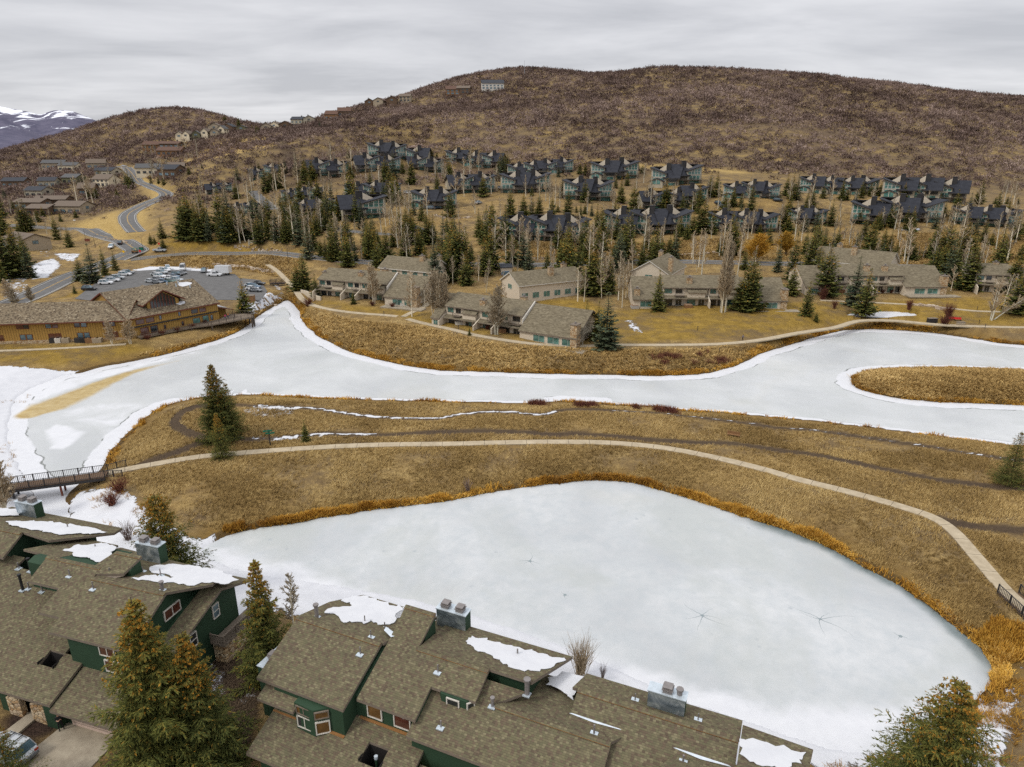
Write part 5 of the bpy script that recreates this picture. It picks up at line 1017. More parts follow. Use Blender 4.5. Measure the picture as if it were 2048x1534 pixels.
# ================================================================== houses in the valley and on the ridges
plain('roof brown', (.13, .10, .075), .9); plain('roof grey', (.075, .075, .075), .8); plain('roof slate', (.030, .033, .040), .8); plain('orange wood', (.20, .105, .045), .8); plain('rust roof', (.095, .050, .032), .8); plain('cream wall', (.58, .50, .36), .9); plain('olive wall', (.13, .125, .07), .9)
HS_ = [ # px, base py, width px, depth m, height, eave, yaw, wall, roof, label
(112,336,42,12,8,5,8,'tan siding','roof grey','grey-roofed house on the bare slope at far left'),(142,340,38,10,7,4.5,-4,'cream wall','roof grey','white-walled house right of the grey-roofed hillside house'),(195,336,34,11,8,4.5,20,'tan siding','roof brown','brown-roofed house near the top of the winding road'),
(215,372,42,12,9,5.5,-18,'cream wall','roof brown','cream house with a balcony on the left of the road bend'),(178,388,30,11,8,4.5,15,'brown siding','roof brown','brown house between the aspens in the left valley'),(150,366,34,11,7,4.5,-10,'olive wall','roof grey','olive house with a flat grey roof in the left valley'),(100,372,32,11,7,4.5,10,'grey siding','roof slate','grey house with slate roof in the left valley'),
(80,392,42,11,7,4.5,-12,'grey siding','roof slate','long slate-roofed house above the brown condominiums'),(35,372,42,12,7,4.5,6,'brown siding','roof slate','dark house at the left edge of the valley'),(225,352,28,10,7,4.5,-20,'grey siding','roof slate','slate-roofed house beside the top of the winding road'),(205,350,20,10,6,4,15,'tan siding','roof slate','small slate-roofed house below the brown-roofed one'),
(300,348,44,12,8,5,12,'cream wall','roof grey','cream house right of the winding road'),(345,352,40,12,8,5,-12,'brown siding','roof slate','slate-roofed brown house right of the winding road'),(355,344,30,11,7,4.5,20,'tan siding','roof brown','tan house behind the aspens right of the winding road'),
(70,415,60,12,6,4,-8,'brown siding','roof brown','upper brown-roofed condominium in the left valley'),(110,410,60,12,6,4,6,'brown siding','roof brown','middle brown-roofed condominium in the left valley'),(150,425,60,13,7,4.5,-8,'tan siding','roof brown','nearest brown-roofed condominium above the valley road'),(90,428,48,12,6,4,-8,'brown siding','roof brown','lower left brown-roofed condominium in the valley'),
(55,495,80,13,7,4.5,-32,'tan siding','roof brown','tan house among snow patches left of the valley road'),
(310,298,36,13,7,4,5,'orange wood','rust roof','long rust-roofed house on the left ridge'),(345,296,40,12,6,4,-5,'brown siding','rust roof','low brown house on the left ridge'),(345,310,50,12,7,4,-4,'orange wood','rust roof','orange timber house below the rust-roofed ridge house'),
(362,282,14,9,9,6,10,'cream wall','roof brown','first cream gabled house on the left ridge'),(378,281,14,9,9,6,-8,'cream wall','roof brown','second cream gabled house on the left ridge'),(395,279,14,9,8,5.5,12,'olive wall','roof grey','olive house between cream gables on the left ridge'),(414,276,14,9,9,6,-6,'cream wall','roof brown','third cream gabled house on the left ridge'),(432,274,16,9,8,5.5,8,'tan siding','roof brown','tan gabled house on the left ridge'),(447,270,14,9,9,6,-6,'cream wall','roof grey','last cream gabled house on the left ridge'),
(432,262,24,10,8,5,5,'tan siding','roof brown','tan house high on the left ridge skyline'),(460,263,22,10,8,5,-8,'brown siding','roof slate','brown house high on the left ridge skyline'),(485,264,18,10,7,5,8,'olive wall','roof slate','olive house just below the ridge pines'),
(535,262,20,11,8,5,8,'tan siding','roof brown','first house on the saddle between the hills'),(553,258,18,11,8,5,-8,'cream wall','roof brown','second house on the saddle between the hills'),(573,258,24,11,8,5,6,'brown siding','rust roof','third house on the saddle between the hills'),(598,252,24,12,10,7,-6,'grey siding','roof slate','tall slate-roofed house on the saddle'),(620,248,22,12,9,6,8,'grey siding','roof slate','slate-roofed house at the right end of the saddle'),(666,238,26,12,9,5,-6,'orange wood','rust roof','orange house where the ridge starts to climb'),(690,232,26,12,9,5,8,'brown siding','rust roof','rust-roofed house climbing the ridge'),
(740,214,18,13,9,6,8,'brown siding','roof brown','first house on the upper ridge'),(760,212,20,13,9,6,-8,'tan siding','rust roof','second house on the upper ridge'),(785,209,20,13,9,6,4,'brown siding','roof brown','third house on the upper ridge'),(812,204,22,13,9,6,-4,'tan siding','roof brown','fourth house on the upper ridge'),(905,190,26,14,10,6,6,'orange wood','rust roof','orange house right of the bare slope near the summit'),(928,188,26,14,9,6,-6,'brown siding','roof brown','brown house left of the white summit house'),(985,180,44,16,11,7,5,'white trim','roof slate','large white house near the summit'),
(835,478,40,10,5,3,10,'grey siding','roof grey','small grey shelter among the aspens above the parkway'),
]
for i, (px, py, wpx, d, h, e, yaw, wa, ro, lb) in enumerate(HS_):
    p = hit2(px, py)
    if p is None: continue
    w = wpx / F * depth_of(p); gable = w < 13 and i > 18
    rt = ghouse(lb, px, py, w if not gable else d, d if not gable else w, h, e, yaw + (90 if gable else 0), wa, ro, ((.25, .15),) if i % 3 else (), 'houses on the far slopes', 'hill_house', True, 'dark glass' if i % 2 else 'blue glass', 'house', 'brown trim', None, False)
    if i < 20:
        sh = lb
        for c_ in (' left of', ' right of', ' in the', ' on the', ' at far', ' at the', ' beside the top'): sh = sh.split(c_)[0]
        lm(px, py - 8, 'the ' + (sh if sum(h_[-1].startswith(sh) for h_ in HS_) == 1 else lb))
# ================================================================== trees
def veg(name, stops, rough=.85, spec=.15, sub=0.):
    g = G(name); t = g.attr('tint', 'Fac'); c = g.ramp(t, stops); oi = g.n('ShaderNodeObjectInfo').outputs['Random']; c = g.mix(1., c, g.ramp(oi, [(0., (.78, .80, .78)), (1., (1.25, 1.18, 1.05))]), 'MULTIPLY'); g.fin(c, rough, 0., spec); return g.m
veg('spruce needles', [(0., (.024, .032, .010)), (.35, (.062, .074, .020)), (.62, (.115, .120, .030)), (.8, (.165, .130, .028)), (.9, (.25, .15, .028)), (1., (.36, .19, .03))])
veg('blue spruce needles', [(0., (.022, .032, .020)), (.4, (.055, .072, .042)), (.7, (.105, .120, .068)), (.9, (.17, .15, .060)), (1., (.26, .19, .06))])
veg('spruce cones', [(0., (.20, .095, .015)), (.5, (.34, .165, .022)), (1., (.50, .26, .045))])
veg('bark', [(0., (.05, .036, .025)), (1., (.11, .08, .055))]); veg('aspen bark', [(0., (.30, .27, .21)), (.5, (.48, .45, .37)), (1., (.62, .59, .51))]); veg('aspen twigs', [(0., (.18, .135, .09)), (.5, (.33, .265, .185)), (1., (.47, .39, .29))])
veg('willow twigs', [(0., (.30, .15, .02)), (.5, (.46, .25, .035)), (1., (.58, .36, .07))]); veg('red twigs', [(0., (.07, .022, .018)), (.5, (.13, .045, .035)), (1., (.20, .08, .05))]); veg('scrub', [(0., (.055, .037, .032)), (.35, (.125, .088, .078)), (.7, (.235, .175, .160)), (1., (.37, .29, .265))])
veg('dry grass', [(0., (.15, .098, .036)), (.4, (.30, .200, .078)), (.75, (.46, .33, .14)), (1., (.62, .48, .24))]); veg('reed', [(0., (.15, .070, .014)), (.4, (.34, .18, .028)), (.75, (.50, .30, .055)), (1., (.58, .40, .13))])

def tube_np(P, rad, n=5):
    P = np.asarray(P, float); rad = np.asarray(rad, float); k = len(P); d = np.gradient(P, axis=0); d /= np.linalg.norm(d, axis=1)[:, None] + 1e-9
    up = np.where(np.abs(d[:, 2:3]) > .9, np.array([[1., 0, 0]]), np.array([[0, 0, 1.]])); u = np.cross(d, up); u /= np.linalg.norm(u, axis=1)[:, None] + 1e-9; w = np.cross(d, u)
    a = np.linspace(0, 2 * math.pi, n, endpoint=False); V = P[:, None] + (u[:, None] * np.cos(a)[None, :, None] + w[:, None] * np.sin(a)[None, :, None]) * rad[:, None, None]
    i = np.arange(k * n).reshape(k, n); j = np.roll(i, -1, 1); Fq = np.stack([i[:-1], j[:-1], j[1:], i[1:]], -1).reshape(-1, 4); return V.reshape(-1, 3), Fq
def merge(L):
    V, Fc, T = [], [], []; b = 0
    for v, f, t in L: V.append(v); Fc.append(f + b); T.append(np.full(len(v), t) if np.isscalar(t) else t); b += len(v)
    return np.concatenate(V), np.concatenate(Fc), np.concatenate(T)
def spruce(seed, levels, per, spr, ratio=.22, gold=.35, cones=0, bare=.04, fine=0):
    """unit-height spruce. returns trunk, crown, cones. fine = needle tufts per branchlet"""
    r = np.random.default_rng(seed); BP, BD, BL, BT, BZ = [], [], [], [], []; lean = r.normal(0, .004, 2)
    for li in range(levels):
        f = min(max((li + r.uniform(-.3, .3)) / levels, 0.), .995); z = bare + (1 - bare) * (f ** .92) * .985; rr = ratio * ((1 - z) ** .80 + .02) * r.uniform(.80, 1.16); nb = max(3, int(per * (1 - z) ** .4 + 1)); a0 = r.uniform(0, 6.28)
        for b in range(nb):
            a = a0 + 6.283 * b / nb + r.normal(0, .20); L = rr * (r.uniform(.68, 1.20) if not fine else r.uniform(.50, 1.32)); dro = (-.30 + .62 * z) + r.normal(0, .06)      # low boughs droop, top ones rise
            da = np.array([math.cos(a), math.sin(a), 0]); side = np.array([-math.sin(a), math.cos(a), 0]); ns = max(3, int(spr * (L / ratio) ** .7) + 1)
            t = (np.arange(ns) + .5 + r.uniform(-.4, .4, ns)) / ns; t = .12 + .88 * t
            for sgn in (-1, 1, 0):
                k = np.ones(ns, bool) if sgn else ((r.random(ns) > .55) | (np.arange(ns) == ns - 1)); tk = t[k]; n = len(tk)
                p = da[None] * (L * tk)[:, None] + np.stack([lean[0] * z + 0 * tk, lean[1] * z + 0 * tk, z + L * (dro * tk + .30 * tk * tk)], -1)
                tl = L * (.42 * (1 - tk * .5) if sgn else .28 + 0 * tk) * r.uniform(.75, 1.25, n); d = (side * sgn * .85 + da * (.72 if sgn else 1.))[None] + np.stack([0 * tk, 0 * tk, r.normal(-.16, .22, n)], -1); d /= np.linalg.norm(d, axis=1)[:, None]
                BP.append(p); BD.append(d); BL.append(tl); BT.append(tk); BZ.append(np.full(n, z))
    P, D, Lb, T, Z = [np.concatenate(q) for q in (BP, BD, BL, BT, BZ)]
    if fine:                                            # many small needle tufts strung along every branchlet
        P = np.repeat(P, fine, 0); D = np.repeat(D, fine, 0); L0 = np.repeat(Lb, fine); T = np.repeat(T, fine); Z = np.repeat(Z, fine); n = len(P); u = r.random(n); P = P + D * (L0 * u * .95)[:, None] + np.stack([0 * u, 0 * u, -L0 * u * u * .12], -1)
        D = D + r.normal(0, .30, (n, 3)); D /= np.linalg.norm(D, axis=1)[:, None]; Lb = r.uniform(.012, .027, n) * (.6 + .6 * (1 - Z)); wf = r.uniform(.07, .15, n)
    else: n = len(P); wf = r.uniform(.26, .44, n)
    nrm = np.column_stack([r.normal(0, .55, (n, 2)), np.ones(n)]); W = np.cross(D, nrm); W /= np.linalg.norm(W, axis=1)[:, None] + 1e-9; W *= (Lb * wf)[:, None]; mid = P + D * (Lb * .45)[:, None] - np.array([0, 0, 1.]) * (Lb * .05)[:, None]
    Q = np.stack([P, mid - W, P + D * Lb[:, None], mid + W], 1); TN = np.clip(r.normal(.40, .18, n) + gold * np.maximum(0, Z - .45) * 1.5 * r.uniform(.3, 1., n) + .10 * (T > .75), 0, .999)
    co = None
    if cones:
        k = (Z > .45) & (T > .3) & (r.random(n) < cones * (Z - .42) * (1.6 / max(fine, 1) * 1.3)); base = (P + D * Lb[:, None] * .6)[k]; base = np.repeat(base, 3, 0) + r.normal(0, .0035, (3 * k.sum(), 3)); m = len(base); s = .0058 * r.uniform(.7, 1.3, m)[:, None]; x = r.normal(0, 1, (m, 3)); x[:, 2] *= .2; x /= np.linalg.norm(x, axis=1)[:, None]; y = np.cross(x, [0, 0, 1.]); y /= np.linalg.norm(y, axis=1)[:, None] + 1e-9; dn = np.array([[0, 0, -1.]]) * s * 2.3
        C = np.stack([base + y * s * .3, base + dn * .4 + y * s, base + dn, base + dn * .4 - y * s], 1).reshape(-1, 3); co = (C, np.arange(len(C)).reshape(-1, 4), np.repeat(r.random(m), 4))
    Q = Q.reshape(-1, 3); a = r.uniform(0, 6.28, 16); zz = 1 - .05 * np.arange(16) / 16; d = np.stack([np.cos(a) * .014 * (1 + np.arange(16) * .2), np.sin(a) * .014 * (1 + np.arange(16) * .2), .012 + 0 * a], -1); p = np.stack([lean[0] + 0 * a, lean[1] + 0 * a, zz - .02], -1); w = np.stack([-d[:, 1], d[:, 0], 0 * a], -1) * .35
    Q = np.concatenate([Q, np.stack([p, p + d * .5 - w, p + d, p + d * .5 + w], 1).reshape(-1, 3)]); TT = np.concatenate([np.repeat(TN, 4), np.full(64, .75)]); Fc = np.arange(len(Q)).reshape(-1, 4)
    tv, tf = tube_np([(0, 0, -.05), (0, 0, .3), (lean[0] * .6, lean[1] * .6, .7), (lean[0], lean[1], 1.)], [.018, .013, .007, .0015], 6)
    return (tv, tf, np.full(len(tv), .4)), (Q, Fc, TT), co
def vmesh(name, d, mat): return np_mesh(name, d[0], d[1], [MATS[mat]], attrs={'tint': d[2]})
def aspen(seed, levels=26, twigs=5, up=.9, spread=.17, bare=.30, stems=1, thick=.010, sub=2):
    r = np.random.default_rng(seed); TR = []; CR = []
    for s in range(stems):
        b = r.normal(0, .025 * (stems > 1), 2); top = b * (2.2 if stems > 1 else 1) + r.normal(0, .02, 2); hh = r.uniform(.82, 1.) if s else 1.; P = np.array([[b[0], b[1], -.03], [b[0] * .7 + top[0] * .3 + r.normal(0, .006), b[1] * .7 + top[1] * .3, .33 * hh], [b[0] * .3 + top[0] * .7, b[1] * .3 + top[1] * .7 + r.normal(0, .006), .67 * hh], [top[0], top[1], hh]])
        v, f = tube_np(P, [thick, thick * .8, thick * .5, thick * .12], 6); TR.append((v, f, r.uniform(.4, .9)))
        for k in range(levels):
            z = bare + (1 - bare) * (k + r.random()) / levels; z *= hh; i = np.interp(z, P[:, 2], np.arange(4)); base = np.array([np.interp(z, P[:, 2], P[:, 0]), np.interp(z, P[:, 2], P[:, 1]), z]); a = r.uniform(0, 6.28); L = spread * (1 - .72 * (z - bare) / (1 - bare)) * r.uniform(.65, 1.2); el = up * r.uniform(.75, 1.2)
            d = np.array([math.cos(a), math.sin(a), el]); d /= np.linalg.norm(d); e = base + d * L + np.array([0, 0, L * .18]); m_ = base + d * L * .5
            v, f = tube_np([base, m_, e], [thick * .5, thick * .40, thick * .2], 3); CR.append((v, f, r.uniform(.3, .9)))
            for q in range(twigs):
                t = r.uniform(.25, 1.); p = base + (e - base) * t; aa = a + r.normal(0, .9); dd = np.array([math.cos(aa), math.sin(aa), r.uniform(.5, 1.5)]); dd /= np.linalg.norm(dd); LL = L * r.uniform(.22, .5)
                v, f = tube_np([p, p + dd * LL], [thick * .36, thick * .2], 3); CR.append((v, f, r.uniform(.2, 1.)))
                for q2 in range(sub):
                    t2 = r.uniform(.2, .9); p2 = p + dd * LL * t2; d3 = dd + r.normal(0, .5, 3); d3 /= np.linalg.norm(d3); v, f = tube_np([p2, p2 + d3 * LL * .5], [thick * .26, thick * .14], 3); CR.append((v, f, r.uniform(.1, 1.)))
    return merge(TR), merge(CR)
SPM = []
for i in range(6): t, c, _ = spruce(20 + i, 30, 10, 6, ratio=(.20, .23, .18, .25, .21, .19)[i], gold=(.8, 1.1, .5, .9, 1.2, .6)[i]); SPM.append((vmesh('trunk', t, 'bark'), vmesh('crown', c, 'blue spruce needles' if i == 2 else 'spruce needles')))
ASM = []
for i in range(6): t, c = aspen(40 + i, (24, 30, 20, 26, 34, 22)[i], 5, (1.3, 1.6, 1.1, 1.2, 1.5, 1.0)[i], (.19, .17, .22, .24, .18, .21)[i], (.28, .32, .22, .2, .36, .3)[i], thick=(.016, .015, .017, .016, .013, .016)[i]); ASM.append((vmesh('trunk', t, 'aspen bark'), vmesh('crown', c, 'aspen twigs')))
BIGA = []
for i in range(3): t, c = aspen(60 + i, 40, 8, 1.25, .20, .16, stems=(1, 3, 5)[i], thick=(.013, .012, .011)[i], sub=3); BIGA.append((vmesh('trunk', t, 'aspen bark'), vmesh('crown', c, 'aspen twigs')))
TREES = []
def height_for(p, py_top):
    v = (py_top - 767) / F; y = p[1]; q = y * (v * CP + SP) / (v * SP - CP); return (q + CAMZ) - p[2]
def put(kind, name, cat, meshes, p, H, wid=1., rot=None, phrase='', group='', tilt=None, label=None, px=None):
    o = thing(name, label or '', cat, (float(p[0]), float(p[1]), float(p[2]) - .05), random.uniform(0, 6.28) if rot is None else rot, group); o.scale = (H * wid, H * wid, H)
    if tilt: o.rotation_euler = (tilt[0], tilt[1], random.uniform(0, 6.28) if rot is None else rot)
    for n, me in zip(('trunk', 'crown', 'cones'), meshes):
        if me is not None: link(n, me, o)
    if not label:
        if px is None: px = proj(np.array([p[0], p[1], p[2]]))[:2]
        TREES.append((o, kind, float(px[0]), float(px[1]), H, phrase))
    return o
def z2(L, ox, oy, s): return [(ox + a[0] / s, oy + a[1] / s, oy + a[2] / s) + tuple(a[3:]) for a in L]
CON = z2([(370,520,350),(430,520,345),(490,540,360),(500,560,430),(775,380,300),(780,540,380),(800,540,410),(1155,490,320),(1200,500,370),(1090,490,380),(1310,400,290),(1430,390,300),(1470,400,320),(1515,290,250),(1575,550,390),(1710,650,560),(1770,650,570),(1640,770,560),(1140,640,530),(1120,700,520),(280,500,380),(240,540,390),(200,620,430),(130,650,440),(70,480,400),(160,600,470),(1975,500,330),(2005,480,320),(1955,560,380),
(50,860,620),(100,930,740),(150,1030,800),(290,820,610),(430,760,650),(570,900,700),(610,900,670),(700,870,620),(740,880,690),(880,930,680),(1290,830,660),(1350,870,700),(1385,900,800),(1230,950,740),(320,1030,850),(200,1030,900),(270,1040,850),(600,950,760),(540,900,740),(1550,960,820),(1600,980,830),(1800,1000,770),(1830,1050,860),(430,1420,1080),(520,1480,1280),(640,1190,990),(600,1180,980),(560,1150,1010),(780,1200,1010),(830,1190,1000),(930,1150,930),(1010,1080,940),(960,1100,940),(980,1220,1110),(1375,1240,1060),(1425,1300,1130),(1500,1280,1060),(1570,1320,1110),(1700,1380,1100),(1680,1120,1010),(1740,1180,1040),(1880,1280,1080),(815,1530,1430),(1420,1050,880),(1550,1130,960),(1620,1150,980),(375,1430,1180),(680,950,790),(480,1000,860),(400,900,780),(1120,1080,930)], 500, 220, 3.933)
CON += z2([(1870,650,500),(1860,780,620),(1500,1110,690),(1460,1100,760),(1560,1110,800),(1650,1120,870),(1780,1110,870),(1830,1110,890),(1590,960,700),(1720,1080,900),(1920,1100,860),(2010,1090,700),(1280,1090,920),(1190,1140,1040),(1220,1145,1060),(1285,1165,1080),(450,1100,880),(550,1160,980),(60,1400,920),(150,1390,980),(240,1400,1100),(20,1250,950),(740,1440,1120,1.5),(640,1420,1230,1.3),(830,1380,1140),(910,1340,1180),(700,780,650),(760,780,670),(1000,690,550),(1045,700,560),(1020,690,540),(600,930,850),(190,960,850),(300,960,850),(250,990,880),(110,880,770),(40,780,680),(1190,660,580),(1250,660,590),(1290,670,600),(1185,540,470),(1590,540,490),(1490,590,520),(590,1525,1440),(940,500,470),(810,490,460),(1775,170,115),(1880,200,150),(2020,270,190),(2040,260,200),(1960,270,235),(340,920,830),(150,1060,960),(480,960,870),(100,1180,1020),(20,1440,1180),(210,1300,1060)], 0, 200, 3.933)
CON += z2([(630,430,320),(670,440,315),(100,740,640),(290,745,670),(250,600,510),(460,450,340),(490,610,430),(520,720,650),(600,730,660),(455,730,660),(670,740,640),(720,760,640),(760,920,650),(795,920,680),(910,540,430),(950,660,440),(1000,520,400),(1050,710,490),(1090,400,330),(1120,420,340),(1300,700,450),(1340,400,330),(1470,700,570),(1520,720,550),(1560,740,570),(1600,890,600),(1570,890,660),(1650,600,400),(1700,610,400),(1750,610,430),(1830,690,530),(1895,690,560),(1670,900,690),(1030,930,720),(945,980,830),(1045,1040,890),(980,1080,940),(900,1080,940),(1185,900,770),(1195,1100,860),(1265,1090,880),(1330,1090,900),(1375,1100,890),(1415,920,750),(1720,1050,920),(1785,1080,900),(230,1220,930),(370,1200,990),(530,1180,960),(700,1380,970),(745,1370,990),(590,1240,1040),(1240,1500,1170),(1960,1480,1010),(1890,1500,1190),(730,900,840),(1920,1180,1010),(880,470,380),(20,440,250),(60,430,240)], 1000, 240, 3.933)
CON += z2([(270,270,100),(310,300,90),(345,300,100),(195,290,160),(545,290,195),(690,290,200),(720,300,210),(790,300,220),(900,270,170),(940,270,170),(970,270,160),(600,500,290),(265,530,260),(300,480,280),(140,640,460),(70,560,470),(410,710,510),(510,660,460),(545,690,480),(650,660,480),(815,480,340),(985,470,330),(900,680,430),(990,700,470),(1040,700,510),(1160,520,340),(1200,530,350),(1420,420,300),(1450,420,300),(1690,330,210),(1720,330,230),(1830,330,270),(1920,330,260),(1540,330,270),(2000,330,270),(1350,720,550),(1470,940,530),(1520,900,570),(1210,750,580),(1620,970,560),(1740,620,430),(1800,640,520),(1890,740,550),(1980,600,390),(2020,750,600),(1990,1150,820,1.1),(205,840,590),(510,960,680),(310,1010,750),(420,1170,900),(490,1215,1120),(770,1090,710),(850,1170,800),(0,1130,770),(1085,740,600),(1580,760,560),(1660,700,520),(1430,860,600),(2040,560,420)], 1500, 320, 3.737)
CON += [(490, 630, 553, 1.05), (240, 672, 605, .8), (1212, 697, 582, 1.25), (1172, 668, 597, 1.0), (612, 884, 838, .9), (1195, 680, 600, 1.), (939, 672, 652), (478, 256, 232), (449, 246, 228), (1052, 148, 141), (1102, 153, 142), (710, 232, 222), (640, 258, 238), (505, 262, 248), (515, 262, 250), (525, 263, 251)]
fill = np.random.default_rng(5)
for (x0, x1, b0, b1, h0, h1, n_) in [(368, 600, 445, 492, 55, 88, 30), (600, 720, 400, 470, 45, 70, 10), (620, 960, 470, 505, 45, 75, 16), (700, 900, 505, 525, 50, 80, 8), (1600, 2040, 505, 535, 50, 80, 8), (0, 60, 400, 560, 50, 90, 8), (180, 260, 330, 400, 16, 28, 6), (850, 1000, 520, 575, 75, 110, 10), (1130, 1260, 520, 590, 75, 115, 9), (600, 860, 500, 535, 60, 90, 9), (1560, 1660, 520, 590, 70, 110, 6), (1860, 2040, 520, 590, 70, 110, 8), (560, 960, 350, 440, 38, 60, 26), (960, 1560, 395, 500, 38, 60, 34), (1560, 2040, 390, 480, 36, 56, 28), (960, 1560, 492, 540, 60, 90, 16)]:
    for _ in range(n_): b = fill.uniform(b0, b1); CON.append((fill.uniform(x0, x1), b, b - fill.uniform(h0, h1)))
HBX = [(o.location.x, o.location.y + 5, 9) for o in COL.objects if o.name.startswith('hillside_townhouse')]
for a in CON:
    px, b, t = a[:3]; p = hit2(px, b)
    if p is None: continue
    if any(abs(p[0] - x_) < 13 and -3 < p[1] - y_ < 8 for x_, y_, r_ in HBX): continue
    H = height_for(p, t); H = min(max(H, 1.5), 26); i = random.randrange(6); wd = (a[3] if len(a) > 3 else 1.) * random.uniform(.85, 1.2)
    if b < 700 and H < 9: wd *= 1.15
    put('spruce', 'spruce', 'tree', SPM[i], p, H, wd, phrase='small dark spruce' if H < 7.5 else 'tall dark spruce', group='spruces around the houses', px=(px, b))
ASP = z2([(30,600,470),(80,600,475),(45,1000,760),(240,1040,760),(340,980,700),(440,1030,730),(490,950,760),(520,970,800),(620,640,500),(600,700,540),(640,640,540),(1070,930,740),(1100,910,700),(1130,910,600),(1160,880,560),(1190,890,640),(1250,860,590),(1380,560,440),(1400,560,450),(1530,560,430),(1600,420,340),(1590,450,350),(1770,820,640),(1855,640,520),(1900,660,490),(1915,650,500),(1945,640,430),(850,420,300),(880,430,310),(570,400,340),(670,400,320),(440,480,380),(400,520,370),(700,1090,830),(680,1080,800),(830,1000,850),(900,1000,880),(1000,1180,1040),(880,1190,1060),(1190,1160,930),(1080,1140,1050),(1330,1280,1160),(1640,880,720),(1260,930,750),(1470,1120,1020),(1300,1110,960),(1840,1300,1080),(1740,1180,1050),(1690,990,900),(1870,1000,760),(1920,540,470),(155,450,400),(190,800,670),(620,1080,920),(330,700,560),(560,560,450),(380,1000,820),(460,960,780),(1215,780,640),(1090,860,700),(720,1050,900),(1560,880,780)], 500, 220, 3.933)
ASP += z2([(310,640,470),(360,640,430),(385,730,450),(430,700,460),(470,690,480),(1140,690,520),(1165,690,510),(1185,700,440),(1130,500,340),(1215,700,560),(150,980,770),(190,980,750),(290,960,870),(470,1000,800),(500,960,800),(565,1010,830),(580,960,840),(460,960,830),(140,1220,1100),(85,1170,1040),(610,1430,1150),(660,1430,1170),(830,1330,1060),(800,1300,1050),(900,1340,1120),(960,1480,1100),(930,1420,1130),(1545,1200,1070),(1870,940,780),(1920,950,750),(1980,900,710),(1850,940,820),(40,1500,1300),(520,1010,840),(860,1360,1090),(990,1400,1150),(1010,1330,1130),(1400,900,780)], 1000, 240, 3.933)
ASP += z2([(220,530,320),(240,520,340),(10,560,370),(675,430,290),(740,620,400),(860,450,260),(1080,520,320),(1110,520,350),(1480,480,330),(1525,490,320),(1540,480,330),(1905,520,350),(1040,730,600),(760,640,520),(790,650,530),(820,660,530),(740,640,510),(1115,660,500),(595,970,720),(290,860,650),(480,700,600),(1380,760,600),(1500,980,790),(1805,1200,890),(1890,1110,850),(1945,1100,860),(980,500,350),(1560,640,480),(1640,620,480),(1290,740,620),(1250,740,640),(700,600,480),(1320,500,380),(1420,760,640)], 1500, 320, 3.737)
ASP += z2([(620,860,600),(740,840,600),(690,800,580),(160,900,760),(90,900,760),(980,640,540),(910,700,560),(1250,600,450),(1220,600,450),(1200,620,460),(1290,640,450),(1320,600,470),(1470,500,420),(1500,490,410),(1410,560,460),(1640,960,760),(1700,900,700),(1890,1130,860),(1930,1120,850),(1995,1100,870),(1560,1000,790),(400,960,840),(300,1010,880),(480,1080,960),(370,1060,940),(1990,640,520),(800,1400,1240),(1170,520,450),(1000,600,520)], 0, 200, 3.933)
for (x0, x1, b0, b1, h0, h1, n_) in [(380, 620, 380, 490, 40, 70, 26), (620, 960, 450, 520, 45, 70, 20), (960, 1500, 500, 560, 45, 85, 30), (1500, 2040, 480, 560, 45, 85, 28), (860, 1010, 560, 600, 40, 60, 6), (1190, 1260, 560, 600, 50, 75, 8), (40, 240, 340, 400, 18, 30, 14), (280, 400, 300, 350, 15, 28, 14), (560, 960, 340, 440, 36, 60, 34), (960, 1560, 380, 500, 36, 60, 40), (1560, 2040, 380, 480, 36, 60, 34)]:
    for _ in range(n_): b = fill.uniform(b0, b1); ASP.append((fill.uniform(x0, x1), b, b - fill.uniform(h0, h1)))
for a in ASP:
    px, b, t = a[:3]; p = hit2(px, b)
    if p is None: continue
    if any(abs(p[0] - x_) < 13 and -3 < p[1] - y_ < 8 for x_, y_, r_ in HBX): continue
    H = min(max(height_for(p, t), 4), 20); put('aspen', 'aspen', 'tree', random.choice(ASM), p, H, random.uniform(.85, 1.25), phrase='slender bare aspen' if H < 11 else 'tall bare aspen', group='bare aspens around the houses', px=(px, b), tilt=(random.gauss(0, .035), random.gauss(0, .035)))
for (px, b, t, k, wd) in [(824, 634, 545, 0, 1.2), (870, 635, 540, 2, .9), (888, 641, 545, 2, 1.), (992, 669, 570, 1, 1.25), (748, 609, 530, 1, 1.1), (850, 615, 560, 0, 1.), (1444, 626, 480, 2, .55), (1452, 625, 475, 1, .6), (1440, 624, 490, 1, .6), (1980, 640, 560, 0, 1.), (1945, 581, 470, 0, .6), (1122, 665, 622, 0, .8), (65, 607, 572, 1, 1.6), (35, 615, 575, 1, 1.6), (20, 605, 560, 1, 1.5), (262, 688, 638, 1, 1.7), (225, 690, 640, 1, 1.2)]:
    p = hit2(px, b); put('aspen', 'aspen', 'tree', BIGA[k], p, height_for(p, t), wd, phrase='many-branched pale aspen', group='bare aspens around the houses', px=(px, b))
p = hit2(1988, 640); put('a', 'aspen', 'tree', BIGA[0], p, 13, 1., label='bare aspen leaning far to the right by the right lawn', tilt=(0, R(48)), rot=0)
# golden willow by the parkway
t, c = aspen(77, 60, 9, 1.1, .34, .15, stems=4, thick=.012, sub=3); WIL = (vmesh('trunk', t, 'bark'), vmesh('crown', c, 'willow twigs'))
for (px, b, tp, lb) in [(1510, 527, 470, 'larger golden-twigged willow between the parkway and the hillside townhouses'), (1572, 510, 466, 'smaller golden-twigged willow right of the larger willow')]:
    p = hit2(px, b); put('w', 'willow', 'tree', WIL, p, height_for(p, tp), 1.5, label=lb, group='golden willows')
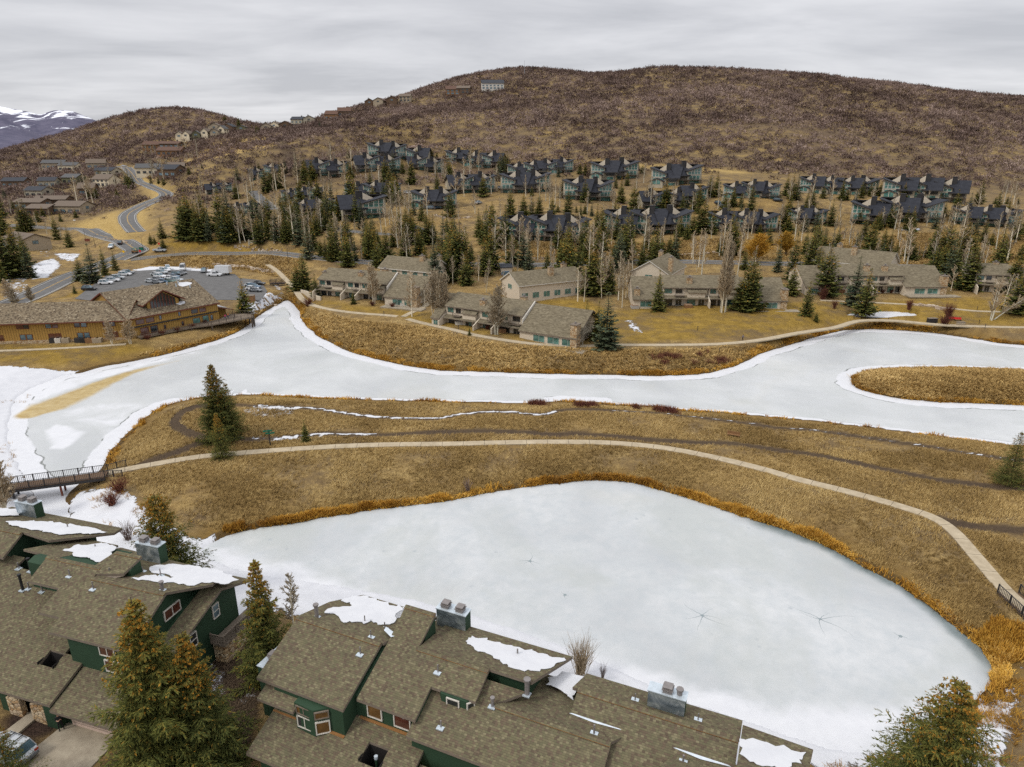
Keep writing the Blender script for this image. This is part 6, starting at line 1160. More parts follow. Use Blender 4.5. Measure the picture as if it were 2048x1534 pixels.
# shrubs with dark red stems
def bush(seed, n=90, h=1., mat='red twigs', tw=3):
    r = np.random.default_rng(seed); CR = []
    for k in range(n):
        a = r.uniform(0, 6.28); s = r.uniform(.1, .6); d = np.array([math.cos(a) * s, math.sin(a) * s, 1.]); L = r.uniform(.6, 1.) * h; b = r.normal(0, .08, 3) * [1, 1, 0]; e = b + d * L
        v, f = tube_np([b, b + d * L * .5, e], [.012, .009, .003], 3); CR.append((v, f, r.random()))
        for q in range(tw): t = r.uniform(.3, .9); p = b + (e - b) * t; dd = d + r.normal(0, .45, 3); v, f = tube_np([p, p + dd * .35], [.006, .002], 3); CR.append((v, f, r.random()))
    return vmesh('shrub', merge(CR), mat)
BU = [bush(1), bush(2), bush(3, 60)]; BG = [bush(5, 90, mat='aspen twigs'), bush(6, 40, mat='scrub')]
def shrub(px, b, H, W, me, lb, grp=None):
    p = hit2(px, b)
    if p is None: return
    o = link('shrub', me, None, tuple(p), random.uniform(0, 6), label=lb, category='shrub'); o.scale = (H * W, H * W, H)
    if grp: o['group'] = grp
    return o
shrub(617, 613, 2.6, 1.4, BU[0], 'round dark red shrub beside the north path'); shrub(1888, 653, 3.2, 1.3, BU[1], 'wide dark red shrub straddling the path by the lake'); shrub(1895, 640, 4.5, .8, BU[0], 'tall reddish shrub behind the wide one by the lake path'); shrub(1817, 620, 3., .9, BU[1], 'reddish shrub right of the small frozen pond'); shrub(1645, 600, 4., 1., BU[2], 'bare shrub left of the small frozen pond'); shrub(1668, 618, 2.6, 1., BU[2], 'low reddish shrub at the left tip of the small pond')
for i, (px, b) in enumerate([(745, 612), (785, 615), (800, 612), (820, 612)]): shrub(px, b, 1.4, 1.6, BU[i % 3], '', None)
for o in [o for o in COL.objects if o.name.startswith('shrub') and o.get('label') == '']: o['label'] = 'dark red shrub of the row along the leftmost beige townhouse'; o['group'] = 'red shrubs along the leftmost beige townhouse'
for px, b in [(1765, 587), (1782, 587), (1800, 587), (1820, 587), (1835, 587)]: o = shrub(px, b, 1.3, 1.4, BU[0], 'dark red shrub of the row along the small pond townhouse', 'red shrubs along the small pond townhouse')
for px, b in [(295, 680), (325, 672), (355, 665), (385, 657), (410, 650)]: shrub(px, b, 1.3, 1.7, BU[1], 'dark red shrub of the row below the lodge deck', 'red shrubs below the lodge deck')
for px, b in [(1040, 622), (1052, 672), (975, 660)]: shrub(px, b, 1.5, 1.3, BU[1], 'dark red shrub of the bed by the nearest beige townhouse', 'red shrubs by the nearest beige townhouse')
shrub(1160, 1352, 3.6, .75, BG[0], 'bare many-stemmed shrub in the snow beyond the long townhouse'); shrub(935, 985, 2.2, .8, BG[1], 'spiky bare shrub on the north bank of the near pond'); shrub(240, 985, 2.2, 1.6, BU[2], 'spreading reddish brush on the snowy bank below the footbridge'); shrub(225, 1015, 1.8, 1.5, BU[0], 'low reddish brush in the snow above the left chimney')
shrub(258, 1085, 2.4, 1.1, BG[1], 'dry brush in the snow behind the clerestory roof'); shrub(1205, 1362, 1.6, .6, BG[1], 'small dry shrub right of the bare shrub in the snow')

# past 300 of a kind the smallest in the picture become one mass
def thin_out(kind, name, keep):
    global TREES
    L = sorted([t for t in TREES if t[1] == kind], key=lambda t: -t[4] / t[0].location.y); rest = L[keep:]
    if not rest: return
    V, Fq, T, MI = [], [], [], []; b = 0; mats = []
    for t in rest:
        o = t[0]; M = np.array(Matrix.LocRotScale(o.location, o.rotation_euler, o.scale))
        for ch in o.children:
            me = ch.data; n = len(me.vertices); v = np.empty(n * 3, np.float32); me.vertices.foreach_get('co', v); v = v.reshape(-1, 3) @ M[:3, :3].T + M[:3, 3]; q = np.empty(len(me.loops), np.int32); me.loops.foreach_get('vertex_index', q); q = q.reshape(-1, 4)
            a = np.empty(n, np.float32); me.attributes['tint'].data.foreach_get('value', a); mt = me.materials[0]
            if mt not in mats: mats.append(mt)
            V.append(v); Fq.append(q + b); T.append(a); MI.append(np.full(len(q), mats.index(mt))); b += n
        for ch in list(o.children): bpy.data.objects.remove(ch)
        bpy.data.objects.remove(o)
    link(name, np_mesh(name, np.concatenate(V), np.concatenate(Fq), mats, midx=np.concatenate(MI), attrs={'tint': np.concatenate(T)}), kind='stuff', label='small far trees too many to tell apart')
    dead = set(id(t) for t in rest); TREES = [t for t in TREES if id(t) not in dead]
thin_out('spruce', 'spruce_woods', 288); thin_out('aspen', 'aspen_woods', 290)
# foreground trees, modelled finer
def near_tree(label, tpx, tpy, H, z0, ratio, seed, cones, gold=.25, lv=44, per=12, spr=11, mat='spruce needles'):
    q = Wp(tpx, tpy, z0 + H); p = np.array([q[0], q[1], z0]); t, c, co = spruce(seed, lv, per, spr, ratio=ratio, gold=gold, cones=cones, fine=13 if H > 10 else 8)
    put('n', 'spruce', 'tree', (vmesh('trunk', t, 'bark'), vmesh('crown', c, mat), vmesh('cones', co, 'spruce cones') if co else None), p, H, 1., label=label, group='large spruces near the camera')
near_tree('largest grey-green spruce with golden cones in front of the garage', 258, 1196, 17., 3, .215, 101, .30, .45, 46, 11, 12, 'spruce needles')
near_tree('golden-tipped spruce leaning against the largest one', 366, 1262, 13.5, 3, .225, 102, .6, .7, 38, 10, 11)
near_tree('slim golden-topped spruce between the two green townhouses', 505, 1116, 13.2, 3, .175, 103, .6, .75, 36, 8, 9)
near_tree('broad spruce full of orange cones behind the left townhouse chimney', 307, 985, 13.5, 1.6, .34, 104, .6, .6, 38, 11, 12)
near_tree('wide spruce with orange cones at the bottom right corner', 1926, 1360, 14, 2, .33, 105, .45, .5, 38, 11, 14)
near_tree('tall spruce standing alone on the meadow near the trail loop', 420, 726, 14.2, 1.8, .22, 106, .35, .6, 44, 12, 9); near_tree('spruce touching the tall lone meadow spruce on its right', 449, 765, 9.6, 1.8, .24, 107, .2, .2, 34, 11, 8); near_tree('small golden spruce in front of the meadow spruces', 431, 824, 8.2, 1.8, .22, 108, .5, 1., 30, 10, 8)
near_tree('spruce cut by the right edge beside the trail', 2046, 862, 8.5, 2, .3, 109, .2, .3, 30, 11, 8); near_tree('spruce tip poking up at the lower left corner', -12, 1450, 7, 3, .28, 110, .5, .3, 30, 10, 8)
def near_bare(label, px, b, tp, wd, k=1, z=None):
    p = hit2(px, b); put('n', 'bare_tree', 'tree', BIGA[k], p, height_for(p, tp), wd, label=label)
near_bare('leafless young tree behind the slim golden-topped spruce', 588, 1262, 1150, 1.25, 0); near_bare('pale leafless tree beside the left metal chimney', 10, 1040, 905, 1.1, 1); near_bare('thin leafless tree in the snow left of the footbridge', -12, 1010, 860, 1.2, 1)
# ================================================================== ground cover that nobody could count
def scatter(name, temps, pos, sc, rot, tint, mat, kind='stuff', jit=.16):
    """one mesh of many copies. temps: list of (k,4,3) quads; sc (n,3)"""
    Vs, Ts = [], []; which = rng.integers(0, len(temps), len(pos))
    for i, tp in enumerate(temps):
        k = which == i
        if not k.any(): continue
        c, s = np.cos(rot[k]), np.sin(rot[k]); q = tp[None] * sc[k][:, None, None, :]; x = q[..., 0] * c[:, None, None] - q[..., 1] * s[:, None, None]; y = q[..., 0] * s[:, None, None] + q[..., 1] * c[:, None, None]
        V = np.stack([x, y, q[..., 2]], -1) + pos[k][:, None, None, :]; Vs.append(V.reshape(-1, 3)); t = np.repeat(tint[k], tp.shape[0] * 4); t = t + np.tile(np.repeat(rng.normal(0, jit, tp.shape[0]), 4), k.sum()); Ts.append(np.clip(t, 0, .999))
    V = np.concatenate(Vs); me = np_mesh(name, V, np.arange(len(V)).reshape(-1, 4), [MATS[mat]], attrs={'tint': np.concatenate(Ts)}); return link(name, me, kind=kind)
def tuft(seed, n, w, spread, lean=.5):
    r = np.random.default_rng(seed); Q = []
    for i in range(n):
        a = r.uniform(0, 6.28); b = np.array([r.normal(0, spread), r.normal(0, spread), -.05]); d = np.array([math.cos(a) * lean * r.random() + lean * .55, math.sin(a) * lean * r.random(), r.uniform(.6, 1.)]); s = np.array([-math.sin(a), math.cos(a), 0]) * w; Q.append([b - s, b + s, b + d + s * .3, b + d - s * .3])
    return np.array(Q)
def sblob(seed, n):
    """leafless scrub: short sprigs through a dome"""
    r = np.random.default_rng(seed); Q = []
    for i in range(n):
        u = r.normal(0, 1, 3); u[2] = abs(u[2]); u /= np.linalg.norm(u); rr = r.uniform(.35, 1.) ** .5; p = u * rr * np.array([1, 1, .85]) * (1 + .25 * math.sin(3 * math.atan2(u[1], u[0]) + seed)); L = r.uniform(.16, .30); d = u + r.normal(0, .45, 3) + [0, 0, .3]; d /= np.linalg.norm(d); s = np.cross(d, r.normal(0, 1, 3)); s /= np.linalg.norm(s) + 1e-9; s *= L * r.uniform(.22, .42)
        Q.append([p - d * L * .5 - s * .5, p - d * L * .3 + s, p + d * L, p + d * L * .2 - s])
    return np.array(Q)
# hillside scrub
N = 94000; px_ = rng.uniform(-860, 900, N); py_ = 290 + 1010 * rng.random(N) ** 1.05
d_ = scrub_density(px_, py_) * .8; uu, vv, zc_ = proj(np.stack([px_, py_, gz(px_, py_)], -1)); k = (rng.random(N) < d_) & (uu > -380) & (uu < 2400)
for L_, w_ in RL.values(): k &= seg_dist(np.stack([px_, py_], -1), L_, False) > w_ / 2 + 3
k &= ~((py_ < 440) & (rng.random(N) > .6)); px_, py_ = px_[k], py_[k]
# keep clear of the houses
HB = [(o.location.x, o.location.y + 6, 15 if 'hillside' in o.name else 9) for o in COL.objects if o.name.startswith(('hillside_townhouse', 'hill_house'))]
k = np.ones(len(px_), bool)
for a, b, r_ in HB: k &= (px_ - a) ** 2 + (py_ - b) ** 2 > r_ ** 2
px_, py_ = px_[k], py_[k]; n = len(px_); s_ = rng.uniform(1.8, 4.2, n) * (1 + .25 * (py_ > 600)) * (1 - .45 * (py_ < 420)); 
scatter('hillside_scrub', [sblob(i, 46) for i in range(5)], np.stack([px_, py_, gz(px_, py_)], -1), np.stack([s_, s_, s_ * rng.uniform(.7, 1.05, n)], -1), rng.uniform(0, 6.28, n), np.clip(fbm(px_, py_, 60, 77) * .7 + .08 + rng.normal(0, .17, n), 0, .95), 'scrub', jit=.08)
print('SCRUB', n)
# meadow tufts
MEAD = wpoly([(215,945),(260,880),(340,818),(450,796),(760,806),(1040,812),(1300,818),(1700,856),(2100,903),(2200,1290),(2060,1330),(1990,1330),(1860,1205),(1700,1105),(1500,1032),(1280,962),(1100,962),(900,995),(600,1035),(440,1065),(330,1040),(280,985)])
lo, hi = MEAD.min(0), MEAD.max(0); N = 210000; P = rng.uniform(lo, hi, (N, 2)); k = in_poly(P, MEAD); P = P[k]; k = np.ones(len(P), bool)
for L_, w_ in PL.values(): k &= seg_dist(P, L_, False) > w_ / 2 + .35
for L_ in TRL.values(): k &= seg_dist(P, L_, False) > 1.15
k &= shore(P) > .5; k &= fbm(P[:, 0], P[:, 1], 6, 3) + rng.normal(0, .12, len(P)) > .40; P = P[k]; n = len(P); dn = np.linalg.norm(P, axis=1)
s_ = rng.uniform(.24, .52, n); scatter('meadow_grass', [tuft(i, 7, .06, .30, .8) for i in range(4)], np.column_stack([P, gz(P[:, 0], P[:, 1])]), np.stack([s_ * 1.3, s_ * 1.3, s_ * .8], -1), rng.normal(.5, .5, n), np.clip(fbm(P[:, 0], P[:, 1], 9, 8) * 1.1 - .15 + rng.normal(0, .14, n), 0, .95), 'dry grass'); print('TUFTS', n)
# rough grass on the far banks and slopes
B1 = [wpoly([(610,620),(700,640),(850,655),(1000,690),(1200,700),(1400,700),(1560,690),(1700,650),(1700,660),(1540,705),(1430,742),(1250,752),(1000,745),(820,733),(700,703),(620,655)]), wpoly([(270,716),(440,672),(560,600),(590,560),(480,540),(300,530),(330,512),(600,512),(620,560),(600,620),(520,640),(400,694)]), wpoly([(1000,490),(1500,480),(2050,470),(2050,525),(1500,520),(1000,520)]), np.array(ISL)]
Ps = []
for q in B1: lo, hi = q.min(0), q.max(0); P = rng.uniform(lo, hi, (40000, 2)); Ps.append(P[in_poly(P, q)][:26000])
P = np.concatenate(Ps); k = shore(P) > .5
for L_, w_ in list(PL.values()) + list(RL.values()): k &= seg_dist(P, L_, False) > w_ / 2 + .6
P = P[k]; n = len(P); s_ = rng.uniform(.35, .8, n); scatter('bank_grass', [tuft(i + 9, 6, .10, .35, .8) for i in range(4)], np.column_stack([P, gz(P[:, 0], P[:, 1])]), np.stack([s_ * 1.3, s_ * 1.3, s_ * .75], -1), rng.uniform(0, 6.28, n), np.clip(fbm(P[:, 0], P[:, 1], 12, 21) * 1.0 - .1 + rng.normal(0, .15, n), 0, .95), 'dry grass')
# reeds along the shores
def along(Q, n, a, b, keep=None, closed=True):
    Q = np.asarray(Q)[:, :2]; nx = np.roll(Q, -1, 0) if closed else Q[1:]; st = Q if closed else Q[:-1]; L = np.linalg.norm(nx - st, axis=1); c = np.concatenate([[0], np.cumsum(L)]); t = rng.uniform(0, c[-1], n); i = np.clip(np.searchsorted(c, t) - 1, 0, len(L) - 1); f = ((t - c[i]) / (L[i] + 1e-9))[:, None]; p = st[i] * (1 - f) + nx[i] * f
    d = (nx[i] - st[i]) / (L[i][:, None] + 1e-9); o = np.stack([-d[:, 1], d[:, 0]], 1); w = rng.uniform(a, b, n)[:, None]; p1, p2 = p + o * w, p - o * w; s1 = shore(p1); return np.where((s1 > 0)[:, None], p1, p2)
P = along(POND, 28000, .1, 1.25); px2 = proj(np.column_stack([P, np.full(len(P), .5)])); k = (px2[1] < 1060) | (px2[0] > 1500); k &= ~((px2[1] > 1400) & (px2[0] < 1900)); P = P[k]
P2 = along(LAKE, 34000, .2, 2.0); q = proj(np.column_stack([P2, np.full(len(P2), .5)])); k = ((q[1] < 760) & (q[0] > 575)) | ((q[1] > 785) & (q[1] < 1000) & (q[0] > 215) & (rng.random(len(P2)) < .35)) | ((q[1] < 735) & (q[0] > 300) & (q[0] < 560) & (rng.random(len(P2)) < .5)); P2 = P2[k]
P3 = along(ISL, 7000, .1, 1.3); P4 = along(SMALL, 2500, .1, 1.2); bx = wpoly([(1955,1290),(1990,1245),(2060,1260),(2060,1330),(2000,1330)]); P5 = rng.uniform(bx.min(0), bx.max(0), (2600, 2)); P5 = P5[in_poly(P5, bx) & (shore(P5) > .2)]
P = np.concatenate([P, P2, P3, P4]); P = P[fbm(P[:, 0], P[:, 1], 4, 44) + rng.normal(0, .1, len(P)) - shore(P) * .10 > .43]; P = np.concatenate([P, P5]); n = len(P); tall = np.concatenate([np.full(len(P) - len(P5), .45), np.full(len(P5), .9)]) * rng.uniform(.6, 1.3, n) * (.25 + 1.5 * fbm(P[:, 0], P[:, 1], 2.6, 4, 2) ** 1.5 * 1.4)
zz_ = np.maximum(gz(P[:, 0], P[:, 1]), 0); scatter('shore_reeds', [tuft(i + 30, 6, .07, .22, .5) for i in range(4)], np.column_stack([P, zz_]), np.stack([np.full(n, .9), np.full(n, .9), tall], -1), rng.uniform(0, 6.28, n), np.clip(fbm(P[:, 0], P[:, 1], 7, 15) * 1.1 - .12 + rng.normal(0, .15, n), 0, .95), 'reed'); print('REEDS', n)
# red dogwood thicket and cattail fringe
rd = line_w([(1060, 800), (1150, 806), (1250, 811), (1350, 818)]); i = rng.integers(0, len(rd), 1500); P = rd[i, :2] + rng.normal(0, [1.0, .7], (1500, 2)); P = P[fbm(P[:, 0], P[:, 1], 5, 71) > .47]; rd2 = wpoly([(1300, 712), (1400, 705), (1470, 712), (1460, 728), (1380, 735), (1310, 730)]); P6 = rng.uniform(rd2.min(0), rd2.max(0), (4000, 2)); P6 = P6[in_poly(P6, rd2) & (fbm(P6[:, 0], P6[:, 1], 4, 61) > .52)]; P6 = P6[::3]; P = np.concatenate([P, P6]); n = len(P)
scatter('red_stem_undergrowth', [tuft(i + 60, 7, .035, .25, .5) for i in range(3)], np.column_stack([P, np.maximum(gz(P[:, 0], P[:, 1]), 0)]), np.stack([np.ones(n), np.ones(n), rng.uniform(.7, 1.5, n)], -1), rng.uniform(0, 6.28, n), rng.uniform(.2, .9, n), 'red twigs')
# dead stalks standing out of the snow, bottom right and left bank
q = wpoly([(1400,1440),(1620,1490),(1860,1460),(1990,1350),(2048,1340),(2048,1534),(1500,1534)]); P = rng.uniform(q.min(0), q.max(0), (5200, 2)); P = P[in_poly(P, q) & (shore(P) > .6)]; P = P[fbm(P[:, 0], P[:, 1], 3.5, 6) > .55]
q2 = wpoly([(0,740),(110,742),(60,790),(20,850),(40,960),(0,980)]); Pb = rng.uniform(q2.min(0), q2.max(0), (1500, 2)); Pb = Pb[in_poly(Pb, q2)]; Pb = Pb[fbm(Pb[:, 0], Pb[:, 1], 5, 6) > .56]; q3 = wpoly([(150,985),(240,975),(290,1010),(330,1050),(250,1080),(180,1020)]); Pc = rng.uniform(q3.min(0), q3.max(0), (1500, 2)); Pc = Pc[in_poly(Pc, q3)]; Pc = Pc[fbm(Pc[:, 0], Pc[:, 1], 4, 9) > .55]
P = np.concatenate([P, Pb, Pc]); n = len(P); scatter('dead_grass', [tuft(i + 80, 6, .03, .18, .7) for i in range(3)], np.column_stack([P, np.maximum(gz(P[:, 0], P[:, 1]), 0)]), np.stack([np.ones(n) * .8] * 2 + [rng.uniform(.25, .7, n)], -1), rng.uniform(0, 6.28, n), rng.uniform(.1, .6, n), 'reed')
# leaf litter and bark mulch bits under the near spruces
q = wpoly(MULCH_PX[0]); P = rng.uniform(q.min(0), q.max(0), (16000, 2)); P = P[in_poly(P, q)]; n = len(P); scatter('bark_litter', [tuft(i + 90, 3, .05, .12, 1.4) * np.array([1, 1, .25]) for i in range(3)], np.column_stack([P, gz(P[:, 0], P[:, 1]) + .03]), np.stack([np.ones(n) * .7] * 3, -1) * rng.uniform(.4, 1., n)[:, None], rng.uniform(0, 6.28, n), rng.uniform(0, .5, n), 'bark')
# rock rubble along the parkway
def rock(seed):
    r = np.random.default_rng(seed); u = [(-1, -1, -1), (1, -1, -1), (1, 1, -1), (-1, 1, -1), (-1, -1, 1), (1, -1, 1), (1, 1, 1), (-1, 1, 1)]; V = np.array([np.array(a) * r.uniform(.55, 1., 3) for a in u]) * [.7, .5, .4]; return V[np.array([(0, 3, 2, 1), (4, 5, 6, 7), (0, 1, 5, 4), (1, 2, 6, 5), (2, 3, 7, 6), (3, 0, 4, 7)])]
g = G('rock'); g.fin(g.ramp(g.attr('tint', 'Fac'), [(0., (.20, .14, .095)), (.5, (.36, .28, .20)), (1., (.50, .43, .34))]), .9)
RK = []
for ln, n_ in [([(430,528),(470,532),(520,540),(545,545)], 120), ([(470,490),(520,492),(560,492)], 50), ([(1000,515),(1100,517),(1180,513)], 70), ([(1240,512),(1300,511),(1400,508),(1440,505)], 90), ([(620,500),(700,502),(760,500)], 40), ([(205,480),(240,480),(262,490)], 30), ([(870,430),(900,438),(940,434)], 50), ([(545,590),(560,610),(530,628),(500,650)], 40), ([(1830,610),(1860,612),(1880,618)], 60)]:
    L_ = line_w(ln); i = rng.integers(0, len(L_), n_); RK.append(L_[i, :2] + rng.normal(0, .7, (n_, 2)))
P = np.concatenate(RK); n = len(P); s_ = rng.uniform(.4, 1.1, n); scatter('landscape_rubble', [rock(i) for i in range(5)], np.column_stack([P, gz(P[:, 0], P[:, 1]) + .1]), np.stack([s_] * 3, -1), rng.uniform(0, 6.28, n), rng.uniform(.1, .9, n), 'rock')
# ================================================================== vehicles
def paint(name, col): g = G(name); g.b.inputs['Coat Weight'].default_value = .5; g.fin(g.mix(g.noise(g.co(), 2, 3), tuple(k * .9 for k in col), tuple(min(1, k * 1.08) for k in col)), .35, .15, .5)
for n, c in dict(white=(.62, .63, .64), black=(.018, .019, .022), silver=(.36, .38, .39), grey=(.12, .13, .14), blue=(.04, .10, .17), green=(.03, .09, .07), red=(.28, .03, .025)).items(): paint(n + ' paint car', c)
plain('tyre', (.015, .015, .015), .9); plain('rim', (.35, .36, .37), .35, .7); plain('tail lamp', (.35, .02, .015), .3); plain('head lamp', (.6, .62, .62), .2)
def loft(secs, mi=0, close=True):
    """secs: list of rings (same length)"""
    m = MB(); k = len(secs[0])
    for a, b in zip(secs[:-1], secs[1:]):
        for i in range(k): j = (i + 1) % k; m.poly([a[i], b[i], b[j], a[j]], mi)
    m.poly(secs[0], mi); m.poly(secs[-1][::-1], mi); return m
CARS = {}
def car_meshes(kind):
    if kind in CARS: return CARS[kind]
    L, W_, belt, top, cab = dict(suv=(4.8, 1.9, 1.02, 1.75, (-2.2, .85)), sedan=(4.6, 1.8, .88, 1.42, (-1.65, .75)), pickup=(5.6, 1.95, 1.08, 1.85, (-.6, 1.25)), van=(6.0, 2.1, 1.35, 2.5, (-2.9, 2.1)))[kind]
    h = L / 2; w = W_ / 2; prof = [(-h, .45, belt * .86), (-h + .15, .30, belt), (cab[0], .28, belt), (0, .28, belt), (cab[1] + .3, .28, belt), (h - .6, .28, belt * .93), (h - .1, .33, belt * .78), (h, .42, belt * .66)]
    S = []
    for x, z0, z1 in prof: q = .93 if abs(x) > h - .2 else 1.; S.append([(x, -w * q, z0), (x, -w * q * 1.0, z1 * .75), (x, -w * q * .95, z1), (x, w * q * .95, z1), (x, w * q, z1 * .75), (x, w * q, z0)])
    m = loft(S); a, b = cab; cw, rw = w * .93, w * .74
    tk = .07
    m.poly([(a + .35, -rw, top), (b - .55, -rw, top), (b - .55, rw, top), (a + .35, rw, top)]); m.prism([(a + .3, -rw - .02, top + .01), (b - .6, -rw - .02, top + .01), (b - .6, rw + .02, top + .01), (a + .3, rw + .02, top + .01)], (0, 0, -tk))
    for x0, x1 in ((a + .02, a + .38), (b - .05, b - .6), ((a + b) / 2, (a + b) / 2 - .05), ((a + b) / 2 - .95, (a + b) / 2 - 1.0)):      # pillars
        for s in (-1, 1): m.tube((x0, s * cw, belt - .02), (x1, s * rw, top - .02), .05, n=4)
    if kind == 'pickup': m.box(-h + .2, cab[0] - .15, -w * .8, w * .8, belt - .02, belt + .02); 
    body = m.mesh('body', ['white paint car'])
    g_ = loft([[(a, -cw, belt - .03), (a, cw, belt - .03), (a + .34, rw - .03, top - .05), (a + .34, -rw + .03, top - .05)], [(b, -cw, belt - .03), (b, cw, belt - .03), (b - .56, rw - .03, top - .05), (b - .56, -rw + .03, top - .05)]]); glass_m = g_.mesh('window_glass', ['dark glass' if kind != 'suv' else 'blue glass'])
    t = MB(); t.tube((0, -.11, 0), (0, .11, 0), .35, n=14); wheel = t.mesh('wheel', ['tyre']); t = MB(); t.tube((0, -.125, 0), (0, .125, 0), .21, n=10); rim = t.mesh('rim', ['rim'])
    t = MB(); t.box(-.03, .03, -.16, .16, -.1, .1); lamp = t.mesh('tail_light', ['tail lamp']); t = MB(); t.box(-.05, .05, -.2, .2, -.08, .08); hl = t.mesh('headlight', ['head lamp'])
    CARS[kind] = (body, glass_m, wheel, rim, lamp, hl, L, w, belt); return CARS[kind]
CB = {}
def car(label, px, py, yaw, kind='suv', col='white', group='cars in the lodge parking lot', name='parked_car', cat='car', at=None, near=False, z=None):
    p = hit2(px, py) if at is None else np.array(at); body, gl, wh, rim, lamp, hl, L, w, belt = car_meshes(kind); 
    root = thing(name, label, cat, (p[0], p[1], p[2] + (.12 if z is None else z)), R(yaw), group)
    k = (kind, col)
    if k not in CB: b2 = body.copy(); b2.materials[0] = MATS[col + ' paint car']; CB[k] = b2
    link('body', CB[k], root); link('window_glass', gl, root)
    for x in (-L * .30, L * .31):
        for s in (-1, 1): o = link('wheel', wh, root, (x, s * (w - .08), .35)); link('rim', rim, o) if near else None
    for s in (-1, 1): link('tail_light', lamp, root, (-L / 2 + .02, s * w * .72, belt * .8)); link('headlight', hl, root, (L / 2 - .06, s * w * .68, belt * .68))
    return root
Zl = lambda x, y: (x / 3.933, 200 + y / 3.933)
LOTC = [(835,1452,8,'suv','white','front white SUV of the tight row beside the grassy kerb'),(890,1432,10,'suv','white','second white SUV of the tight row beside the grassy kerb'),(930,1412,8,'suv','silver','silver SUV in the tight row beside the grassy kerb'),(985,1385,5,'suv','white','long white SUV at the far end of the row below the spruces'),(1010,1372,6,'suv','grey','grey SUV behind the long white SUV below the spruces'),(705,1500,2,'suv','black','black SUV by itself behind the lodge roof'),
 (1190,1440,-20,'sedan','silver','silver sedan nearest the lodge dormer'),(1240,1422,-18,'sedan','grey','grey sedan one bay behind the silver sedan'),(1262,1400,-20,'suv','white','white SUV in the middle row of the lot'),(1232,1385,-18,'sedan','silver','silver sedan in the left bay of the middle row'),(1275,1370,-20,'suv','silver','silver SUV behind the middle row'),(1300,1352,-20,'suv','white','white SUV towards the back of the lot'),(1322,1335,-60,'suv','white','white SUV at the very back of the lot left of the bus'),(1345,1412,-18,'sedan','white','white sedan in the right row of the lot'),(1372,1400,-20,'sedan','blue','dark blue sedan in the right row of the lot'),(1398,1385,-20,'suv','black','black SUV in the right row of the lot'),(1428,1372,-20,'sedan','grey','grey sedan at the far end of the right row'),(1290,1440,-18,'sedan','blue','blue sedan just behind the lodge ridge'),(1340,1440,-18,'sedan','green','dark green sedan just behind the lodge ridge'),(1240,1448,-18,'sedan','grey','grey sedan half hidden by the lodge dormer'),(1395,1428,-18,'suv','silver','silver SUV half hidden by the lodge roof'),
 (1605,1358,-75,'suv','grey','grey SUV facing out between the bus and the box truck'),(1690,1388,-5,'pickup','white','white pickup in front of the box truck'),
 (1975,1470,-12,'sedan','silver','silver sedan in the small lot right of the lodge'),(2000,1484,-12,'suv','blue','blue SUV in the small lot right of the lodge'),(1985,1498,-12,'sedan','white','white sedan in the small lot right of the lodge'),(2010,1512,-12,'sedan','grey','grey sedan lowest in the small lot right of the lodge'),(2040,1458,-12,'sedan','black','black sedan farthest in the small lot right of the lodge')]
for x, y, ya, k, c, lb in LOTC: px, py = Zl(x, y); car(lb, px, py, ya, k, c)
px, py = Zl(1440, 1340); car('tall white shuttle bus at the back of the parking lot', px, py, -70, 'van', 'white', None, 'shuttle_bus', 'bus')
px, py = Zl(1735, 1378); p = hit2(px, py); bt = thing('box_truck', 'white box truck parked by the lodge roof edge', 'truck', (p[0], p[1], p[2] + .1), R(172)); b_, gl_, wh_, rim_, *_ = car_meshes('pickup')
m = MB(); m.box(-4.3, 1.4, -1.25, 1.25, 1.0, 3.7); m.out('cargo_box', 'white paint car', bt); m = loft([[(1.5, -1.1, .5), (1.5, 1.1, .5), (1.5, 1.1, 2.5), (1.5, -1.1, 2.5)], [(2.7, -1.1, .5), (2.7, 1.1, .5), (2.5, 1.0, 2.4), (2.5, -1.0, 2.4)], [(3.6, -1., .5), (3.6, 1., .5), (3.5, .95, 1.4), (3.5, -.95, 1.4)]]); m.out('cab', 'white paint car', bt); m = MB(); m.poly([(2.63, -.9, 1.6), (2.63, .9, 1.6), (2.56, .85, 2.3), (2.56, -.85, 2.3)]); m.out('windscreen', 'dark glass', bt)
for x in (-2.8, 2.6):
    for s in (-1, 1): o = link('wheel', wh_, bt, (x, s * 1.05, .42)); o.scale = (1.2, 1.2, 1.2)
car('silver pickup driving right on the parkway', 320, 503.5, 2, 'pickup', 'silver', None, 'pickup_truck', 'pickup', z=.1); car('white SUV coming down the valley road', 223, 498, -72, 'suv', 'white', None, 'car', 'car', z=.1); car('black SUV climbing the valley road', 241, 489.5, 112, 'suv', 'black', None, 'car', 'car', z=.1)
car('blue car beside the small shed above the parkway houses', 1016, 554, 25, 'suv', 'blue', None, 'parked_car', 'car'); car('white car at the top of the winding road', 248, 333, 5, 'sedan', 'white', None, 'car', 'car')
for px, py, c, lb in [(1438, 410, 'black', 'black car between the middle and lowest hillside rows'), (1447, 416, 'grey', 'grey car below the black car on the hillside'), (1555, 405, 'black', 'black car in front of the upper right hillside row'), (872, 418, 'blue', 'blue car below the porch-fronted hillside block'), (862, 419, 'grey', 'grey car left of the blue hillside car'), (815, 388, 'white', 'white car on the slope between hillside blocks'), (957, 408, 'silver', 'silver car on the grass terrace of the hillside'), (1002, 378, 'white', 'white car beside the central hillside block'), (1225, 388, 'silver', 'silver car right of the twin-gabled hillside block')]: car(lb, px, py, random.choice((0, 20, 60)), 'suv', c, 'cars among the hillside townhouses')
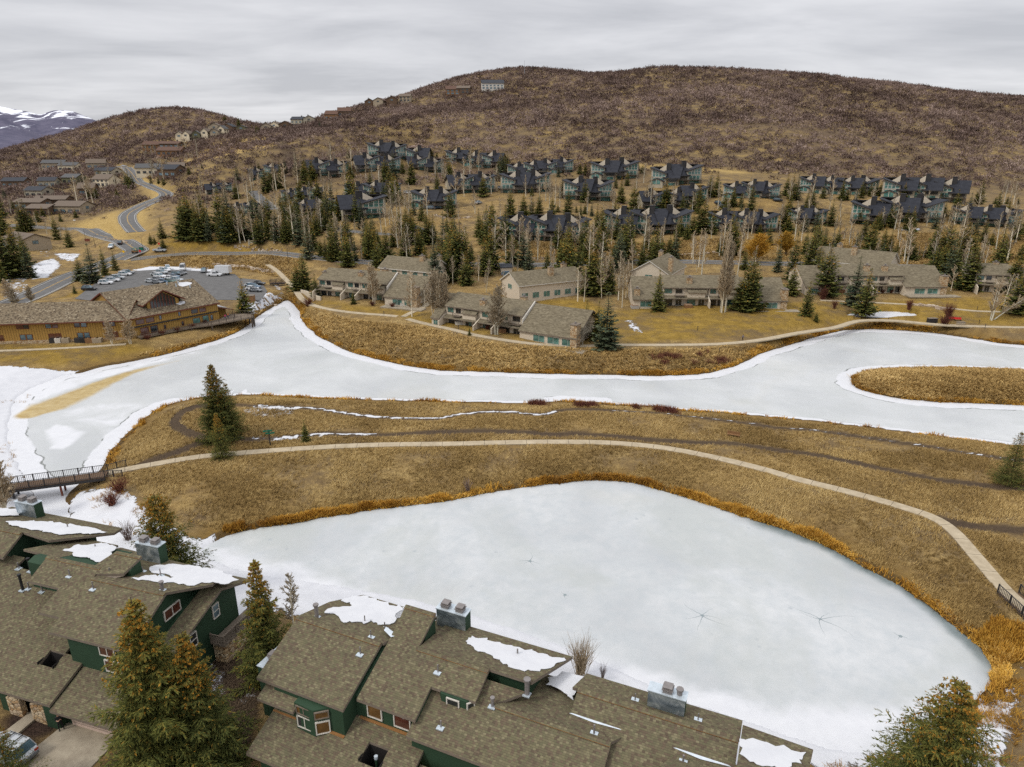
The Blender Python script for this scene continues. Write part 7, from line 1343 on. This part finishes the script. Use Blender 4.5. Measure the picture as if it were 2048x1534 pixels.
# the near silver estate car
pr = fl.world(0, 0); rr = Wp(50, 1491, 4.75); tc_ = rr[:2] - fl.e1 * 2.15; nc = car('silver estate car with roof bars parked on the street', 0, 0, math.degrees(fl.yaw) + 180 - 3, 'suv', 'silver', None, 'parked_car', 'car', at=(tc_[0], tc_[1], 3.1), near=True, z=0.)
for s in (-1, 1): m = MB(); m.tube((-1.7, s * .62, 1.84), (.2, s * .62, 1.84), .03, n=5); m.tube((-1.6, s * .62, 1.74), (-1.6, s * .62, 1.84), .025, n=4); m.tube((.1, s * .62, 1.74), (.1, s * .62, 1.84), .025, n=4); m.out('roof_rail', 'black metal', nc)
for x in (-1.2, -.35): m = MB(); m.box(x - .04, x + .04, -.66, .66, 1.85, 1.89); m.out('roof_bar', 'black metal', nc)
m = MB(); m.box(-.25, .3, -.45, .45, 1.755, 1.775); m.out('sunroof', 'dark glass', nc); m = MB(); m.box(-2.47, -2.40, -.8, .8, .42, .62); m.out('bumper', 'grey paint car', nc); m = MB(); m.box(-2.435, -2.41, -.26, .26, .72, .84); m.out('number_plate', 'white paint', nc)
m = MB(); m.tube((-2.3, -.1, 1.2), (-2.42, .3, 1.05), .012, n=4); m.out('rear_wiper', 'black metal', nc)

# ================================================================== bridges, signs, lamps, furniture
def footbridge(label, A, B, w, h=1.1, posts=6, z=2.3):
    A, B = Vector(A[:2]), Vector(B[:2]); d = (B - A).normalized(); L = (B - A).length; root = thing('footbridge', label, 'footbridge', (A.x, A.y, z), math.atan2(d.y, d.x))
    m = MB(); m.box(0, L, -w / 2, w / 2, -.12, 0); m.out('bridge_deck', 'brown siding', root)
    for s in (-1, 1):
        m = MB(); rail(m, (0, s * w / 2), (L, s * w / 2), 0, h, 0, .24, 2.0); m.box(0, L, s * w / 2 - .12, s * w / 2 + .12, -.5, -.1); m.out('railing', 'dark trim', root)
        for k in range(1, posts): x = L * k / posts; m = MB(); m.box(x - .12, x + .12, s * (w / 2 - .2) - .12, s * (w / 2 - .2) + .12, -z - .3, -.1); m.out('bridge_post', 'rust metal' if k % 2 else 'dark trim', root)
    return root
a = Wp(213, 948, 2.2); b = Wp(-70, 985, 2.2); fb = footbridge('dark wooden footbridge over the channel at the left edge', a, b, 2.3, posts=3, z=2.2)
m = MB(); rail(m, (0, -1.15), (-2.6, -2.1), 0, 1.1, 0, .24, 1.3); m.out('railing', 'dark trim', fb); m = MB(); rail(m, (0, 1.15), (-2.6, 1.8), 0, 1.1, 0, .24, 1.3); m.out('railing', 'dark trim', fb)
a = Wp(2016, 1186, 2.3); b = Wp(2140, 1300, 2.3); footbridge('dark railed footbridge where the path leaves at the right edge', a, b, 2.4, posts=3, z=2.35)
a = hit2(541, 571); b = hit2(571, 571); footbridge('small dark footbridge over the creek above the lake inlet', a, b, 2., posts=2, z=float(a[2]) + .9)
a, b = hit2(603, 587), hit2(642, 602); m = MB(tuple(a)); L_ = smooth_line([a[:2], hit2(615, 594)[:2], hit2(630, 600)[:2], b[:2]], 5)
for p, q in zip(L_[:-1], L_[1:]): d = q - p; m.obox(Vector((p + q) / 2), Vector(d), np.linalg.norm(d) / 2 + .05, .2, a[2] - 1, a[2] + 1.3)
o = m.out('garden_wall', 'stucco', None, loc=tuple(a)); o['label'] = 'low curved beige wall beside the north path'; o['category'] = 'garden wall'
lamps = [(768, 631, 'at the path fork'), (917, 660, 'left of the nearest beige townhouse patio'), (1152, 692, 'below the tall stone chimney'), (1438, 706, 'in the reeds by the broad bay'), (1707, 638, 'at the left end of the small pond'), (1776, 645, 'below the middle of the small pond'), (1954, 621, 'on the upper right path'), (1958, 648, 'right of the red benches'), (1968, 664, 'between the path and the right bay'), (1395, 662, 'on the broad lawn')]
m = MB(); m.tube((0, 0, -.2), (0, 0, .95), .07, n=6); bp = m.mesh('post', ['black metal']); m = MB(); m.tube((0, 0, .95), (0, 0, 1.2), .12, n=8); m.tube((0, 0, 1.2), (0, 0, 1.28), .15, .03, n=8); bh = m.mesh('lamp_head', ['dark trim'])
for px, py, w_ in lamps: p = hit2(px, py); r_ = thing('path_lamp', 'short black path lamp ' + w_, 'path lamp', tuple(p), 0, 'path lamps along the walks'); link('post', bp, r_); link('lamp_head', bh, r_)
# street lamps and road signs
m = MB(); m.tube((0, 0, -.2), (0, 0, 5.5), .09, .06, n=6); sp_ = m.mesh('pole', ['black metal']); m = MB(); m.tube((0, 0, 5.4), (1.1, 0, 5.6), .05, n=5); m.box(.9, 1.5, -.15, .15, 5.5, 5.62); sh_ = m.mesh('lamp_head', ['black metal'])
for px, py, w_ in [(172, 483, 'left of the valley road, upper one'), (191, 497, 'left of the valley road, lower one'), (286, 500, 'beside the green utility box'), (183, 577, 'at the parking lot entrance'), (577, 528, 'at the mouth of the housing loop')]: p = hit2(px, py); r_ = thing('street_lamp', 'black street lamp ' + w_, 'street lamp', tuple(p), random.uniform(0, 3), 'street lamps'); link('pole', sp_, r_); link('lamp_head', sh_, r_)
def sign(label, px, py, shape, mat, h=2.2, s=.5):
    p = hit2(px, py); r_ = thing('road_sign', label, 'road sign', tuple(p)); m = MB(); m.tube((0, 0, -.2), (0, 0, h), .05, n=5); m.out('pole', 'rim', r_); m = MB(); n = dict(diamond=4, stop=8, board=0)[shape]
    if n: a0 = 0 if n == 4 else R(22.5); m.prism([(s * math.cos(a0 + 6.2832 * k / n), -.06, h + s * math.sin(a0 + 6.2832 * k / n)) for k in range(n)], (0, .04, 0), 0)
    else: m.box(-s * 1.3, s * 1.3, -.08, -.03, h - s, h + s * .3)
    m.out('sign_panel', mat, r_)
plain('sign yellow', (.75, .45, .02), .5); plain('sign red', (.5, .03, .025), .5); plain('sign green', (.01, .13, .08), .5)
sign('yellow diamond sign at the road junction', 249, 514, 'diamond', 'sign yellow', 2.3, .65); sign('red stop sign right of the road junction', 282, 514, 'stop', 'sign red', 2.3, .55); sign('dark red sign board left of the valley road', 176, 487, 'board', 'rust metal', 2., 1.0); sign('small white sign on the bank above the valley road', 150, 447, 'board', 'white paint', 1.6, .5); sign('tiny red sign beside the spruces above the parkway', 319, 494, 'stop', 'sign red', 1.4, .5)
p = hit2(271, 510); ut = thing('utility_cart', 'green and orange utility cart parked at the junction corner', 'utility cart', (p[0], p[1], p[2] + .3), R(10)); m = MB(); m.box(-1.2, 1.2, -.8, .8, .4, 1.1); m.out('body', 'orange wood', ut); m = MB(); m.box(-.2, 1.1, -.7, .7, 1.1, 1.25); m.box(-1.0, 1.1, -.75, .75, 2.1, 2.2)
for x in (-.9, 1.): m.box(x - .05, x + .05, -.7, -.6, 1.2, 2.1); m.box(x - .05, x + .05, .6, .7, 1.2, 2.1)
m.out('canopy', 'sign green', ut)
for x in (-.8, .8):
    for s in (-1, 1): link('wheel', CARS['suv'][2], ut, (x, s * .75, .35))
p = hit2(541, 894); ts = thing('trail_sign', 'small green two-board trail signpost below the meadow spruces', 'signpost', tuple(p), R(15)); m = MB(); m.box(-.1, .1, -.1, .1, -.3, 2.9); m.out('post', 'dark trim', ts)
for z_, x_ in ((2.75, -.15), (2.3, .2)): m = MB(); m.box(x_ - .75, x_ + .75, -.14, -.09, z_ - .14, z_ + .14); m.out('sign_board', 'sign green', ts)
def table(label, px, py, mat, yaw):
    p = hit2(px, py); r_ = thing('picnic_table', label, 'picnic table', tuple(p), R(yaw)); m = MB(); m.box(-1, 1, -.4, .4, .70, .76); m.out('table_top', mat, r_)
    for s in (-1, 1): m = MB(); m.box(-1, 1, s * .75 - .14, s * .75 + .14, .42, .47); m.out('seat', mat, r_); m = MB(); m.tube((s * .7, -.8, 0), (s * .7, .35, .72), .05, n=4); m.tube((s * .7, .8, 0), (s * .7, -.35, .72), .05, n=4); m.out('leg', mat, r_)
table('white picnic table on the patio at the broad lawn', 1554, 611, 'white trim', 20)
for px, py, w_ in [(1902, 641, 'left'), (1915, 642, 'right')]:
    p = hit2(px, py); r_ = thing('bench', f'small dark red bench, {w_} one of the pair by the lake path', 'bench', tuple(p), R(-15), 'red benches by the lake path'); m = MB(); m.box(-.9, .9, -.25, .25, .42, .5); m.out('seat', 'sign red', r_); m = MB(); m.box(-.9, .9, .22, .3, .5, .95); m.out('backrest', 'sign red', r_)
    for s in (-1, 1): m = MB(); m.box(s * .75 - .06, s * .75 + .06, -.2, .25, 0, .42); m.out('leg', 'dark trim', r_)
p = hit2(1466, 876); r_ = thing('bench', 'bright orange wooden bench beside the dirt trail on the meadow', 'bench', tuple(p), R(-25)); m = MB(); m.box(-1.1, 1.1, -.25, .25, .42, .5); m.out('seat', 'orange wood', r_); m = MB(); m.box(-1.1, 1.1, .25, .33, .5, .95); m.out('backrest', 'orange wood', r_)
for s in (-1, 1): m = MB(); m.box(s * .9 - .07, s * .9 + .07, -.2, .25, 0, .42); m.out('leg', 'orange wood', r_)
for px, py, w, d, h, mt, lb in [(1863, 648, 2.6, 1.2, 1.3, 'dark trim', 'dark wooden bin box beside the wide red shrub'), (1920, 655, 2.2, .8, 1., 'tan siding', 'tan wooden box on the lake path at right'), (283, 501, 1.6, 1.2, 1.4, 'sign green', 'green utility box above the junction'), (500, 604, 3., 2.2, 2., 'orange wood', 'orange timber enclosure right of the lodge spruce')]:
    p = hit2(px, py); r_ = thing('storage_box', lb, 'box', tuple(p), R(5)); m = MB(); m.box(-w / 2, w / 2, -d / 2, d / 2, -.3, h); m.out('body', mt, r_); m = MB(); m.box(-w / 2 - .08, w / 2 + .08, -d / 2 - .08, d / 2 + .08, h, h + .08); m.out('lid', 'taupe trim', r_)
nb = Vector((-d1.y, d1.x)); 
for px, sz, mt, w_ in [(108, .8, 'dark trim', 'first dark'), (118, .7, 'white trim', 'small white'), (133, .9, 'tan siding', 'tan'), (159, .9, 'dark trim', 'second dark'), (170, .85, 'black metal', 'third dark'), (182, 1.1, 'orange wood', 'orange-brown'), (196, 1.1, 'tan siding', 'last tan')]:
    p = hit2(px, 686); r_ = thing('air_conditioner', w_ + ' cabinet in the row at the foot of the lodge wall', 'cabinet', tuple(p), math.atan2(d1.y, d1.x), 'cabinets along the lodge wall'); m = MB(); m.box(-sz, sz, -.6, .6, -.3, 1.2); m.out('body', mt, r_); m = MB(); m.tube((0, 0, 1.2), (0, 0, 1.26), .4, n=10); m.out('fan_grille', 'black metal', r_)
for px, py, lb in [(808, 612, 'white hot tub on the leftmost beige townhouse patio'), (918, 648, 'white hot tub left of the nearest beige townhouse door'), (940, 650, 'dark hot tub by the nearest beige townhouse'), (1004, 664, 'brown hot tub left of the entrance steps'), (1376, 615, 'brown hot tub on the broad lawn townhouse patio'), (1269, 617, 'grey hot tub at the left stone stack'), (1680, 585, 'red-brown hot tub at the small pond townhouse')]:
    p = hit2(px, py); mt = 'white trim' if lb.startswith('white') else ('dark trim' if lb.startswith('dark') else ('spa shell' if 'grey' in lb else 'orange wood')); r_ = thing('hot_tub', lb, 'hot tub', tuple(p), R(5), 'hot tubs on the patios'); m = MB(); m.box(-1.1, 1.1, -1, 1, -.2, .85); m.out('shell', mt, r_); m = MB(); m.box(-1.05, 1.05, -.95, .95, .85, .97); m.out('cover', 'spa lid' if mt != 'white trim' else 'spa shell', r_)
p = hit2(1049, 150); r_ = thing('radio_mast', 'thin radio mast on the far summit', 'mast', tuple(p)); m = MB(); m.tube((0, 0, 0), (0, 0, 17), .35, .15, n=4); m.out('mast', 'rim', r_)
p = hit2(1022, 147)
for px in (1022, 1035, 1045, 1060, 1072, 1085): p = hit2(px, 149); r_ = thing('utility_pole', 'utility pole in the line along the far summit', 'utility pole', tuple(p), 0, 'utility poles on the far summit'); m = MB(); m.tube((0, 0, 0), (0, 0, 8), .3, n=4); m.out('pole', 'brown trim', r_); m = MB(); m.box(-2.5, 2.5, -.1, .1, 7, 7.4); m.out('crossarm', 'brown trim', r_)
p = hit2(1020, 560); r_ = thing('garden_shed', 'small pale shed behind the blue car', 'shed', (*hit2(1012, 547)[:2], float(hit2(1012, 547)[2])), R(10)); m = MB(); m.box(-2, 2, -1.5, 1.5, -1, 2.4); m.out('wall', 'stucco', r_); m = MB(); m.slab([(-2.3, -1.8, 2.4), (2.3, -1.8, 2.4), (2.3, 1.8, 3.2), (-2.3, 1.8, 3.2)], .2, 0); m.out('roof', 'roof slate', r_)
p = hit2(512, 490); r_ = thing('estate_sign', 'grey timber gateway sign above the parkway', 'sign', tuple(p), R(3)); m = MB(); m.box(-2.6, 2.6, -.12, .12, .5, 1.7); m.out('sign_panel', 'grey siding', r_)
for s in (-1, 1): m = MB(); m.box(s * 2.9 - .3, s * 2.9 + .3, -.3, .3, -.4, 2.1); m.out('post', 'grey siding', r_)

# ================================================================== people
plain('skin', (.42, .24, .16), .6); plain('black cloth', (.012, .012, .014), .85); plain('orange cloth', (.45, .16, .05), .8); plain('pink cloth', (.45, .06, .12), .8); plain('blue cloth', (.05, .08, .16), .8); plain('dark hair', (.02, .014, .01), .7)
def person(label, p, yaw, top, legs, fold=True, group=None):
    root = thing('person', label, 'person', tuple(p), yaw, group)
    J = [(0, 0, .95), (0, 0, 1.15), (0, 0, 1.40), (0, 0, 1.50), (0, .01, 1.58), (0, .02, 1.68), (.10, 0, .90), (.13, .04, .50), (.15, -.02, .08), (.16, .14, .03), (-.10, 0, .90), (-.14, -.02, .50), (-.17, -.08, .08), (-.18, .08, .03), (.19, 0, 1.42), (.26, -.02, 1.14), (.06, .24, 1.14) if fold else (.28, .12, .90), (-.04, .26, 1.16) if fold else (.28, .18, .82), (-.19, 0, 1.42), (-.26, -.02, 1.14), (-.06, .22, 1.20) if fold else (-.26, .22, 1.05), (.05, .25, 1.22) if fold else (-.22, .30, 1.10)]
    E_ = [(0, 1), (1, 2), (2, 3), (3, 4), (4, 5), (0, 6), (6, 7), (7, 8), (8, 9), (0, 10), (10, 11), (11, 12), (12, 13), (2, 14), (14, 15), (15, 16), (16, 17), (2, 18), (18, 19), (19, 20), (20, 21)]
    rad = [.15, .14, .15, .06, .085, .085, .10, .065, .042, .035, .10, .065, .042, .035, .06, .045, .036, .03, .06, .045, .036, .03]
    me = bpy.data.meshes.new('body'); me.from_pydata(J, E_, []); me.update(); o = link('body', me, root); md = o.modifiers.new('Skin', 'SKIN')
    for i, v in enumerate(me.skin_vertices[0].data): v.radius = (rad[i], rad[i] * (.75 if i < 3 else 1)); v.use_root = i == 0
    o.modifiers.new('Sub', 'SUBSURF').levels = 1; o.modifiers['Sub'].render_levels = 2
    g = G('body cloth ' + top + legs)
    z = g.n_sep(g.co('Object')); c = g.mix(g.math('GREATER_THAN', z[2], .95), MATS[legs].node_tree.nodes['Principled BSDF'].inputs['Base Color'].default_value[:3], (.4, .2, .1)); me.materials.append(g.m)
    col = {'black cloth': (.012, .012, .014), 'orange cloth': (.45, .16, .05), 'pink cloth': (.45, .06, .12), 'blue cloth': (.05, .08, .16)}
    ax = g.math('ABSOLUTE', z[0]); fore = g.math('MULTIPLY', g.math('GREATER_THAN', z[1], .12), g.math('MULTIPLY', g.math('GREATER_THAN', z[2], .8), g.math('LESS_THAN', z[2], 1.3)))
    sk = g.math('MAXIMUM', g.math('GREATER_THAN', z[2], 1.5), fore); c = g.mix(g.math('GREATER_THAN', z[2], .96), col[legs], col[top]); c = g.mix(sk, c, (.42, .24, .16)); c = g.mix(g.math('LESS_THAN', z[2], .07), c, (.015, .015, .015)); g.fin(c, .8)
    m = MB(); 
    for k in range(4): z0, z1 = 1.66 + k * .035, 1.66 + (k + 1) * .035; r0, r1 = .112 * math.cos(k * .36), .112 * math.cos((k + 1) * .36); m.tube((0, -.01, z0), (0, -.01, z1), r0, r1, n=10, cap=k == 3)
    m.tube((0, -.05, 1.52), (0, -.04, 1.68), .075, .10, n=8); m.out('hair', 'dark hair', root)
    m = MB(); m.box(-.012, .012, .095, .125, 1.60, 1.64); m.out('nose', 'skin', root)
person('person in black with arms folded standing before the garage', fl.world(-50.0, 32.2, 3.13), R(-150), 'black cloth', 'black cloth')
for (s, t, yw, a, b, fo, lb) in [(L2 + .6, 2.2, 30, 'pink cloth', 'blue cloth', False, 'person in a pink top on the lodge deck by the door'), (L2 + 1.9, 1.6, 200, 'orange cloth', 'blue cloth', True, 'person in an orange top on the lodge deck'), (L2 + 3.4, 2.4, 120, 'black cloth', 'black cloth', False, 'person in dark clothes at the lodge deck rail')]:
    q = dk(s, t, 3.1); person(lb, (q[0] + O.x, q[1] + O.y, 3.1), R(yw), a, b, fo, 'people on the lodge deck')
person('person in blue walking on the broad lawn path', (*hit2(1485, 682)[:2], float(hit2(1485, 682)[2])), R(90), 'blue cloth', 'black cloth', False)
# ================================================================== wording that tells the many plants apart
cells = {}
for o, kind, px, py, H, ph in TREES:
    best = None
    for i, (lx, ly, lp) in enumerate(LM):
        d = math.hypot((px - lx) / 1.2, (py - ly) * 1.6)
        if best is None or d < best[0]: best = (d, i)
    lx, ly, lp = LM[best[1]]; dx, dy = px - lx, py - (ly + 22)
    rel = ('right of' if dx > 0 else 'left of') if abs(dx) > max(30, abs(dy) * 1.6) else ('in front of' if dy > 0 else 'behind')
    cells.setdefault((ph, best[1], rel), []).append((px, py, o))
for (ph, i, rel), L in cells.items():
    L.sort(key=lambda a: a[0]); lp = LM[i][2]
    for k, (px, py, o) in enumerate(L):
        if len(L) == 1: t = f'{ph} {rel} {lp}'
        elif len(L) == 2: t = f'{("left", "right")[k]}-hand {ph} {rel} {lp}'
        elif k < len(L) / 2: t = f'{ORD[k]} {ph} from the left {rel} {lp}'
        else: t = f'{ORD[len(L) - 1 - k]} {ph} from the right {rel} {lp}'
        w = t.split()
        if len(w) > 16: t = t.replace('-branched pale', '-branched', 1).replace('slender bare', 'slender', 1).replace('tall bare', 'tall', 1).replace('tall dark', 'tall', 1)
        if len(t.split()) > 16: print('LONG', t)
        o['label'] = ' '.join(t.split()[:16])
same = {}
for o in COL.objects:
    if o.parent is None and o.get('label') and (o.name.startswith('shrub') or o.name.startswith('utility_pole')): same.setdefault(o['label'], []).append(o)
for lb, L in same.items():
    if len(L) > 1:
        L.sort(key=lambda o: o.location.x / o.location.y)
        for k, o in enumerate(L): o['label'] = f'{ORD[k]} ' + lb.replace(' of the row', ' from the left', 1).replace(' of the bed', ' from the left', 1).replace(' in the line', ' from the left', 1)
print('COUNTS', {k: sum(1 for o in COL.objects if o.parent is None and o.get('category') == k) for k in ('tree', 'car', 'house', 'townhouse', 'shrub')}, len(COL.objects), 'spruce', sum(1 for o in COL.objects if o.name.startswith('spruce')), 'aspen', sum(1 for o in COL.objects if o.name.startswith('aspen')))
